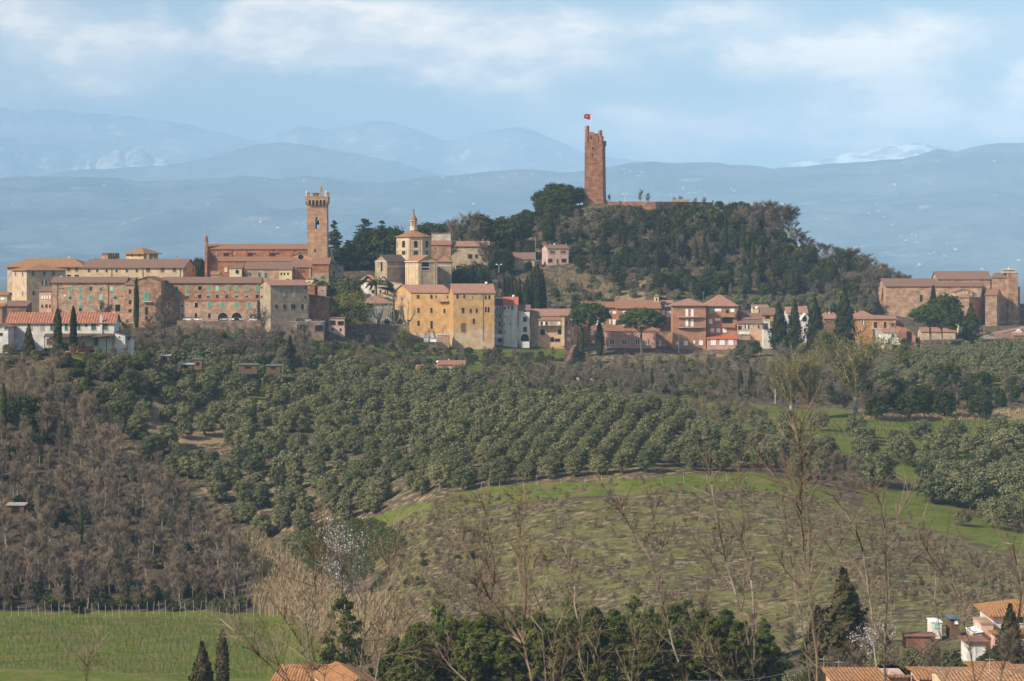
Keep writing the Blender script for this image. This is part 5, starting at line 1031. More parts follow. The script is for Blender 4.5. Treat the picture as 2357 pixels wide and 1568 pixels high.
def ribbons(A, B, w0, w1):
    d = B-A; n = len(A); s = unit(np.cross(d, rg.normal(0,1,(n,3)))); w0 = np.reshape(w0,(-1,1)); w1 = np.reshape(w1,(-1,1))
    return np.stack([A-s*w0,A+s*w0,B+s*w1,B-s*w1],1).reshape(-1,3)
def crown_of(R, H, z0, n, seed_sp=.5):
    cl = []
    for i in range(n):
        a = random.uniform(0,2*math.pi); q = random.random()**.5*R*.72; z = z0+random.random()*(H-z0)*.62
        r = R*random.uniform(.34,.55)*(1-.25*(z-z0)/(H-z0)); cl.append((q*math.cos(a), q*math.sin(a), min(z+r*.5,H-r*.6), r, r, r*random.uniform(.7,.95)))
    return cl
def dome(R, H, z0, n):
    cl = [(0,0,z0+(H-z0)*.5,R*.62,R*.62,(H-z0)*.42)]
    for i in range(n):
        t=(i+.5)/n; z=z0+(H-z0)*(.12+.72*t); rr=R*(math.sin(math.pi*min(1,.28+.62*t))**.7)*.68; a=i*2.4+random.uniform(-.4,.4); q=rr*random.uniform(.75,1.08); r=R*random.uniform(.28,.42)
        cl.append((q*math.cos(a),q*math.sin(a),z,r,r,r*random.uniform(.85,1.1)))
    return cl
def limbs(m, H, r, n=5, spread=1., z0=.3, mi=0):
    top = []
    for i in range(n):
        a = random.uniform(0,2*math.pi); z = H*random.uniform(z0,z0+.25); e = Vector((math.cos(a)*spread, math.sin(a)*spread, H*random.uniform(.7,.9)))
        b = Vector((0,0,z)); k = b.lerp(e,.5)+Vector((random.uniform(-.2,.2),random.uniform(-.2,.2),H*.05)); m.tube([b,k,e],[r*.5,r*.35,r*.12],4,mi); top.append(e)
    return top
PROTO = {}
def proto(kind, mk, n):
    PROTO[kind] = [mk() for _ in range(n)]
def make(kindname, trunk_mb, tmat, crown, cmat, cname='crown', extra=None):
    tm = None
    root = bpy.data.objects.new(kindname, None)
    if trunk_mb is not None:
        t = trunk_mb.build('trunk', tmat, None); COL.objects.unlink(t); t.parent = root
    c = bpy.data.objects.new(cname, fastmesh(cname, crown, 4, cmat)); c.parent = root
    if extra is not None:
        e = bpy.data.objects.new(extra[0], fastmesh(extra[0], extra[1], 4, extra[2])); e.parent = root
    return root
def bare(H, R, r, n1, n2, n3, tw=.022, lean=0., pale=False, up=.55, low=.25):
    """trunk with limbs in one mesh; twigs as ribbons"""
    m = MB(); x=y=0.; pts=[]; K=7
    for i in range(K+1):
        pts.append(Vector((x,y,H*.85*i/K))); x += random.uniform(-.04,.04)*H*.5+lean*H/K; y += random.uniform(-.04,.04)*H*.5
    m.tube(pts, [r*(1-.85*i/K) for i in range(K+1)], 5)
    L1=[]; A=[];B=[];W0=[];W1=[]
    for i in range(n1):
        f=random.uniform(low,1.); k=min(K-1,int(f*K)); b=pts[k].lerp(pts[k+1],f*K-k); a=random.uniform(0,2*math.pi); ln=R*random.uniform(.6,1.1)*(1.15-.65*f)
        d=Vector((math.cos(a),math.sin(a),up+random.uniform(-.1,.5))).normalized(); e1=b+d*ln*.5; d2=(d+Vector((random.uniform(-.25,.25),random.uniform(-.25,.25),.35))).normalized(); e2=e1+d2*ln*.6
        m.tube([b,e1,e2],[r*.3*(1.2-f),r*.17,r*.06],3); L1+= [(b,e1),(e1,e2)]
    L1 += [(pts[k],pts[k+1]) for k in range(K-3,K)]
    L2=[]
    for i in range(n2):
        s=random.choice(L1); f=random.random(); b=s[0].lerp(s[1],f); d=(s[1]-s[0]).normalized(); d=(d+Vector([random.uniform(-.8,.8) for _ in range(3)])+Vector((0,0,up*.6))).normalized(); e=b+d*R*random.uniform(.2,.45)
        L2.append((b,e)); A.append(b);B.append(e);W0.append(tw*1.1);W1.append(tw*.6)
    idx = rg.integers(0,len(L2),n3); a2=np.array([L2[i][0] for i in idx]); b2=np.array([L2[i][1] for i in idx]); f=rg.uniform(.15,1,(n3,1))
    P=a2+(b2-a2)*f; d=unit(unit(b2-a2)+rg.normal(0,.55,(n3,3))+np.array([0,0,up*.7])); Q=P+d*R*rg.uniform(.08,.24,(n3,1))
    tr = ribbons(np.array(A),np.array(B),np.array(W0),np.array(W1)); t2=ribbons(P,Q,np.full(n3,tw*.62),np.full(n3,tw*.3))
    return m, np.concatenate([tr,t2]), Q
def mk_olive():
    R=random.uniform(2.5,2.9); H=random.uniform(4.8,5.6); m=MB(); m.tube([(0,0,-.6),(.1,.05,.6),(-.05,.1,1.5)],[.38,.3,.24],6)
    limbs(m,H*.8,.25,5,R*.55,.28); return make('olive_tree',m,'bark',clumps(dome(R,H,.35,26),5200,.14,1.7,.4),'olive')
def mk_holm():
    R=random.uniform(3.6,4.6); H=random.uniform(7.5,9.5); m=MB(); m.tube([(0,0,-1),(.1,0,2),(0,.1,H*.6)],[.4,.3,.1],6); limbs(m,H*.8,.3,5,R*.5,.25)
    return make('holm_oak',m,'barkd',clumps(dome(R,H,.5,24),4200,.3,1.3,.5),'holm')
def mk_scrub():
    R=random.uniform(2.2,3.2); H=random.uniform(2.8,4.2); m=MB(); m.tube([(0,0,-.6),(0,.1,H*.6)],[.14,.05],5); limbs(m,H*.8,.12,4,R*.5,.1)
    return make('evergreen_shrub',m,'barkd',clumps(dome(R,H,.05,15),2200,.22,1.3,.4),'scrub')
def cone_leaves(H, prof, n, size, mat, asp=1.6, rag=.2, up=0., tiers=None):
    z=rg.uniform(0,1,n)**.85; r=np.interp(z,[p[0] for p in prof],[p[1] for p in prof]); a=rg.uniform(0,2*np.pi,n)
    lob=1+rag*np.sin(a*3+z*9)*.5+rag*np.sin(a*5-z*23)*.5+rg.normal(0,rag*.4,n); q=rg.uniform(.55,1,n)**.6*r*lob
    P=np.stack([q*np.cos(a),q*np.sin(a),z*H],1); N=np.stack([np.cos(a),np.sin(a),np.full(n,.25)],1); return leafquads(P,N,size,asp,up)
def mk_cyp(H=12., R=1.15, mat='cyp', rag=.22, n=3200, size=.24, prof=None):
    def f():
        h=H*random.uniform(.9,1.1); m=MB(); m.tube([(0,0,-1),(0,0,h*.7)],[.2,.05],5)
        p=prof or [(0,.35*R),(.1,.8*R),(.3,R),(.6,.82*R),(.85,.42*R),(1,.03)]
        c=cone_leaves(h,p,n,size,mat,1.8,rag,1.5); c[:,2]+=h*.05; return make('cypress',m,'bark',c,mat)
    return f
def mk_pine():
    H=random.uniform(11,14); m=MB(); m.tube([(0,0,-1),(.1,.1,H*.5),(0,0,H*.95)],[.24,.15,.04],6); cl=[]
    for i in range(90):
        t=random.random()**.8; z=H*(.16+.8*t); rr=(1-t)**.75*3.3+.35; a=random.uniform(0,6.28); q=rr*random.uniform(.45,.95)
        e=Vector((q*math.cos(a),q*math.sin(a),z+q*.25)); m.tube([Vector((0,0,z-.3)),e],[.06,.02],3); s=random.uniform(.4,.8)*(.65+.5*(1-t)); cl.append((e.x,e.y,e.z,s,s,s*.8))
    return make('pine_tree',m,'barkb',clumps(cl,8500,.125,3.2,.1),'pine')
def mk_upine():
    H=12.5; m=MB(); m.tube([(0,0,-1),(.3,0,H*.3),(.1,.2,H*.55)],[.42,.32,.26],7); cl=[]
    for i in range(60):
        a=i*2.4+random.uniform(-.3,.3); f=((i+.5)/60)**.5; q=f*5.5*random.uniform(.92,1.05); zt=H*(.60+.33*math.sqrt(max(0,1-f*f*.93))); z=zt-random.uniform(0,.4)
        e=Vector((q*math.cos(a),q*math.sin(a),z-.4))
        if i%4==1: m.tube([Vector((.1,.2,H*.45+random.uniform(0,1.2))),Vector((e.x*.6,e.y*.6,H*.6)),e],[.14,.09,.03],4)
        s=random.uniform(1.0,1.5); cl.append((q*math.cos(a),q*math.sin(a),z-.5,s,s,s*.9))
        if i%2: cl.append((q*.8*math.cos(a),q*.8*math.sin(a),max(H*.56,z-1.7),1.1,1.1,.8))
    return make('umbrella_pine',m,'barkb',clumps(cl,9500,.26,1.5,.3),'upine')
def mk_cedar():
    H=16.; m=MB(); m.tube([(0,0,-1),(0,.1,H*.5),(.2,0,H*.97)],[.5,.3,.05],6); cl=[]
    for k in range(70):
        t=random.random()**.9; z=H*(.1+.84*t); rr=((1-t)**.7*5.4+.35)*random.uniform(.55,1.15); a=k*2.4+random.uniform(-.5,.5); rise=random.uniform(-.02,.22)
        for f in (.35,.65,.95):
            q=rr*f; s=(.6+.75*(1-t))*random.uniform(.8,1.25); cl.append((q*math.cos(a)+random.uniform(-.3,.3),q*math.sin(a),z+q*rise,s*1.2,s*1.2,s*.42))
        m.tube([Vector((0,0,z-.5)),Vector((rr*math.cos(a),rr*math.sin(a),z+rr*rise-.1))],[.09,.02],3)
    return make('cedar',m,'barkd',clumps(cl,9000,.27,1.6,.1),'cedar')
def mk_bare(name='bare_tree', H=(9,12), R=2.6, r=.13, n1=16, n2=150, n3=2600, tw=.03, tm='bark', cm='twig', **k):
    def f():
        h=random.uniform(*H); m,c,_=bare(h,R*h/10.,r,n1,n2,n3,tw,**k); return make(name,m,tm,c,cm)
    return f
def mk_poplar():
    h=17.; m=MB(); A=[];B=[]; r=.36; st=[]
    fork=Vector((0,0,h*.28)); m.tube([(0,0,-1),(.1,0,h*.14),fork],[r,r*.9,r*.75],7)
    for i in range(9):
        a=i*2.4; sp=random.uniform(.15,.62); p0=fork-Vector((0,0,random.uniform(0,2.4) if i else 0)); P=[p0]; d=Vector((math.cos(a)*sp,math.sin(a)*sp,1)).normalized()
        L=h*random.uniform(.5,.7)*(1-sp*.35)
        for k in range(7): d=(d+Vector((random.uniform(-.12,.12)+math.cos(a)*.02,random.uniform(-.12,.12),.05))).normalized(); P.append(P[-1]+d*L/7)
        m.tube(P,[r*.5*(1-.13*k) for k in range(8)],5); st+=list(zip(P,P[1:]))
    L1=[]
    for i in range(150):
        s=random.choice(st); b=s[0].lerp(s[1],random.random()); d=((s[1]-s[0]).normalized()+Vector((random.uniform(-.8,.8),random.uniform(-.8,.8),.2))).normalized(); e=b+d*random.uniform(1.2,3.4); L1.append((b,e)); m.tube([b,e],[.06,.025],3)
    idx=rg.integers(0,len(L1),3600); a2=np.array([L1[i][0] for i in idx]); b2=np.array([L1[i][1] for i in idx]); P=a2+(b2-a2)*rg.uniform(.1,1,(3600,1)); Q=P+unit(unit(b2-a2)+rg.normal(0,.5,(3600,3))+np.array([0,0,.4]))*rg.uniform(.4,1.3,(3600,1))
    c=ribbons(P,Q,np.full(3600,.02),np.full(3600,.012)); L=leafquads(Q,rg.normal(0,1,(3600,3)),.18,1.3)
    return make('budding_poplar',m,'barkp',c,'twigy','crown',('young_leaves',L,'willow'))
def mk_willow():
    m,c,Q=bare(9,4.2,.25,20,260,1500,.03,up=.4); L=leafquads(np.concatenate([Q,Q+rg.normal(0,.3,Q.shape)]),rg.normal(0,1,(2*len(Q),3)),.24,1.3)
    return make('willow',m,'bark',c,'twigy','crown',('young_leaves',L,'willow'))
def mk_bloss():
    m,c,Q=bare(5.2,3.4,.13,22,220,1500,.02,up=.5,low=.12); L=leafquads(Q,rg.normal(0,1,(len(Q),3)),.10,1.2)
    return make('blossom_tree',m,'barkd',c,'twigg','crown',('blossom',L,'bloss'))
def mk_pollard():
    m=MB(); m.tube([(0,0,-1),(0,.05,2.6)],[.22,.16],6); A=[];B=[]
    for i in range(9):
        a=random.uniform(0,6.28); e=Vector((math.cos(a)*1.3,math.sin(a)*1.3,random.uniform(3.6,6.5))); m.tube([(0,.05,2.5),(e.x*.6,e.y*.6,3.4),e],[.11,.09,.08],4)
        for k in range(10): A.append(e); B.append(e+Vector((random.uniform(-.5,.5),random.uniform(-.5,.5),random.uniform(.3,1.0))))
    return make('pollarded_tree',m,'barkp',ribbons(np.array(A),np.array(B),np.full(len(A),.03),np.full(len(A),.01)),'twigg')
def mk_palm():
    m=MB(); m.tube([(0,0,-1),(.1,0,4.2)],[.2,.17],6); A=[];B=[]
    for i in range(26):
        a=i*2.4; el=random.uniform(-.2,.9); p=Vector((.1,0,4.2)); d=Vector((math.cos(a),math.sin(a),el)).normalized(); q=p+d*1.3; r=q+Vector((d.x,d.y,-.7))*.8; A+=[p,q]; B+=[q,r]
    return make('palm_tree',m,'bark',ribbons(np.array(A),np.array(B),np.full(len(A),.16),np.full(len(A),.08)),'scrub')
proto('olive',mk_olive,8); proto('holm',mk_holm,5); proto('scrub',mk_scrub,5); proto('cyp',mk_cyp(),4)
proto('cypw',mk_cyp(10,1.9,'cypb',.42,3600,.26,[(0,1.5),(.2,1.9),(.5,1.35),(.8,.6),(1,.03)]),4)
proto('cypt',mk_cyp(12,.85,'cyp',.12,2400,.2,[(0,.5),(.15,.8),(.7,.75),(.9,.4),(1,.02)]),3)
proto('pine',mk_pine,5); proto('upine',mk_upine,3); proto('cedar',mk_cedar,3)
proto('bare',mk_bare(H=(9,13),R=2.7,r=.16,n2=220,n3=3300,tw=.033,tm='barkp',up=1.0),7); proto('bareg',mk_bare(H=(6,9),R=3.6,r=.15,cm='twigg',n2=220,n3=3200,tw=.034),5)
proto('hillbare',mk_bare(H=(9,12),R=3.4,r=.16,cm='twigg',tm='barkp',n2=200,n3=4400,tw=.045),3)
proto('lone',mk_bare(H=(8,9),R=4.5,r=.3,cm='twigg',tm='barkd',n2=200,n3=1800,tw=.035,up=.3),2)
proto('poplar',mk_poplar,2); proto('willow',mk_willow,2); proto('bloss',mk_bloss,2); proto('pollard',mk_pollard,2); proto('palm',mk_palm,1)
KN = {'olive':('olive_tree','olive tree'),'holm':('holm_oak','evergreen oak'),'scrub':('evergreen_shrub','shrub'),'cyp':('cypress','cypress'),'cypw':('cypress','cypress'),'cypt':('cypress','cypress'),
 'pine':('pine_tree','pine'),'upine':('umbrella_pine','umbrella pine'),'cedar':('cedar','cedar'),'bare':('bare_tree','bare tree'),'bareg':('bare_shrub','bare shrub'),'hillbare':('bare_tree','bare tree'),
 'lone':('bare_tree','bare tree'),'poplar':('budding_poplar','poplar'),'willow':('willow','willow'),'bloss':('blossom_tree','blossom tree'),'pollard':('pollarded_tree','pollarded tree'),'palm':('palm_tree','palm')}
HT = {'olive':5.1,'holm':8.5,'scrub':3.5,'cyp':12.6,'cypw':10.5,'cypt':12.6,'pine':12.5,'upine':12.,'cedar':16.2,'bare':10.3,'bareg':7.5,'hillbare':10.5,'lone':8.5,'poplar':16.5,'willow':10.,'bloss':6.,'pollard':6.5,'palm':5.}
CNT = {}
def plant(kind, p, s=1.0, label=None, group=None, sz=None, matover=None):
    src = random.choice(PROTO[kind]); nm, cat = KN[kind]
    r = bpy.data.objects.new(nm, None); COL.objects.link(r); r.location = p; r.rotation_euler = (0,0,random.uniform(0,6.28)); q_=random.uniform(.86,1.16); r.scale = (s*q_,s/q_,s*(sz or 1)); r.empty_display_size = .5
    tag(r, label, cat, group); CNT[kind] = CNT.get(kind,0)+1
    for ch in src.children:
        c = ch.copy(); COL.objects.link(c); c.parent = r
        if matover and ch.name.startswith(('crown','trunk')):
            mo = matover.get(ch.name.split('.')[0])
            if mo: c.material_slots[0].link='OBJECT'; c.material_slots[0].material=M[mo]
    return r
def tree(kind, vx, vtop, vbase, D=None, label=None, group=None, w=None, **k):
    """a surveyed tree: bearing, top and foot sight lines"""
    if D is None: p = hit(vx, vbase); D = p.y
    else: p = Vector(((vx-CX)/F*D, D, 0)); p.z = ground(p.x, D)
    h = max(1., Z(vtop, D)-p.z); s = h/HT[kind]; sz = 1
    if w: s0 = s; s = s*w; sz = s0/s
    return plant(kind, p, s, label, group, sz, **k)
def scatter(poly, step, d0, d1, jit=.42, marg=2.0, rows=1.):
    xs=[q[0] for q in poly]; ys=[q[1] for q in poly]; d=d0; out=[]
    while d < d1:
        xa=(min(xs)-CX)/F*d; xb=(max(xs)-CX)/F*d; x=xa+random.random()*step
        while x < xb:
            X=x+random.uniform(-jit,jit)*step; Y=d+random.uniform(-jit,jit)*step; z=ground(X,Y); v=V((X,Y,z))
            if inside(v[0],v[1],poly) and not blocked(X,Y,marg): out.append(Vector((X,Y,z)))
            x += step
        d += step*rows
    return out
def gap(p,k=-.28,sc_=17.): return mnoise.noise((p.x/sc_,p.y/sc_,2.2))<k
FQ=[]
def fill(kinds, poly, step, d0, d1, smin=.8, smax=1.2, lab=None, grp=None, maxn=999, **k):
    pts = scatter(poly, step, d0, d1, **k); random.shuffle(pts)
    for p in pts[:maxn]:
        kd = random.choice(kinds); FQ.append((kd, p, random.uniform(smin,smax), lab[kd] if isinstance(lab,dict) else lab, grp[kd] if isinstance(grp,dict) else grp))
    return pts
# --- olive grove
O1='grey green olive tree in the dense grove in the middle of the picture'; G1='olive trees of the middle grove'
groveA=[(290,985),(350,1030),(470,1035),(560,1060),(640,1050),(740,1000),(900,960),(1180,925),(1400,930),(1560,960),(1700,1050),(1690,1085),(1500,1100),(1330,1110),(1100,1125),(960,1170),(850,1190),(740,1232),(650,1255),(570,1240),(500,1200),(440,1140),(370,1070),(300,1010)]
pts = scatter(groveA, 7.2, 560, 900, .3, rows=1.55)
groveR=[(1180,960),(1400,960),(1560,1000),(1540,1104),(1330,1112),(1140,1122),(1130,1060)]
low=[(400,1080),(760,1020),(860,1100),(850,1185),(740,1225),(650,1245),(560,1225),(480,1185),(420,1130)]
pts = [p for p in pts if not inside(*V(p),low)]+scatter(low,6.6,560,800,.3,rows=1.4)
pts = [p for p in pts if not inside(*V(p), groveR) and not gap(p,-.44)]
rows=[]
u = Vector((.14,.99)); w = Vector((.99,-.14))
for i in range(-60,60):
    for j in range(-60,60):
        X=10+u.x*i*9.5+w.x*j*6.1; Y=650+u.y*i*9.5+w.y*j*6.1
        if 560<Y<800:
            z=ground(X,Y)
            if inside(*V((X,Y,z)),groveR): rows.append(Vector((X+random.uniform(-.5,.5),Y+random.uniform(-.5,.5),z)))
olv = [(p,random.uniform(.98,1.3)) for p in pts]
# clearing and upper grove
up=[(200,860),(420,835),(640,850),(900,865),(1150,890),(1250,905),(1180,925),(900,960),(740,1000),(640,1050),(560,1060),(400,1015),(330,960)]
clr=[(420,925),(500,925),(520,1040),(400,1035),(360,990),(300,940),(380,915)]
pu=scatter(up,7.6,700,990,.4,rows=1.5)
for p in pu:
    if gap(p,-.36): continue
    if inside(*V(p),clr) and random.random()<.5: continue
    olv.append((p,random.uniform(1.1,1.5)))
for vx,vy in ((390,935),(432,945),(485,925),(385,1032),(535,1028),(548,945),(300,905),(345,890),(292,962),(318,1012),(350,1062),(395,1098),(250,885),(610,965),(425,985),(470,1005),(270,925),(330,975),(500,975),(215,872),(455,1080)): olv.append((hit(vx,vy),random.uniform(1.15,1.5)))
for p in rows: FQ.append(('olive',p,random.uniform(.98,1.18),'bushy yellowish green olive tree in the even planted rows right of the middle','olive trees in planted rows'))
for p,s in olv: FQ.append(('olive',p,s,O1,G1))
print('olives',len(olv),len(rows))
def joined(name, items, kinds, mat, label, cat, kind='stuff', cname='crown', keep=.6, grow=1.05):
    V_=[]
    for p,s in items:
        src=random.choice(PROTO[random.choice(kinds)]); me=[c for c in src.children if c.name.startswith(cname)][0].data
        co=np.empty(len(me.vertices)*3,np.float32); me.vertices.foreach_get('co',co); co=co.reshape(-1,4,3)
        k=rg.random(len(co))<keep; co=co[k]; cc=co.mean(1,keepdims=True); co=(cc+(co-cc)*(1+(grow-1)*3)).reshape(-1,3); a=random.uniform(0,6.28); R=np.array([[math.cos(a),-math.sin(a),0],[math.sin(a),math.cos(a),0],[0,0,1]])
        V_.append(co@R.T*s+np.array(p))
    if not V_: return
    o=bpy.data.objects.new(name,fastmesh(name,np.concatenate(V_),4,mat)); COL.objects.link(o); return tag(o,label,cat,None,kind)
# right hand olives, surveyed one by one (crop 12 / 3)
O3='dark round olive tree on the bright green terraces at the right'; G3='olive trees on the right terraces'
c15=[(250,470,190),(370,500,200),(700,300,200),(660,530,140),(330,240,180),(1030,350,230),(1390,340,190),(1790,410,230),(650,700,220),(900,720,260),(1190,760,260),(1450,620,220),(1890,690,250),(2050,950,330),(2260,640,230),(150,750,150),(330,780,140)]
for x,y,w in c15: tree('olive',CXx(15,x),CYy(15,y-w*1.12),CYy(15,y),None,O3,G3,w=1.08)
c9r=[(1640,830,140),(1890,820,130),(2080,600,0),(2180,800,130),(1530,980,150),(1260,980,170),(1740,960,170),(2000,950,150),(2240,940,190),(1340,1150,220),(1700,1070,160),(1840,1020,130),(2080,980,110),(1720,1270,240),(1870,1280,230),(1990,1310,240),(2110,1300,260),(2240,1320,270),(2330,1240,240),(2180,1440,200),(2320,1440,190),(1930,1420,110),(2050,1200,170),(2180,1180,190),(2300,1110,170),(1850,1160,190),(1960,1140,170)]
for x,y,w in c9r:
    if w: tree('olive',1390.2+x/3.0*1.0*.9999,651.3+y/3.0+86.0-.6,651.3+y/3.0+86.0,None,O3,G3) if False else None
CR[17]=(1571.3,736.6,3.0)
for x,y,w in c9r:
    if w: tree('olive',CXx(17,x),CYy(17,y-w*1.08),CYy(17,y),None,O3,G3,w=1.1)
for x,y,w in [(2300,1360,220),(2390,1300,240),(2430,1400,230),(2370,1180,200),(2100,1380,130)]: tree('olive',CXx(17,x),CYy(17,y-w*1.08),CYy(17,y),None,O3,G3,w=1.1)
for x,y,w,ww in [(1340,690,200,1),(1560,690,190,1),(1640,660,160,1),(1810,680,190,1),(2050,690,190,1),(1500,640,140,1),(1700,640,140,1),(1400,640,160,1)]: tree('holm',CXx(17,x),CYy(17,y-w),CYy(17,y),None,'dark evergreen oak in the row above the straw coloured bank at the right','oaks above the straw bank')
# olives top right slope, upper clearing and hill foot
O4='pale grey green olive tree on the slope below the friary'; fill(['olive'],[(2060,830),(2200,808),(2330,800),(2500,800),(2500,935),(2357,925),(2200,880),(2080,905),(2010,900),(2020,850)],7.5,840,1045,.8,1.1,O4,'olives below the friary')
fill(['olive'],[(1620,705),(1750,700),(1950,690),(2060,715),(1980,735),(1800,725),(1650,730)],6.5,1105,1180,.9,1.25,'blue grey olive tree at the foot of the wooded hill behind the roofs','olives at the hill foot')
fill(['olive'],[(1330,480),(1460,520),(1420,560),(1300,530),(1240,500)],7,1235,1290,.7,1.0,'small grey olive tree just below the hilltop keep','olives below the keep')
# --- the bare wood, left
W1='slender bare brown tree in the leafless wood on the left slope'; GW='trees of the leafless wood'
wood=[(-60,900),(60,890),(130,910),(200,975),(270,1050),(345,1112),(430,1172),(505,1235),(570,1290),(595,1350),(560,1405),(300,1408),(-60,1405)]
pw=scatter(wood,5.6,600,775,.45); random.shuffle(pw); print('wood',len(pw))
pw.sort(key=lambda p:p.y+random.uniform(0,60))
for p in pw[:230]: plant('bare',p,random.uniform(.75,1.2),W1,GW)
joined('leafless_wood',[(p,random.uniform(.8,1.1)) for p in pw[230:]],['bare'],'twig','leafless brown wood continuing behind the nearer trees','wood')
fill(['olive','scrub','scrub','bareg'],[(90,840),(240,840),(330,880),(345,960),(320,1040),(270,1040),(200,980),(100,905)],5.2,690,800,.7,1.1,{'olive':'grey olive at the upper edge of the leafless wood','scrub':'dark green shrub at the upper edge of the leafless wood','bareg':'grey shrub at the upper edge of the leafless wood'},{'olive':'olives at the wood edge','scrub':'shrubs at the wood edge','bareg':'leafless shrubs at the wood edge'})
fill(['scrub','bareg','olive'],[(-60,815),(120,812),(330,815),(330,835),(160,850),(-60,850)],4.5,745,786,.4,.7,{'olive':'small olive just below the farmhouse garden','scrub':'dark shrub just below the farmhouse garden','bareg':'leafless shrub just below the farmhouse garden'},'shrubs below the farmhouse')
pe=scatter(wood,8.5,602,765,.45)
for p in pe:
    if random.random()<.55: plant('scrub',p,random.uniform(.7,1.15),'dark evergreen bush among the bare trees of the left wood','evergreen bushes in the wood')
for p in scatter([(-60,1340),(300,1345),(560,1360),(590,1412),(-60,1412)],4.2,598,640,.45)[:150]:
    plant(random.choice(['scrub','bareg']),p,random.uniform(.55,.9),'tangled dark bush along the upper edge of the lower vineyard','bushes at the vineyard edge')
for vx,t,b_,l in ((62,905,985,'yellowish green bushy evergreen inside the left wood'),(188,1165,1260,'ivy covered trunk standing in the left wood'),(8,880,1010,'dark ivy clad tree at the left border of the wood')):
    tree('scrub' if vx==62 else 'cypt',vx,t,b_,None,l,w=.6 if vx==188 else 1,matover={'crown':'ivy'})
# --- reeds (dry cane) as one mass
def reeds(name, polys, dens, label, hmin=2.2, hmax=3.5, mat='reed'):
    V_=[]
    for poly,d0,d1 in polys:
        for p in scatter(poly,dens,d0,d1,.5):
            n=26; A=np.array(p)+np.stack([rg.normal(0,.6,n),rg.normal(0,.6,n),np.full(n,-.3)],1); h=rg.uniform(hmin,hmax,n)*random.uniform(.75,1.15)
            B=A+np.stack([rg.normal(.15,.28,n),rg.normal(0,.28,n),h],1); V_.append(ribbons(A,B,np.full(n,.045),np.full(n,.02)))
            k=9; C_=B[:k]; V_.append(ribbons(C_-np.array([0,0,.35]),C_+rg.normal(0,.12,(k,3))+np.array([.15,0,.45]),np.full(k,.10),np.full(k,.04)))
            L=A[:12]+(B[:12]-A[:12])*rg.uniform(.4,.9,(12,1)); V_.append(ribbons(L,L+rg.normal(0,.35,(12,3)),np.full(12,.05),np.full(12,.01)))
    o=bpy.data.objects.new(name,fastmesh(name,np.concatenate(V_),4,mat)); COL.objects.link(o); tag(o,label,'reeds',None,'stuff')
reeds('dry_reeds',[([(500,1225),(560,1235),(640,1270),(700,1330),(800,1370),(900,1410),(930,1470),(860,1500),(790,1510),(740,1490),(700,1440),(600,1410),(570,1380),(590,1350),(640,1345),(560,1290),(490,1250)],420,650)],1.35,'tan dry cane thicket between the wood and the lower vineyard')
for x,y,w_ in ((430,560,40),): pass
# --- brambles over the abandoned vineyard
def mound(R,H,n,tw):
    a=rg.uniform(0,2*np.pi,n); q=rg.uniform(0,1,n)**.5*R; A=np.stack([q*np.cos(a),q*np.sin(a),rg.uniform(0,.6,n)*H*(1-(q/R)**2)],1); B=A+unit(rg.normal(0,1,(n,3))+np.array([0,0,.5]))*rg.uniform(.25,.7,(n,1))*R*.7; B[:,2]=np.abs(B[:,2])
    return ribbons(A,B,np.full(n,tw),np.full(n,tw*.4))
V_=[];V2=[]
field=[(880,1200),(1000,1150),(1150,1135),(1500,1105),(1780,1125),(1950,1160),(2080,1200),(2250,1270),(2400,1300),(2400,1470),(1750,1490),(1250,1480),(950,1480),(880,1400),(850,1300),(860,1230)]
for p in scatter(field,2.2,415,600,.4):
    v=V(p); rx=p.x*.8+p.y*.6; k=mnoise.noise((p.x/13,p.y/13,5.))+.5*mnoise.noise((p.x/5,p.y/5,15.))
    thr=.1 if v[0]>1150 else -.3
    if v[0]<1120 and v[1]>1180: thr=-.6
    if k+random.uniform(-.25,.25)<thr: continue
    if abs((rx/3.4)%1-.5)>.4 and v[0]>1150: continue
    s=random.uniform(.5,1.15)*(1.25 if v[0]<1150 else 1); k_=70; r_=s*1.15; d_=unit(rg.normal(0,1,(k_,3))); d_[:,2]=np.abs(d_[:,2]); V_.append(np.concatenate([mound(r_,s*.95,40,.022),leafquads(d_*np.array([r_,r_,r_*.75])*rg.uniform(.45,1,(k_,1)),d_,.13,2.2)])+np.array(p))
o=bpy.data.objects.new('dry_brambles',fastmesh('dry_brambles',np.concatenate(V_),4,'bram')); COL.objects.link(o); tag(o,'low brown bramble tufts covering the abandoned vineyard slope','brambles',None,'stuff')
hd=[(640,1235),(760,1200),(860,1200),(930,1235),(940,1260),(870,1290),(850,1330),(800,1345),(700,1310),(640,1270)]
for p in scatter(hd,1.6,545,640,.4):
    k=60; r=random.uniform(.8,1.5); d=unit(rg.normal(0,1,(k,3))); d[:,2]=np.abs(d[:,2]); V2.append(leafquads(np.array(p)+d*np.array([r,r,r*1.1])*rg.uniform(.7,1,(k,1)),d,.24,1.3))
o=bpy.data.objects.new('bramble_hedge',fastmesh('bramble_hedge',np.concatenate(V2),4,'hedge')); COL.objects.link(o); tag(o,'dense green bramble bank round the white blossom tree','hedge',None,'stuff')
tree('bloss',788,1212,1290,556,'rounded tree in full white blossom in the middle foreground',w=.62)
tree('bloss',522,1268,1330,622,'small white blossoming tree at the right edge of the leafless wood',w=.6)
tree('bloss',205,1280,1330,628,'thin pale blossoming shrub low in the leafless wood',w=.8)
tree('bloss',2010,1440,1500,330,'pinkish white blossoming tree beside the curved roof shed',w=1.2)
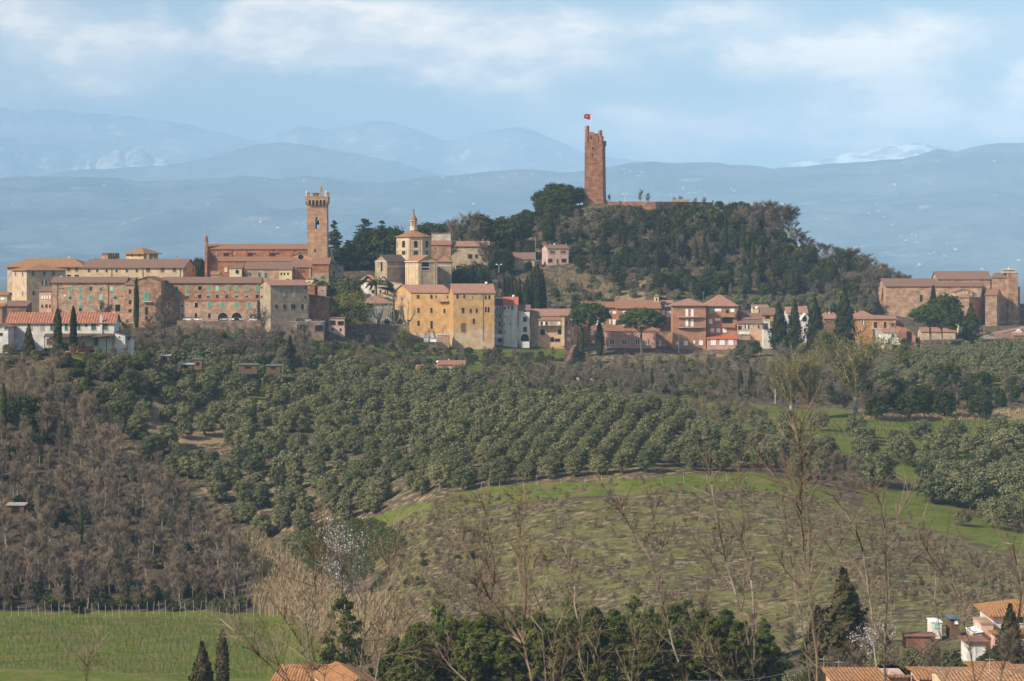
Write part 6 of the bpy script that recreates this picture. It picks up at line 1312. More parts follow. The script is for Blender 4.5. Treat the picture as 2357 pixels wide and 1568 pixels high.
# --- band of scrub under the town
S1={'scrub':'dark green shrub on the steep bank below the town houses','bareg':'grey leafless shrub on the steep bank below the town houses','olive':'grey olive among the scrub below the town','holm':'dark evergreen oak on the bank below the town houses'}
SG={'scrub':'green shrubs below the town','bareg':'leafless shrubs below the town','olive':'olives in the scrub below the town','holm':'oaks below the town'}
fill(['scrub','scrub','bareg'],[(740,800),(850,790),(1000,808),(1160,812),(1290,820),(1290,850),(1100,850),(930,860),(740,850)],6.2,930,1050,.5,.85,S1,SG)
fill(['bareg','scrub','olive','bareg'],[(1330,850),(1700,830),(1780,850),(1780,925),(1640,925),(1450,905),(1300,890),(1200,870)],7.0,790,1045,.5,.9,S1,SG)
fill(['bareg','scrub','olive'],[(1120,862),(1220,862),(1330,890),(1450,915),(1250,915),(1100,890)],6.5,820,985,.6,.95,S1,SG)
fill(['bareg','scrub','olive','scrub'],[(270,790),(430,775),(750,775),(780,800),(740,840),(600,850),(420,838),(290,830)],6.0,820,1023,.55,.95,S1,SG)
fill(['bareg','scrub'],[(1780,800),(2000,800),(2010,860),(2000,935),(1780,940)],7.0,790,1045,.5,.9,S1,SG)
fill(['bareg','scrub','holm'],[(1980,880),(2357,890),(2420,945),(1990,945)],8.0,770,870,.6,.95,S1,SG)
# --- wooded hill
H1={'holm':'dark evergreen oak in the wood covering the castle hill','scrub':'dark green shrub on the castle hill','cypw':'ragged brownish green cypress on the castle hill','cyp':'slim dark cypress on the castle hill','hillbare':'tall pale leafless tree on the castle hill','bareg':'grey leafless tree on the castle hill','olive':'small grey olive on the castle hill','bare':'brown leafless tree on the castle hill'}
HG={k:v.split(' on the')[0].split(' in the')[0]+'s on the castle hill' for k,v in H1.items()}
fill(['bareg','scrub','holm','scrub','bareg','olive'],[(1330,520),(1500,505),(1700,490),(1790,540),(1850,600),(1700,700),(1560,700),(1440,690),(1330,640),(1310,560)],6.0,1130,1300,.7,1.1,H1,HG,marg=4)
fill(['scrub','scrub','olive','bareg'],[(1235,500),(1350,480),(1480,485),(1500,540),(1380,600),(1300,600),(1240,590)],5.8,1215,1300,.6,.95,H1,HG,marg=4)
fill(['cypw','holm','bareg','cyp','holm','holm'],[(1360,560),(1520,520),(1700,530),(1800,600),(1900,650),(1780,690),(1550,690),(1380,640)],10.5,1150,1300,.85,1.3,H1,HG,marg=5)
fill(['holm','bareg','scrub'],[(1780,560),(1900,610),(2020,650),(2080,700),(2060,722),(1900,700),(1780,680)],7.0,1130,1280,.85,1.25,H1,HG)
fill(['bareg','hillbare'],[(1940,660),(2030,660),(2100,705),(2080,730),(1980,720)],5.5,1120,1250,.9,1.35,H1,HG)
fill(['holm','scrub','bareg'],[(1180,530),(1260,500),(1340,500),(1330,560),(1250,600),(1190,590)],7.5,1215,1300,.7,1.0,H1,HG,marg=3)
fill(['bareg','scrub','holm'],[(980,560),(1180,560),(1240,600),(1240,640),(1150,690),(1050,690),(1040,600)],7.8,1140,1260,.6,.95,H1,HG,marg=3)
fill(['bareg','scrub'],[(1150,640),(1250,660),(1400,660),(1440,700),(1200,740),(1140,720)],5.4,1110,1195,.5,.95,H1,HG,marg=3)
fill(['hillbare','bareg','holm'],[(1690,480),(1800,520),(1860,570),(1760,590),(1690,540)],9.,1230,1295,.8,1.15,H1,HG)
reeds('dry_hill_grass',[([(1255,628),(1400,626),(1440,650),(1420,690),(1300,690),(1255,665)],1120,1215)],2.3,'tan dry grass on the slope below the lone pink house',1.0,2.0)
# crest trees, surveyed
for vx,t,D,w in ((1262,432,1290,1.5),(1290,418,1292,1.7),(1318,428,1290,1.5),(1250,452,1284,1.3),(1272,440,1280,1.4),(1305,438,1282,1.4),(1334,440,1290,.9),(1245,475,1274,1.2),(1270,470,1270,1.3),(1300,468,1272,1.3),(1325,470,1276,1.2),(1212,484,1278,1.2),(1190,490,1266,1.1),(1228,488,1270,1.1),(1200,505,1256,1.2),(1345,458,1294,.8)):
    tree('holm',vx,t,0,D,'big dark evergreen oak rising left of the hilltop keep','oaks beside the keep',w=w)
for vx,t,D in ((1655,462,1288),(1690,462,1290),(1712,465,1290),(1672,470,1286)): tree('holm',vx,t,0,D,'dark green oak on the crest at the right end of the rampart','oaks at the rampart end')
for vx,t,D in ((1725,466,1290),(1745,468,1292),(1762,474,1290),(1775,480,1288),(1788,500,1285),(1738,474,1284),(1800,520,1280),(1835,527,1278),(1848,530,1282),(1868,552,1276),(1888,560,1274),(1905,566,1274),(1925,570,1270),(1946,574,1268),(1965,578,1266),(1985,588,1262),(2000,600,1258),(2012,612,1250),(2025,630,1240),(1865,560,1282)):
    tree('hillbare',vx,t,0,D,'tall pale leafless tree in the row descending the right crest of the hill','trees down the right crest',w=1.4)
for vx,t,D,w in ((1812,548,1262,1.1),(1850,560,1262,1.0),(1944,580,1240,1.2),(1938,600,1225,1.2),(1900,610,1235,1.1),(1870,620,1225,1.2),(1990,640,1200,1.2)): tree('holm',vx,t,0,D,'dark evergreen oak on the right shoulder of the castle hill','oaks on the right shoulder',w=w)
for vx,t,D in ((1475,436,1296),(1492,440,1297),(1402,445,1298),(1568,445,1300),(1552,452,1300),(1600,450,1302),(1620,452,1302),(1640,456,1300)): tree('bareg',vx,t+4,0,D,'leafless tree silhouetted above the rampart','trees behind the rampart',w=.9)
tree('scrub',1816,566,600,None,'golden yellow leafed tree on the right of the castle hill',matover={'crown':'gold_l'})
for vx,t,b_,D in ((1699,487,560,1278),(1580,560,640,1215),(1545,500,600,1262),(1560,585,660,1200),(1435,530,640,1222),(1648,560,640,1215),(1822,620,690,1172),(1835,612,685,1176),(1478,580,660,1200),(1390,560,650,1215)): tree('cypw',vx,t,b_,D,'tall ragged cypress standing out on the front of the castle hill','tall cypresses on the hill front',w=.8)
for i in range(26): vx=1395+i*10+random.uniform(-4,4); tree(random.choice(['scrub','olive','bareg','scrub']),vx,random.uniform(470,486),0,1266+random.uniform(-8,6),'small tree standing before the rampart wall','small trees before the rampart',w=1.1)
for i in range(7): vx=1722+i*16+random.uniform(-4,4); tree('hillbare',vx,474+max(0,i-6)*5+random.uniform(-6,8),0,1286+random.uniform(-8,8),'tall pale leafless tree in the clump right of the rampart','pale tree clump right of the rampart',w=1.2)
# cypress row
for i,(vx,t,w) in enumerate(((1160,628,.8),(1168,640,.7),(1178,632,.8),(1187,645,.7),(1196,640,.8),(1205,650,.8),(1214,636,.9),(1222,622,1.),(1230,620,.9),(1238,615,1.),(1247,610,1.1),(1252,640,1.0),(1210,645,.9))):
    tree('cypt',vx,t,0,1112+6*(i%3),'dark pointed cypress in the tight row behind the white tenements','cypress row behind the tenements',w=w*.95)
# crest left: cedars, pines, oaks
for vx,t,D,w,l in ((769,500,1176,.75,'narrow cedar with broken top right beside the bell tower'),(840,497,1184,1.15,'broad layered cedar, tallest between bell tower and dome'),(878,502,1192,.9,'dark cedar just left of the octagonal drum'),(800,548,1170,1.2,'low wide cedar behind the rubble slope'),(900,540,1186,1.0,'cedar partly behind the octagonal drum'),(776,560,1168,1.1,'cedar low at the foot of the bell tower')): tree('cedar',vx,t,0,D,l,w=w)
for vx,t,D,w in ((860,525,1180,1.3),(880,530,1176,1.3),(895,520,1182,1.2),(820,555,1175,1.2),(790,570,1172,1.1),(755,585,1178,1)): tree('holm',vx,t,0,D,'dark evergreen oak among the cedars right of the bell tower','oaks among the cedars',w=w)
for vx,t,D,w in ((978,510,1240,.9),(1003,509,1242,1.2),(1018,512,1240,1.),(986,506,1250,.6)): tree('holm',vx,t,0,D,'rounded green tree on the ridge right of the lantern','trees on the ridge right of the lantern',w=w)
for vx,t,D,w in ((1110,498,1240,1.2),(1130,500,1242,1.3),(1155,503,1240,1.2),(1070,512,1236,.9),(1158,571,1200,1.1),(1146,580,1196,1.1)): tree('holm',vx,t,0,D,'dark round oak on the ridge between the dome and the castle hill','oaks on the ridge',w=w)
for vx,t,D in ((1040,508,1236),(1060,500,1238),(1078,490,1242),(1090,498,1238),(1050,520,1225),(1100,510,1232),(1170,505,1238),(1090,530,1215),(1020,540,1200),(1035,560,1185),(1120,560,1190)): tree('hillbare',vx,t,0,D,'grey leafless tree on the ridge between the dome and the castle hill','leafless trees on the ridge')
tree('holm',456,592,0,1150,'dark round tree left of the cathedral front',w=.7); tree('holm',464,600,0,1145,'second dark tree by the cathedral front',w=.6)
for vx,t,b_,D,w in ((1078,600,650,1130,1.2),(1052,612,660,1120,1.1)): tree('holm',vx,t,b_,D,'dark evergreen tree right of the domed church behind the ochre palace','oaks right of the domed church',w=w)
for vx,t,D in ((760,640,1080),(770,660,1075),(800,650,1085),(780,690,1066)): tree('scrub',vx,t,0,D,'dark shrub in the gap between corner house and villa','shrubs in the gap')
for vx,t,D,w in ((806,670,1042,1.1),(822,690,1040,1.0)): tree('willow',vx,t,0,D,'pale green willow in front of the arched villa' if vx<810 else 'second pale willow, right of the first, before the arched villa',w=w)
tree('willow',925,758,0,1020,'small yellow green willow below the ochre house',w=.9)
for vx,l in ((874,'pollarded tree in the middle before the arched villa'),(910,'pollarded tree at the left corner of the ochre house'),(936,'pollarded tree right of the other pruned trees')): tree('pollard',vx,690,745,1052,l)
tree('palm',867,637,0,1082,'small palm beside the pale yellow house')
# cypresses and conifers by the houses
tree('cypt',133,702,0,781,'tall dark cypress before the farmhouse, left of the pair',w=1.35); tree('cypt',169,696,0,780,'tall dark cypress before the farmhouse, right of the pair',w=1.15)
tree('cypt',314,630,0,1020,'tall slim cypress against the gabled convent block',w=.75)
tree('cypw',66,748,850,776,'wide dark conifer at the left end of the farmhouse'); tree('cypw',22,820,0,774,'low dark conifer at the left border below the farmhouse')
tree('cypw',668,770,0,905,'brownish pointed cypress below the terrace wall',w=.9)
tree('lone',602,720,0,900,'gnarled bare tree spreading below the terrace wall'); tree('lone',378,700,0,905,'bare tree before the gabled convent block',w=.8); tree('lone',700,740,0,950,'dark bare tree below the parking deck',w=.8)
for vx,t in ((345,725),(412,742),(360,745),(140,700),(225,710),(245,705),(270,745),(288,742),(205,745)): tree('bareg',vx,t,0,985 if vx>300 else 940,'thin leafless tree in front of the convent walls','leafless trees before the convent')
tree('upine',1356,694,800,1052,'umbrella pine with round crown, left of the pair before the school',w=.85); tree('upine',1478,708,800,1052,'umbrella pine with broad crown, right of the pair before the school',w=1.05)
tree('cypt',1338,745,0,1050,'dark ivy clad trunk under the left umbrella pine',w=1.3,matover={'crown':'holm'}); tree('cypt',1380,735,0,1052,'dark bushy cypress right under the left umbrella pine',w=1.7,matover={'crown':'holm'})
for vx,t,D,w,l in ((1793,692,1050,1.0,'dark conifer, first from the left among the roadside houses'),(1829,700,1048,.9,'dark conifer, second from the left among the roadside houses'),(1877,690,1050,1.0,'dark conifer, third from the left among the roadside houses'),(1944,668,1054,1.0,'tallest dark conifer among the right hand houses')): tree('cypw',vx,t,0,D,l,w=w,matover={'crown':'cyp'})
tree('upine',2140,700,0,1046,'large umbrella pine below the friary, left crown',w=1.0); tree('upine',2168,716,0,1042,'umbrella pine below the friary, right and lower crown',w=.9)
tree('cypw',2235,695,0,1048,'dark bushy conifer before the friary chapels',w=1.15,matover={'crown':'holm'}); tree('cypt',2148,662,0,1090,'slim cypress before the friary nave'); tree('holm',2172,680,0,1086,'dark pine between the slim cypress and the friary chapel')
tree('cypt',2115,775,0,1030,'small dark cypress below the umbrella pines',w=1.1); tree('cypt',2090,790,0,1028,'short dark cypress left of the small one below the pines',w=.9)
for vx,t,b_ in ((1704,855,915),(1728,850,915),(1707,862,918),(1736,868,918),(1480,842,895),(1500,850,895),(1428,875,905)): tree('cyp',vx,t,b_,None,'small dark cypress on the slope below the school','small cypresses below the school')
tree('holm',1735,785,0,1035,'bluish green round tree below the peach house',w=1.1); tree('scrub',1712,790,0,1030,'dark shrub left of the bluish round tree')
# budding poplars
for vx,t,b_,w,l in ((1820,790,968,.9,'tall budding poplar, left of the three'),(1865,800,965,.75,'tall budding poplar with ivy trunk, middle of the three'),(1968,742,955,1.0,'largest budding poplar with forked pale trunk, right of the three'),(1785,815,930,.8,'slim budding poplar left of the tall ones')): tree('poplar',vx,t,b_,None,l,w=w*1.3)
for vx,t,b_ in ((1900,760,830),(1925,770,830),(1610,870,915),(1640,868,915),(2080,790,860)): tree('willow',vx,t,b_,None,'young yellow green tree below the roadside houses','young green trees below the houses')
for vx,t,b_ in ((2040,895,965),(1760,935,990),(1945,890,960)): tree('hillbare',vx,t,b_,None,'thin bare tree leaning beside the right olive terraces','bare trees by the terraces',w=.7)
fill(['bareg'],[(1780,1030),(1900,1030),(2000,1080),(1990,1140),(1850,1130),(1780,1090)],4.5,600,690,.35,.6,'rusty brown leafless thicket below the right olives','rusty thicket')
fill(['bareg'],[(1560,935),(1720,940),(1760,990),(1640,1010),(1560,980)],5.5,690,820,.4,.6,'reddish leafless shrub behind the planted olive rows','shrubs behind the olive rows')
# --- pines, bottom
P1='bushy green young pine in the plantation at the bottom centre'
pp=[(790,1358,1500,390,.8)]
tree('pine',790,1355,0,405,'dark pine standing apart at the left of the plantation',w=.8)
for p in scatter([(860,1560),(900,1500),(1010,1480),(1200,1470),(1400,1480),(1560,1480),(1680,1490),(1760,1530),(1780,1680),(860,1680)],4.6,330,415,.4):
    v=V(p); top = 1395+ (60 if v[0]<930 else 0)+(50 if v[0]>1690 else 0)
    h = min(14, max(6, Z(top+random.uniform(-25,60),p.y)-p.z)); plant('pine',p,h/HT['pine'],P1,'pines of the bottom plantation')
for vx,t,D,w,l in ((1010,1350,400,.8,'tallest pine top at the left of the plantation'),(1310,1345,402,.8,'pine with narrow pointed top in the plantation centre'),(1460,1375,398,.9,'pine with tufted top right of the plantation centre'),(1580,1370,400,.9,'pine near the right end of the plantation')): tree('pine',vx,t,0,D,l,w=w)
tree('cypw',1942,1300,0,352,'tall ragged brownish cypress with pointed top, bottom right',w=1.1); tree('cypw',1882,1400,0,356,'lower ragged cypress left of the pointed one',w=1.15)
tree('cypw',465,1470,0,455,'wide brownish cypress at the bottom, left of the pair',w=.95); tree('cypt',512,1460,0,452,'columnar brown cypress at the bottom, right of the pair',w=1.2,matover={'crown':'cypb'})
tree('cypw',2325,1395,0,318,'dark conifer in front of the white villa',w=1.2)
fill(['scrub','olive','bareg'],[(1780,1500),(2000,1480),(2250,1500),(2420,1540),(2420,1640),(1800,1640)],6,285,335,.5,.85,'garden shrub between the bottom right houses','garden shrubs bottom right')
fill(['bareg','scrub'],[(1680,1440),(1850,1440),(1850,1540),(1760,1560)],5,350,420,.35,.7,'brown leafless shrub right of the pine plantation','shrubs beside the pines')
fill(['bareg'],[(1990,1230),(2400,1330),(2400,1420),(2100,1400),(1950,1340)],6,420,560,.3,.5,'low brown shrub on the right of the abandoned vineyard','brown shrubs in the abandoned vineyard')
fill(['bareg','scrub'],[(880,1250),(1150,1200),(1150,1380),(900,1400)],7,450,570,.3,.5,'low brown thicket on the left of the abandoned vineyard','brown thickets in the abandoned vineyard')
fill(['olive','olive','scrub'],[(1560,985),(1800,1000),(1950,1060),(1900,1105),(1700,1085)],7.5,590,740,.85,1.15,{'olive':'olive tree on the slope between the planted rows and the rusty thicket','scrub':'dark shrub between the planted rows and the rusty thicket'},{'olive':'olives beside the rusty thicket','scrub':'shrubs beside the rusty thicket'},rows=1.4)
fill(['olive','olive','olive','scrub'],[(1950,1010),(2420,1005),(2420,1110),(2200,1130),(2050,1090)],9.5,590,730,.8,1.1,{'olive':O3,'scrub':'dark shrub among the olives on the right terraces'},{'olive':G3,'scrub':'shrubs among the right olives'},rows=1.4)
fill(['bareg'],field,9.5,420,595,.2,.42,{'bareg':'low brown bush on the abandoned vineyard slope','scrub':'low green bush on the abandoned vineyard slope'},{'bareg':'brown bushes on the abandoned vineyard','scrub':'green bushes on the abandoned vineyard'})
flush=None
NAMEMAT={'olive_tree':'olive','holm_oak':'holm','evergreen_shrub':'scrub','bare_shrub':'twigg','bare_tree':'twigg','cypress':'cypb'}
def flushq():
    by={}
    for q in FQ: by.setdefault(KN[q[0]][0],[]).append(q)
    have={}
    for kd,n in CNT.items(): have[KN[kd][0]]=have.get(KN[kd][0],0)+n
    for nm,L in by.items():
        room=max(0,292-have.get(nm,0)); L.sort(key=lambda q:-(q[2]*HT[q[0]]/q[1].y)); print(nm,have.get(nm,0),len(L))
        for q in L[:room]: plant(*q)
        rest=L[room:]
        if rest:
            lb={'olive_tree':'grey green olive grove reading as one mass further up the slope','bare_shrub':'grey leafless scrub massed on the banks and the castle hill','evergreen_shrub':'dark green scrub massed on the banks and the castle hill','holm_oak':'dark oak wood massed on the castle hill','cypress':'dark cypresses massed on the castle hill','bare_tree':'leafless trees massed on the hill'}[nm]
            joined({'olive_tree':'olive_grove','bare_shrub':'leafless_scrub','evergreen_shrub':'evergreen_scrub','holm_oak':'oak_wood','cypress':'cypress_wood','bare_tree':'leafless_wood'}[nm],[(q[1],q[2]) for q in rest],[rest[0][0]],NAMEMAT[nm],lb,'vegetation',keep=.4,grow=1.18)
flushq()
print(CNT)
# --- posts and vines
def mk_post(h,r,mat,nm='vine_stake'):
    m=MB(); m.tube([(0,0,-.3),(0,0,h)],[r,r*.9],5); m.poly([(r*math.cos(k),r*math.sin(k),h) for k in (0,1.26,2.51,3.77,5.03)]); o=m.build(nm,mat); COL.objects.unlink(o); return o
PS=mk_post(2.2,.055,'post'); PS2=mk_post(1.5,.05,'barkp'); 
def post(src,p,label,group,s=1.,tilt=.05):
    o=src.copy(); COL.objects.link(o); o.location=p; o.rotation_euler=(random.uniform(-tilt,tilt),random.uniform(-tilt,tilt),0); o.scale=(1,1,s); tag(o,label,'stake',group)
for i in range(48):
    vx=25+i*15.5+random.uniform(-3,3); post(PS,hit(vx,1418+random.uniform(-3,7)),'pale stake in the back row of the lower vineyard, against the dark bushes','stakes along the back of the vineyard',random.uniform(1.1,1.7),.12)
vy_=[(-40,1425),(740,1425),(790,1500),(770,1560),(420,1560),(200,1545),(-40,1540)]
vp=scatter(vy_,3.4,500,602,.12); random.shuffle(vp); print('stakes',len(vp))
for p in vp[:125]: post(PS2,p,'thin stake among the young vines of the lower vineyard','stakes in the young vineyard',random.uniform(.7,1.1),.1)
V_=[]
for p in scatter(vy_,1.7,500,602,.25):
    n=5; A=np.array(p)+rg.normal(0,.12,(n,3))*np.array([1,1,0]); V_.append(ribbons(A,A+np.stack([rg.normal(0,.12,n),rg.normal(0,.12,n),rg.uniform(.5,1.2,n)],1),np.full(n,.022),np.full(n,.012)))
o=bpy.data.objects.new('young_vines',fastmesh('young_vines',np.concatenate(V_),4,'barkd')); COL.objects.link(o); tag(o,'rows of thin leafless young vines on the green lower field','vines',None,'stuff')
for p in scatter(field,9.5,420,600,.4)[:100]: post(PS2,p,'old leaning stake on the abandoned vineyard slope','stakes of the abandoned vineyard',random.uniform(.8,1.3),.2)
for i in range(16): post(PS,hit(1010+i*47+random.uniform(-9,9),1128-(i*47)*.03+random.uniform(-3,3)),'stake along the green path under the planted olives','stakes along the green path',random.uniform(.5,.9),.15)
V_=[]
for p in scatter([(1880,968),(2400,968),(2400,995),(1880,1010)],1.9,660,790,.1):
    n=3; A=np.array(p)+rg.normal(0,.08,(n,3))*np.array([1,1,0]); V_.append(ribbons(A,A+np.stack([rg.normal(0,.05,n),rg.normal(0,.05,n),rg.uniform(.6,1.,n)],1),np.full(n,.04),np.full(n,.02)))
o=bpy.data.objects.new('terrace_vines',fastmesh('terrace_vines',np.concatenate(V_),4,'barkd')); COL.objects.link(o); tag(o,'thin rows of tiny vines on the bright green terrace at the right','vines',None,'stuff')
reeds('straw_bank',[([(1970,947),(2400,942),(2400,962),(2300,966),(1970,968)],740,800)],2.1,'straw coloured dry grass bank above the green terrace at the right',.5,1.1)
# --- poles
def pole(vx,vt,D,label,cat='pole',nm='utility_pole',mat='post',r=.11,head=None,vb=None):
    p=Vector(((vx-CX)/F*D,D,0)); p.z=max(ground(p.x,D),Z(vb,D) if vb else -999); T=thing(nm,label,cat,p); m=MB(); zt=Z(vt,D); m.tube([(p.x,D,p.z-.5),(p.x,D,zt)],[r,r*.7],6); m.build('shaft',mat,T)
    m=MB()
    if head=='lamp': m.box(FX,p.x-1.2,p.x+1.2,D-.1,D+.1,zt-.1,zt); m.box(FX,p.x-1.5,p.x-.7,D-.35,D+.35,zt,zt+.45); m.box(FX,p.x+.7,p.x+1.5,D-.35,D+.35,zt,zt+.45); m.build('lamp_head','wht',T)
    else: m.tube([(p.x-.5,D,zt-.3),(p.x+.5,D,zt-.3)],.04,4); m.build('crossbar',mat,T)
    return T
pole(CXx(5,490),CYy(5,660),1055,'white pole in front of the apartment block',mat='wht'); pole(CXx(4,1130),CYy(4,1290),1000,'pole at the foot of the descending city wall',mat='post')
pole(CXx(4,190),CYy(4,1240),1010,'thin pole on the green bank below the ochre palace'); pole(CXx(7,1060),CYy(7,705),1292,'white floodlight mast right of the hilltop keep','floodlight','floodlight_mast','wht',.09,'lamp')
pole(CXx(7,340),CYy(7,1050),1215,'thin pole above the low house left of the lone pink house'); pole(CXx(7,45),CYy(7,1275),1150,'short white lamp post left of the cypress row','lamp post','lamp_post','wht',.08,'lamp',vb=CYy(7,1330))
for x,y,D,l in ((2120,1130,262,'pale television aerial pole behind the bottom right roofs'),(1078,1150,300,'pale pole left of the brown orange roof'),(975,1130,300,'second pale pole left of the brown orange roof')): pole(CXx(12,x),CYy(12,y),D,l,r=.05)
for i,(c,x,y0,y1,D) in enumerate(((5,800,150,230,1078),(4,1150,450,620,1072),(4,1898,430,510,1084),(6,208,500,570,1088),(6,490,500,560,1080),(3,1878,870,960,1062),(6,1915,730,790,1062),(1,557,285,345,1108))):
    p=W(*C(c,x,y1),D); T=thing('aerial',['tall television aerial on the apartment wing roof','television aerial at the right end of the loggia house','television aerial on the school roof','television aerial on the house left of the tall conifer','television aerial on the orange house','television aerial above the tenement roof','television aerial on the grey house below the friary','television aerial on the palace wing roof'][i],'aerial',p)
    m=MB(); t=W(*C(c,x,y0),D); m.tube([p-Vector((0,0,1)),t],.05,4); m.build('mast','grey',T); m=MB()
    for k in (0,.25,.5): m.tube([t-Vector((.6-.2*k,0,k*2+.1)),t+Vector((.6-.2*k,0,-k*2-.1))],.03,3)
    m.build('elements','grey',T)
T=thing('power_line','pair of thin pale cables crossing the bottom right gardens','cables',W(*C(12,900,1190),270)); m=MB()
for (x0,y0,x1,y1,D0,D1) in ((0,1290,960,1170,260,285),(960,1170,1730,1040,285,330),(1730,1040,2100,830,330,420),(0,1160,200,1200,250,262)):
    a=W(*C(12,x0,y0),D0); b_=W(*C(12,x1,y1),D1); m.tube([a.lerp(b_,k/8)-Vector((0,0,.9*math.sin(math.pi*k/8))) for k in range(9)],.02,3)
m.build('cable','grey',T)
# --- foreground saplings, traced branches
def sapling(label, D, br, mat='barkb'):
    T=None; m=MB(); A=[];B=[];w0=[]
    for bi,(c,wv,pts_) in enumerate(br):
        P=[]; dd=random.uniform(-.04,.04)*D if bi else 0
        for i,(x,y) in enumerate(pts_):
            d=D+dd*(i/len(pts_))+(random.uniform(-.3,.3) if i else 0); P.append(W(*C(c,x,y),d))
        if bi==0:
            g=Vector((P[0].x,P[0].y,ground(P[0].x,P[0].y)-.2)); T=thing('sapling',label,'sapling',g+Vector((0,0,.2))); P=[g]+P
            base=P[0]
        elif C(c,*pts_[0])[1]>1555: P=[base.lerp(P[0],.0)]+P
        r0=wv*.62/F*D/2; Q=[]
        for a,b_ in zip(P,P[1:]):
            n=max(2,int((b_-a).length/.5)); Q+=[a.lerp(b_,k/n)+Vector((random.uniform(-1,1),random.uniform(-1,1),0))*r0*.5 for k in range(n)]
        Q.append(P[-1]); N=len(Q); rs=[max(.006,r0*(1-.72*i/N)) for i in range(N)]; m.tube(Q,rs,6)
        for i in range(2 if bi else N//3,N):
            for _ in range(4):
                d=(Q[i]-Q[i-1]).normalized(); t=(d+Vector([random.uniform(-.9,.9) for _ in range(3)])+Vector((0,0,.35))).normalized(); ln=random.uniform(.12,.6)*D/32; e=Q[i]+t*ln
                A.append(Q[i]);B.append(e);w0.append(.005)
                for _ in range(3): f=random.uniform(.3,.95); q=Q[i].lerp(e,f); A.append(q);B.append(q+(t+Vector([random.uniform(-.8,.8) for _ in range(3)])).normalized()*ln*.45);w0.append(.003)
    m.build('stem','barks' if mat=='barkp' else mat,T,smooth=True)
    L=np.array(T.location); o=bpy.data.objects.new('twigs',fastmesh('twigs',ribbons(np.array(A)-L,np.array(B)-L,np.array(w0)*D/34,np.array(w0)*.5*D/34),4,M['barkb'])); COL.objects.link(o); o.parent=T
sapling('sapling with twin upright stems at the left foreground',34,[(13,11,[(880,1560),(850,1350),(835,1150),(820,1020)]),(13,6,[(820,1020),(870,930),(905,780),(900,640),(915,500),(910,330),(890,160),(915,60)]),(13,5,[(850,1010),(910,920),(950,760),(960,620),(945,480),(930,350)]),(13,5,[(820,1030),(740,960),(680,880)]),(13,4,[(750,880),(700,730),(640,620),(540,450)]),(13,4,[(850,1360),(780,1230),(700,1100),(630,990)]),(13,4,[(900,1290),(950,1220),(1010,1110)]),(13,4,[(860,1160),(890,1350),(900,1500)]),(13,4,[(985,1500),(870,1390),(660,1230)])],'barkp')
sapling('sapling with one long branch leaning left at the left foreground',30,[(13,9,[(660,1560),(480,1380),(350,1270),(200,1110),(60,990)]),(13,4,[(350,1270),(360,1180),(330,1100)]),(13,3,[(200,1110),(230,1000),(200,940)])],'barkp')
sapling('dark thin sapling crossing the leaning branch, left foreground',36,[(13,7,[(690,1560),(590,1410),(480,1280)]),(13,3,[(590,1410),(560,1300),(590,1180)])])
sapling('forked sapling whose two arms spread wide above the small orange roof',35,[(13,11,[(1290,1560),(1300,1400),(1330,1150),(1345,1000)]),(13,6,[(1345,1000),(1310,850),(1240,700),(1150,540),(1050,400),(960,320)]),(13,7,[(1330,1140),(1400,1060),(1450,920),(1540,740),(1590,600),(1600,430),(1620,280),(1640,150)]),(13,4,[(1345,1000),(1430,900),(1510,680),(1550,520),(1570,420)])],'barkp')
sapling('pale sapling with curved tips right of the forked one',32,[(13,8,[(1430,1560),(1460,1360),(1520,1170),(1600,1060),(1600,960)]),(13,5,[(1520,1210),(1650,1110),(1720,1010)]),(13,3,[(1530,1180),(1490,1120),(1490,1060)])],'barkp')
sapling('thin sapling with twin twigs beside the forked one',37,[(13,5,[(1320,1560),(1400,1340),(1460,1180)]),(13,4,[(1400,1340),(1620,1300),(1740,1250)])])
sapling('many branched sapling fanning out at the centre foreground',31,[(14,17,[(700,1560),(650,1350),(620,1220)]),(14,9,[(630,1220),(570,1080),(490,920),(370,680),(280,470),(250,300)]),(14,6,[(370,680),(360,560),(330,330),(290,80),(255,-40)]),(14,11,[(610,1210),(500,1080),(440,1000),(330,820),(230,620),(150,440),(0,200),(-90,60)]),(14,8,[(630,1220),(632,1000),(640,700),(630,450),(590,280),(550,90)]),(14,5,[(600,790),(575,560),(580,330),(600,100),(610,-30)]),(14,4,[(640,670),(700,560),(735,440)]),(14,9,[(600,1200),(480,1120),(280,950),(130,880),(0,800)]),(14,4,[(250,930),(215,800),(210,700)]),(14,5,[(560,1150),(450,980),(340,830),(200,700)]),(14,5,[(620,1180),(600,900),(620,780)])],'barkb')
sapling('upright pale sapling with a V fork right of the central fan',33,[(14,9,[(820,1560),(800,1300),(780,920)]),(14,5,[(780,920),(720,770),(650,680)]),(14,4,[(780,900),(800,760),(830,590),(830,480),(770,380)]),(14,4,[(800,890),(870,820),(960,690)]),(14,5,[(785,1100),(680,960),(650,900)])],'barkp')
sapling('slender pair of stems curving right of the V forked sapling',36,[(14,6,[(950,1560),(970,1430),(1050,1270),(1110,1130),(1140,1000)]),(14,4,[(1140,1000),(1190,870),(1210,850)]),(14,5,[(1100,1000),(1070,870),(1070,700),(1040,600),(1000,430),(980,360)]),(14,5,[(890,1560),(880,1300),(900,1110),(1000,880)])],'barkp')
sapling('low twiggy sapling with two crossing stems, bottom centre right',34,[(14,6,[(1640,1560),(1635,1300),(1620,1260)]),(14,4,[(1610,1530),(1740,1370),(1800,1280),(1830,1170)]),(14,5,[(1570,1560),(1600,1250),(1605,1080)]),(14,5,[(1270,1560),(1280,1340),(1250,1230)]),(14,5,[(1180,1560),(1130,1460),(1110,1220)])],'barkp')
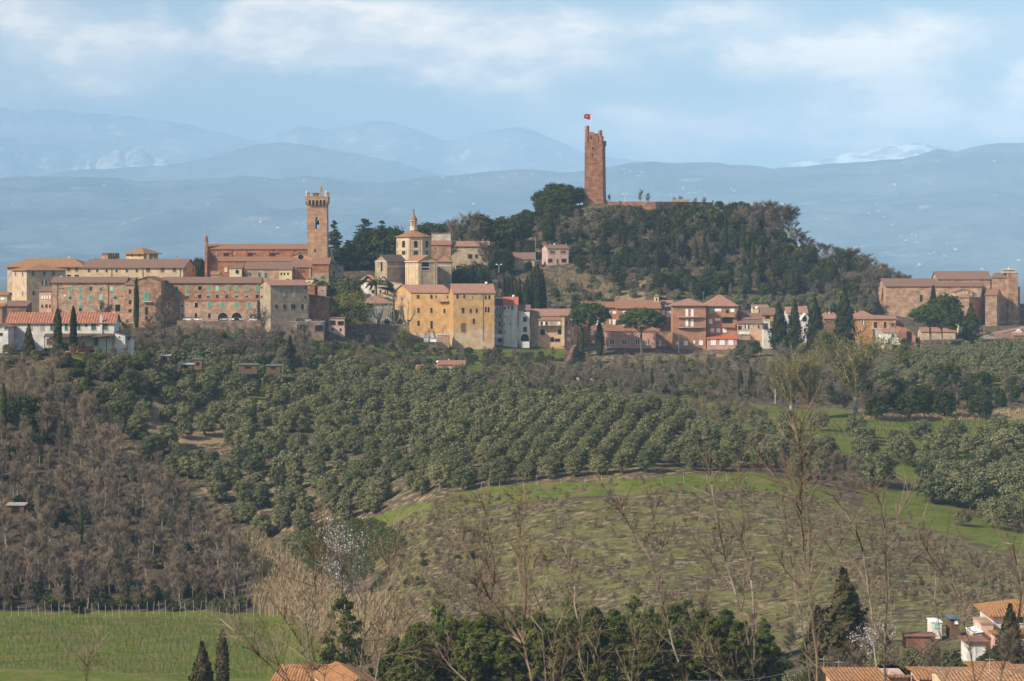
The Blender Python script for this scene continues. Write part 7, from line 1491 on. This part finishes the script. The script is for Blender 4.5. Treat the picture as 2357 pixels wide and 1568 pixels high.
sapling('long straight stem leaning left across the abandoned vineyard',33,[(14,12,[(2060,1560),(1990,1380),(1900,1080),(1850,880),(1800,700),(1750,480)]),(14,6,[(1750,480),(1695,360),(1690,310),(1750,190),(1790,20),(1800,-60)]),(14,4,[(1750,480),(1850,360),(1910,270),(1960,180)]),(14,5,[(1700,400),(1600,240),(1500,80),(1430,-10)]),(14,3,[(1830,760),(1845,600)])],'barkp')
sapling('pair of pale stems reaching the olive trees, right of centre',32,[(12,12,[(500,1320),(460,1050),(440,940),(370,700)]),(12,8,[(370,700),(300,470),(260,300),(220,100),(200,-60),(185,-180)]),(12,5,[(350,640),(250,540),(150,410),(80,330)]),(12,4,[(290,460),(340,310)]),(12,9,[(495,1150),(495,830),(470,600),(440,430),(400,310),(300,140)]),(12,5,[(400,320),(420,200),(400,0),(385,-160)]),(12,4,[(505,790),(540,690)])],'barkp')
sapling('tallest dark sapling, its crown crossing the right olives',30,[(12,15,[(935,1320),(920,1100),(890,800),(870,600),(840,400),(815,200),(808,0)]),(15,9,[(1185,1260),(1180,1050),(1190,990),(1210,850),(1195,650),(1160,500),(1130,370)]),(15,6,[(1175,1020),(1090,870),(1010,760)]),(15,7,[(1180,1080),(1050,1000),(920,860),(780,710),(740,600)]),(15,4,[(780,725),(670,715)]),(15,4,[(1140,490),(1030,430),(980,360)]),(15,5,[(1200,480),(1300,420),(1400,320)]),(15,6,[(1150,400),(1200,270),(1260,100),(1265,-80)]),(15,6,[(1185,1240),(1130,1130),(1130,1050)]),(12,6,[(890,690),(1000,480),(1090,340),(1150,240)]),(15,5,[(1195,650),(1185,500),(1180,380)])])
sapling('pale twin stem just left of the tallest sapling',33,[(12,10,[(880,1320),(820,880),(780,700),(760,520),(720,300),(690,60)]),(12,5,[(870,1100),(875,480),(880,200),(865,20)]),(15,6,[(1280,1460),(1240,1030),(1200,1000)]),(12,4,[(800,640),(700,520),(670,330)])],'barkp')
sapling('tall sapling of several pale stems in the right foreground',31,[(12,13,[(1400,1320),(1390,1050),(1310,850),(1280,650)]),(12,8,[(1280,650),(1245,400),(1200,260),(1110,110),(1040,20)]),(12,9,[(1395,1100),(1410,700),(1400,420),(1400,240),(1370,80),(1335,0)]),(15,6,[(2110,1300),(2090,1180),(2000,1010),(1940,1005)]),(12,6,[(1420,650),(1440,400),(1480,180),(1560,10)]),(12,4,[(1420,650),(1540,530),(1620,420)]),(12,4,[(1280,650),(1200,500),(1110,390)]),(12,6,[(1340,1200),(1320,1050),(1290,700)])],'barkp')
sapling('thin sapling forking low between the right saplings',34,[(12,7,[(1800,1320),(1785,1000),(1740,740)]),(12,4,[(1740,740),(1660,640)]),(12,4,[(1740,740),(1750,580)]),(12,4,[(1785,1000),(1700,1060),(1640,1110)])],'barkp')
sapling('dark sapling bending left over the bottom right roofs',31,[(12,12,[(2025,1320),(1990,1100),(1940,900),(1915,740)]),(12,8,[(1915,740),(1810,580),(1690,400),(1630,260)]),(12,4,[(1920,780),(1990,630),(2000,460)]),(12,5,[(1900,700),(1860,580),(1810,390)])])
sapling('curving sapling at the right border in front of the white villa',32,[(12,14,[(2185,1320),(2230,1130),(2300,950)]),(12,8,[(2300,950),(2340,720),(2310,500),(2280,350),(2200,340)]),(12,6,[(2300,950),(2357,700),(2365,500)])],'barkp')
sapling('low arching sapling at the bottom between pines and cypress',33,[(12,9,[(440,1320),(290,1190),(220,1130),(200,1060)]),(12,8,[(310,1310),(240,1230),(140,1150),(110,1040),(150,900),(180,760)])])
sapling('small bare sapling rising at the bottom left of the lower field',40,[(16,4,[(545,1195),(540,1120),(560,1060),(585,1010)]),(16,3,[(540,1120),(515,1060)])])
sapling('low branch tips at the bottom edge left of the pines',33,[(11,9,[(880,1320),(760,1200),(690,1120)]),(11,5,[(580,1310),(690,1170),(740,1080)]),(11,4,[(690,1120),(600,1060)])],'barkp')
# ================================================================= GROUND, HILLS, AIR, SKY, CAMERA
GREEN,SOIL,BROWN = 0,1,2
REG=[ # polygon on the sight grid, weights (green, soil, brown)
 ([(-400,1408),(740,1408),(800,1500),(900,1700),(-400,1700)],(.92,.0,.05)),
 ([(-400,1545),(200,1548),(430,1562),(430,1700),(-400,1700)],(1.,.25,.0)),
 ([(840,1192),(960,1165),(1100,1120),(1330,1106),(1500,1096),(1700,1082),(1780,1100),(1930,1130),(1900,1150),(1760,1130),(1500,1130),(1330,1142),(1150,1158),(1000,1185),(900,1215)],(1.,.0,.0)),
 ([(1980,1130),(2120,1130),(2250,1190),(2500,1260),(2500,1330),(2250,1270),(2100,1220),(2000,1190)],(1.,.0,.05)),
 ([(1560,905),(1800,940),(2500,960),(2500,1120),(2250,1140),(2100,1110),(1950,1060),(1800,1010),(1650,1010),(1600,960)],(.85,.25,.05)),
 ([(1880,968),(2500,968),(2500,1010),(2000,1020),(1880,1000)],(1.,.0,.0)),
 ([(1960,946),(2500,942),(2500,964),(1960,968)],(.2,.6,.3)),
 ([(370,910),(600,920),(660,1040),(560,1060),(380,1030),(280,940)],(.1,.9,.05)),
 ([(360,880),(620,878),(640,912),(560,925),(360,915)],(.85,.1,.1)),
 ([(380,1030),(700,1000),(1180,930),(1560,960),(1700,1060),(1700,1090),(1100,1122),(850,1192),(700,1240),(480,1170)],(.28,.36,.5)),
 ([(-200,890),(130,900),(330,1100),(560,1320),(600,1408),(-200,1408)],(.08,.1,.9)),
 ([(850,1200),(1500,1130),(1930,1150),(2080,1200),(2500,1310),(2500,1500),(850,1500)],(.46,.34,.35)),
 ([(1000,790),(1200,790),(1290,815),(1290,850),(1000,855),(740,850),(740,790)],(.8,.0,.5)),
 ([(1300,815),(1780,800),(1780,860),(1600,850),(1380,860),(1300,870)],(.3,.4,.3)),
 ([(1140,730),(1260,740),(1300,800),(1290,850),(1150,840)],(.7,.15,.2)),
 ([(2010,850),(2500,830),(2500,900),(2010,905)],(.4,.55,.15)),
 ([(1250,618),(1450,618),(1450,700),(1250,700)],(.35,.28,.5)),
 ([(1380,640),(1480,640),(1480,700),(1380,700)],(.1,.8,.3)),
 ([(200,805),(300,800),(320,822),(160,828)],(.9,.05,.05))]
def cover(x,y,z):
    if y>1400 or y<60: return (.3,.2,.5)
    vx,vy=V((x,y,z)); vx+=8*mnoise.noise((x/9,y/9,1.)); vy+=5*mnoise.noise((x/9,y/9,7.)); r=(.25,.25,.45)
    if vy<800 and y>1040: r=(.22,.3,.5)
    for poly,w in REG:
        if inside(vx,vy,poly): r=w
    return r
ang=[-1.5,-1.,-.6,-.4,-.3]+[(-120+i*14-CX)/F for i in range(int(2600/14)+1)]+[.3,.4,.6,1.,1.5]
dist=[-60,-20,0.5,3,6,10,16,25,40,60,80,110,140,170,200,230]+list(range(250,410,6))+[400+2.6*i for i in range(1,360)]
dist+= [dist[-1]+12*i for i in range(1,22)]; dist+=[1700,1900,2200,2600,3200,4200,6000,9000,13000,18000,26000,38000]
me=bpy.data.meshes.new('ground'); vs=[];cv=[]
for d in dist:
    for a in ang:
        x=a*max(d,30)*1.0; z=ground(x,d) if d>0 else -3+.02*d; vs.append((x,d,z)); cv.append(cover(x,d,z))
n=len(ang); fs=[(j*n+i,j*n+i+1,(j+1)*n+i+1,(j+1)*n+i) for j in range(len(dist)-1) for i in range(n-1)]
me.from_pydata(vs,[],fs); ca=me.color_attributes.new('cover','FLOAT_COLOR','POINT'); ca.data.foreach_set('color',np.array([(*c,1) for c in cv],np.float32).ravel())
t=NT('earth_and_grass'); at=t.t.nodes.new('ShaderNodeAttribute'); at.attribute_name='cover'; sp=t.t.nodes.new('ShaderNodeSeparateColor'); t.l(at.outputs['Color'],sp.inputs[0]); ob=t.obj()
n1=t.noise(ob,.16,5,.65); n2=t.noise(ob,1.1,4,.7); n3=t.noise(ob,.05,4,.6); n4=t.noise(ob,.45,4,.7)
grass=t.mix(t.ramp(n4,.35,.65),(.072,.11,.009),(.105,.14,.017)); grass=t.mix(t.ramp(n1,.42,.62),grass,(.145,.14,.04)); grass=t.mix(t.math('MULTIPLY',t.ramp(t.noise(ob,.6,5,.75),.5,.64),.65),grass,(.17,.13,.07))
soil=t.mix(t.ramp(n4,.35,.65),(.23,.16,.09),(.31,.225,.135)); br=t.mix(t.ramp(n4,.3,.7),(.062,.05,.03),(.12,.085,.06))
g=t.math('ADD',sp.outputs[0],t.math('MULTIPLY',t.math('SUBTRACT',n1,.5),1.3)); s=t.math('ADD',sp.outputs[1],t.math('MULTIPLY',t.math('SUBTRACT',n4,.5),1.5))
c=t.mix(t.ramp(s,.3,.6),br,soil); c=t.mix(t.ramp(g,.25,.75),c,grass); c=t.mix(.65,c,t.mix(t.ramp(n2,.3,.7),(.72,.72,.72),(1.25,1.25,1.25)),'MULTIPLY')
me.materials.append(t.out(c,.95,.05,n2,.9)); me.polygons.foreach_set('use_smooth',[True]*len(me.polygons))
g=bpy.data.objects.new('ground',me); COL.objects.link(g); tag(g,kind='structure')
# small stone banks and walls below the town
def stonebank(lb,c,pts_,D,h,mat='stain'):
    P=[hit(*C(c,x,y)) if D is None else W(*C(c,x,y),D) for x,y in pts_]; T=thing('stone_wall',lb,'wall',P[0]); m=MB(); o=Vector((0,.8,0)); Pp=[]
    for a,b_ in zip(P,P[1:]): 
        k=max(2,int((b_-a).length/1.5)); Pp+=[a.lerp(b_,i/k) for i in range(k)]
    Pp.append(P[-1]); Hh=[h*random.uniform(.7,1.15) for _ in Pp]
    for i in range(len(Pp)-1):
        a,b_=Pp[i],Pp[i+1]; u=Vector((0,0,Hh[i])); w=Vector((0,0,Hh[i+1])); dn=Vector((0,0,-1.5)); m.poly([a+dn,b_+dn,b_+w,a+u]); m.poly([a+u,b_+w,b_+w+o,a+u+o]); m.poly([a+o+dn,a+o+u,b_+o+w,b_+o+dn])
    m.build('wall_stones',mat,T)
stonebank('pale dry stone wall curving below the pole under the city wall',10,[(1620,322),(1680,325),(1740,335),(1815,342)],None,1.1)
stonebank('broken pink stone terrace edge left of the city wall',10,[(1390,185),(1470,192),(1540,188)],None,.9,'wallr')
stonebank('crumbling stone wall stepping down left of the garden terraces',10,[(1065,120),(1085,160),(1105,190),(1125,212)],None,1.2,'wallr')
stonebank('long broken stone edge across the grassy slope below the school',10,[(1590,245),(1700,222),(1850,205),(2000,195)],None,.7,'wallr')
stonebank('pink stone retaining edge below the brick annex',5,[(850,985),(960,978),(1080,980),(1220,985)],None,1.3,'rampart')
stonebank('short pale stone wall at the upper edge of the middle grove',10,[(1290,452),(1350,458),(1420,462),(1490,458)],None,.9,'stain')
stonebank('rubble heap edge beside the farmhouse garden',9,[(700,208),(750,200),(820,188)],None,.8,'stain')
# far country
def ridge(name, crest, Dc, D0, amp, mat, back=1500, zf=-104, seed=1., nx=260, nz=26, jag=6):
    xs=[c[0] for c in crest]; vs=[]; X0,X1=xs[0],xs[-1]
    rowsn=nz+6
    for j in range(rowsn):
        for i in range(nx):
            vx=X0+(X1-X0)*i/(nx-1); cy=float(np.interp(vx,xs,[c[1] for c in crest]))
            t=(vx-CX)/F; zc=Z(cy,Dc)
            if j<=nz:
                f=j/nz; d=D0+(Dc-D0)*f; prof=f**1.15; z=zf+(zc-zf)*prof
                x=t*d; am=amp*math.sin(math.pi*min(1,f*1.0))**.6*min(1,(1-f)*4)
                z+=am*mnoise.fractal((x/1900+seed,d/1900,seed),1.,2.,5)
                if j==nz: z+=jag*mnoise.fractal((x/260,seed,3.),1.,2.,5)
            else:
                f=(j-nz)/6; d=Dc+back*f; x=t*d; z=zc+(zf-zc)*f**1.5
            vs.append((x,d,z))
    fs=[(j*nx+i,j*nx+i+1,(j+1)*nx+i+1,(j+1)*nx+i) for j in range(rowsn-1) for i in range(nx-1)]
    me=bpy.data.meshes.new(name); me.from_pydata(vs,[],fs); me.materials.append(mat); me.polygons.foreach_set('use_smooth',[True]*len(me.polygons)); o=bpy.data.objects.new(name,me); COL.objects.link(o); tag(o,kind='structure'); return o,vs,nx,nz
def hillmat(name,a,b_,c3=None,thr=.6,sc_=.0012):
    t=NT(name); ob=t.obj(); n1=t.noise(ob,sc_,6,.65); n2=t.noise(ob,sc_*7,5,.7); v=t.mix(t.ramp(n1,.4,.6),a,b_); v=t.mix(.8,v,t.mix(t.ramp(n2,.35,.65),(.55,.55,.55),(1.4,1.4,1.35)),'MULTIPLY')
    if c3: v=t.mix(t.ramp(t.noise(ob,sc_*2.2,6,.7),thr,thr+.06),v,c3)
    return t.out(v,.95,.05)
R1,vs1,nx1,nz1=ridge('far_hills',[(-700,410),(-200,408),(0,412),(60,404),(130,405),(250,410),(330,418),(480,412),(560,405),(640,412),(740,405),(830,418),(900,418),(960,410),(1050,402),(1140,394),(1200,390),(1290,398),(1400,386),(1450,376),(1500,372),(1560,376),(1640,374),(1700,380),(1745,383),(1775,389),(1850,383),(1930,376),(2000,372),(2060,368),(2110,360),(2160,345),(2200,350),(2240,338),(2290,330),(2357,328),(2600,330),(3100,340)],20000,13500,190,hillmat('far_hill_cover',(.03,.045,.04),(.11,.125,.11),(.26,.22,.16),.6),seed=2.3,nx=330,jag=14)
R2,_,_,_=ridge('middle_hills',[(-700,420),(0,420),(160,392),(300,386),(420,376),(520,352),(580,334),(650,327),(730,338),(830,356),(900,370),(980,392),(1040,410),(1200,425),(1500,430)],25500,21000,170,hillmat('middle_hill_cover',(.10,.11,.11),(.16,.16,.15)),seed=5.1,nx=200,jag=12)
R3,_,_,_=ridge('mountains',[(-700,235),(0,248),(150,255),(290,268),(400,280),(480,300),(560,318),(600,325),(660,300),(690,290),(740,298),(790,292),(850,278),(900,280),(960,300),(1010,320),(1050,326),(1100,306),(1150,298),(1200,290),(1240,306),(1290,328),(1330,345),(1400,362),(1480,372),(1600,390),(1750,392),(1800,384),(1900,366),(1980,350),(2050,342),(2120,335),(2160,338),(2220,350),(2300,370),(2700,390)],32000,26500,420,hillmat('hazy_mountain_cover',(.20,.215,.23),(.30,.30,.29),(.5,.46,.42),.56),seed=9.,nx=260,jag=26,back=1200)  # rock and snow dusting, colour paled towards blue-grey to imitate thicker haze
def patch(name,label,cx_,cy_,w,h,D,mat,n=9,zfun=None):
    pass
t=NT('snow_and_rock'); ob=t.obj(); nn=t.noise(ob,.0035,6,.75); snowm=t.out(t.mix(t.ramp(nn,.46,.56),(.30,.30,.31),(.92,.92,.92)),.8,.1)
ridge('snowy_mountain',[(1720,396),(1790,382),(1850,372),(1900,366),(1960,352),(2010,346),(2060,334),(2110,328),(2140,334),(2170,346),(2230,362),(2300,380)],29300,27600,100,snowm,seed=14.,nx=90,jag=22,back=900,zf=720)
marble=NT('quarried_marble'); ob=marble.obj(); nn=marble.noise(ob,.006,5,.7); marble=marble.out(marble.mix(marble.ramp(nn,.42,.55),(.16,.17,.18),(.55,.53,.51)),.85,.1)
ridge('marble_quarries',[(150,398),(180,378),(195,388),(205,366),(218,384),(240,360),(262,344),(275,342),(290,356),(310,340),(335,350),(355,368),(375,360),(400,372),(430,388)],27800,26800,30,marble,seed=3.7,nx=90,jag=40,back=500,zf=800,nz=10)
# far farmhouses dotted on the hills
def farh(wm,rm):
    m=MB(); m.box(FX,-9,9,-6,6,-4,7); a=m; r=MB(); r.slab([[(-9.6,-6.6,6.8),(9.6,-6.6,6.8),(9.6,0,10),(-9.6,0,10)],[(-9.6,0,10),(9.6,0,10),(9.6,6.6,6.8),(-9.6,6.6,6.8)]],.3)
    e=bpy.data.objects.new('far_house',None); x=a.build('wall',wm); COL.objects.unlink(x); x.parent=e; y=r.build('roof',rm); COL.objects.unlink(y); y.parent=e; return e
FH=[farh('offwhite','r_pink'),farh('pale','r_red'),farh('rose','r_pink')]
from mathutils.bvhtree import BVHTree
bv=BVHTree.FromPolygons([Vector(v) for v in vs1],[tuple(p.vertices) for p in R1.data.polygons])
spots=[(240,428),(290,440),(610,415),(640,410),(700,418),(740,410),(765,402),(585,520),(600,507),(612,505),(640,525),(655,540),(690,520),(600,512),(920,418),(940,412),(960,422),(1020,410),(1035,415),(1050,414),(1085,408),(1155,408),(1160,412),(1175,400),(1190,402),(1225,400),(1110,440),(1440,400),(1450,395),(1470,405),(1478,398),(1505,430),(1515,447),(1530,425),(1545,448),(1560,452),(1575,432),(1600,445),(1610,442),(1625,450),(1585,445),(1640,410),(1720,395),(1800,395),(1690,440),(2000,492),(2020,488),(2035,500),(2052,518),(2060,512),(2075,545),(2085,555),(2100,540),(2112,560),(2140,585),(2150,582),(2120,610),(2200,575),(2240,600),(2290,450),(2330,560),(2180,560),(2175,590),(2260,620),(2300,590),(2345,600),(2210,640),(2020,470),(1960,420),(2080,375),(2160,372),(2290,372),(2060,425),(1850,540),(1900,505),(30,470),(480,470),(520,560),(150,520),(1330,480),(1090,470),(2140,420),(2330,480),(1800,470)]
for i,(vx,vy) in enumerate(spots+[(x+random.uniform(-14,14),y+random.uniform(-6,6)) for x,y in spots[4:60:4]]):
    h=bv.ray_cast(Vector((0,0,0)),W(vx,vy,1000.).normalized())
    if h[0] is None: 
        D_=11500+random.uniform(0,1200); q=Vector(((vx-CX)/F*D_,D_,-101)) if vy>650 else None
        if q is None: continue
    else: q=h[0]
    src=random.choice(FH); r=copy_thing(src,q-Vector((0,0,1)),random.uniform(-.6,.6),random.uniform(.6,1.5)); tag(r,'tiny pale farmhouse on the hazy blue hills far behind the town','house','farmhouses on the far hills')
# ---- air
m=MB(); m.box(FX,-22000,22000,-400,38500,-112,2020); hz=m.build('haze','wht'); hz.data.materials.clear()
hm=bpy.data.materials.new('air'); hm.use_nodes=True; nt=hm.node_tree; nt.nodes.clear(); pv=nt.nodes.new('ShaderNodeVolumePrincipled'); pv.inputs['Color'].default_value=(.47,.73,1.,1); pv.inputs['Density'].default_value=HAZE; pv.inputs['Anisotropy'].default_value=-.35
oo=nt.nodes.new('ShaderNodeOutputMaterial'); nt.links.new(pv.outputs[0],oo.inputs['Volume']); hz.data.materials.append(hm); tag(hz,'pale blue air between the camera and the far hills','haze',None,'stuff')
# ---- sky
wd=bpy.data.worlds.new('World'); SC.world=wd; wd.use_nodes=True; nt=wd.node_tree; nt.nodes.clear()
class WT(NT):
    def __init__(s,t): s.t=t
t=WT(nt); sky=nt.nodes.new('ShaderNodeTexSky'); sky.sky_type='NISHITA'; sky.sun_disc=False; EL,AZ=math.radians(35),math.radians(180+57); sky.sun_elevation=EL; sky.sun_rotation=AZ; sky.air_density=1.; sky.dust_density=1.; sky.ozone_density=1.
tc=nt.nodes.new('ShaderNodeTexCoord').outputs['Generated']; sp=nt.nodes.new('ShaderNodeSeparateXYZ'); nt.links.new(tc,sp.inputs[0])
yy_=t.math('MAXIMUM',sp.outputs[1],.05); U=t.math('DIVIDE',sp.outputs[0],yy_); Vv=t.math('DIVIDE',sp.outputs[2],yy_)
cb=nt.nodes.new('ShaderNodeCombineXYZ'); nt.links.new(U,cb.inputs[0]); nt.links.new(Vv,cb.inputs[1])
nz_=t.noise(cb.outputs[0],14.,8,.6,(1,1.5,1)); nz2=t.noise(cb.outputs[0],5.,5,.6,(1,2.6,1)); nz3=t.noise(tc,1.6,6,.55); nz4=t.noise(cb.outputs[0],22.,6,.6,(1,2.4,1))
wu=t.math('ADD',U,t.math('MULTIPLY',t.math('SUBTRACT',nz_,.5),.09)); wv=t.math('ADD',Vv,t.math('MULTIPLY',t.math('SUBTRACT',nz2,.5),.05))
B=[(480,70,420,70,.3),(1150,110,420,120,.35),(1950,150,520,110,.32),(120,150,200,60,.3),(2050,300,520,85,.5),(1500,300,420,60,.35),(285,150,95,60,1.),(60,60,110,50,.75),(560,60,190,55,.6),(680,110,160,60,.75),(900,60,260,60,.75),(1080,110,240,70,.7),(1290,60,120,70,.7),(1000,165,260,45,.45),(1700,130,120,42,.9),(1900,118,170,45,1.),(2150,100,200,55,.6),(2290,240,160,55,.7),(1430,260,70,26,.6),(1680,290,260,40,.5),(1950,320,260,45,.5),(2120,260,150,40,.5),(750,15,200,30,.5),(2357,190,60,50,.7),(1550,60,120,40,.35),(1700,30,150,30,.4)]
acc=None
for bx,by,rx,ry,a in B:
    uu,vv=(bx-CX)/F,(HY-by)/F; dx=t.math('DIVIDE',t.math('SUBTRACT',wu,uu),rx/F); dy=t.math('DIVIDE',t.math('SUBTRACT',wv,vv),ry/F)
    e=t.math('MULTIPLY',t.math('EXPONENT',t.math('MULTIPLY',t.math('ADD',t.math('MULTIPLY',dx,dx),t.math('MULTIPLY',dy,dy)),-1.)),a); acc=e if acc is None else t.math('ADD',acc,e)
msk=t.math('ADD',acc,t.math('MULTIPLY',t.math('SUBTRACT',nz_,.45),2.0)); msk=t.ramp(msk,.15,1.15)
gen=t.ramp(nz3,.5,.7); up=t.ramp(Vv,.115,.16); msk=t.math('MAXIMUM',msk,t.math('MULTIPLY',gen,t.math('MULTIPLY',up,.3)))
b1=nt.nodes.new('ShaderNodeBackground'); nt.links.new(sky.outputs[0],b1.inputs[0]); b1.inputs[1].default_value=SKYS
b2=nt.nodes.new('ShaderNodeBackground'); b2.inputs[1].default_value=CLOUD; nt.links.new(t.mix(t.ramp(nz4,.36,.62),(.58,.53,.48),(1.,.83,.64)),b2.inputs[0])
mx=nt.nodes.new('ShaderNodeMixShader'); nt.links.new(msk,mx.inputs[0]); nt.links.new(b1.outputs[0],mx.inputs[1]); nt.links.new(b2.outputs[0],mx.inputs[2]); wo=nt.nodes.new('ShaderNodeOutputWorld'); nt.links.new(mx.outputs[0],wo.inputs[0])
# ---- sun, camera
ld=bpy.data.lights.new('sun','SUN'); ld.energy=SUN; ld.angle=math.radians(.53); ld.color=(1.,.92,.78); lo=bpy.data.objects.new('sun',ld); COL.objects.link(lo)
sd=Vector((-math.sin(math.radians(57))*math.cos(EL),-math.cos(math.radians(57))*math.cos(EL),math.sin(EL))); lo.rotation_euler=sd.to_track_quat('Z','Y').to_euler(); lo.location=(0,0,100)
cd=bpy.data.cameras.new('camera'); cd.sensor_width=36; cd.lens=36*F/2357; cd.shift_y=-(784-HY)/2357; cd.clip_start=1; cd.clip_end=60000; cd.dof.use_dof=True; cd.dof.focus_distance=1000; cd.dof.aperture_fstop=6.3
co=bpy.data.objects.new('camera',cd); COL.objects.link(co); co.rotation_euler=(math.pi/2,0,0); SC.camera=co
SC.view_settings.view_transform='Standard'; SC.view_settings.look='None'; SC.view_settings.gamma=1; SC.view_settings.exposure=EXPO; SC.view_settings.use_curve_mapping=False
cy=SC.cycles; cy.use_denoising=True; cy.max_bounces=6; cy.diffuse_bounces=2; cy.volume_bounces=3; cy.transparent_max_bounces=6; cy.glossy_bounces=2; cy.transmission_bounces=2
for o in list(bpy.data.objects):
    if '_w' in o: del o['_w']
used=set(COL.objects)
print('objects',len(COL.objects))
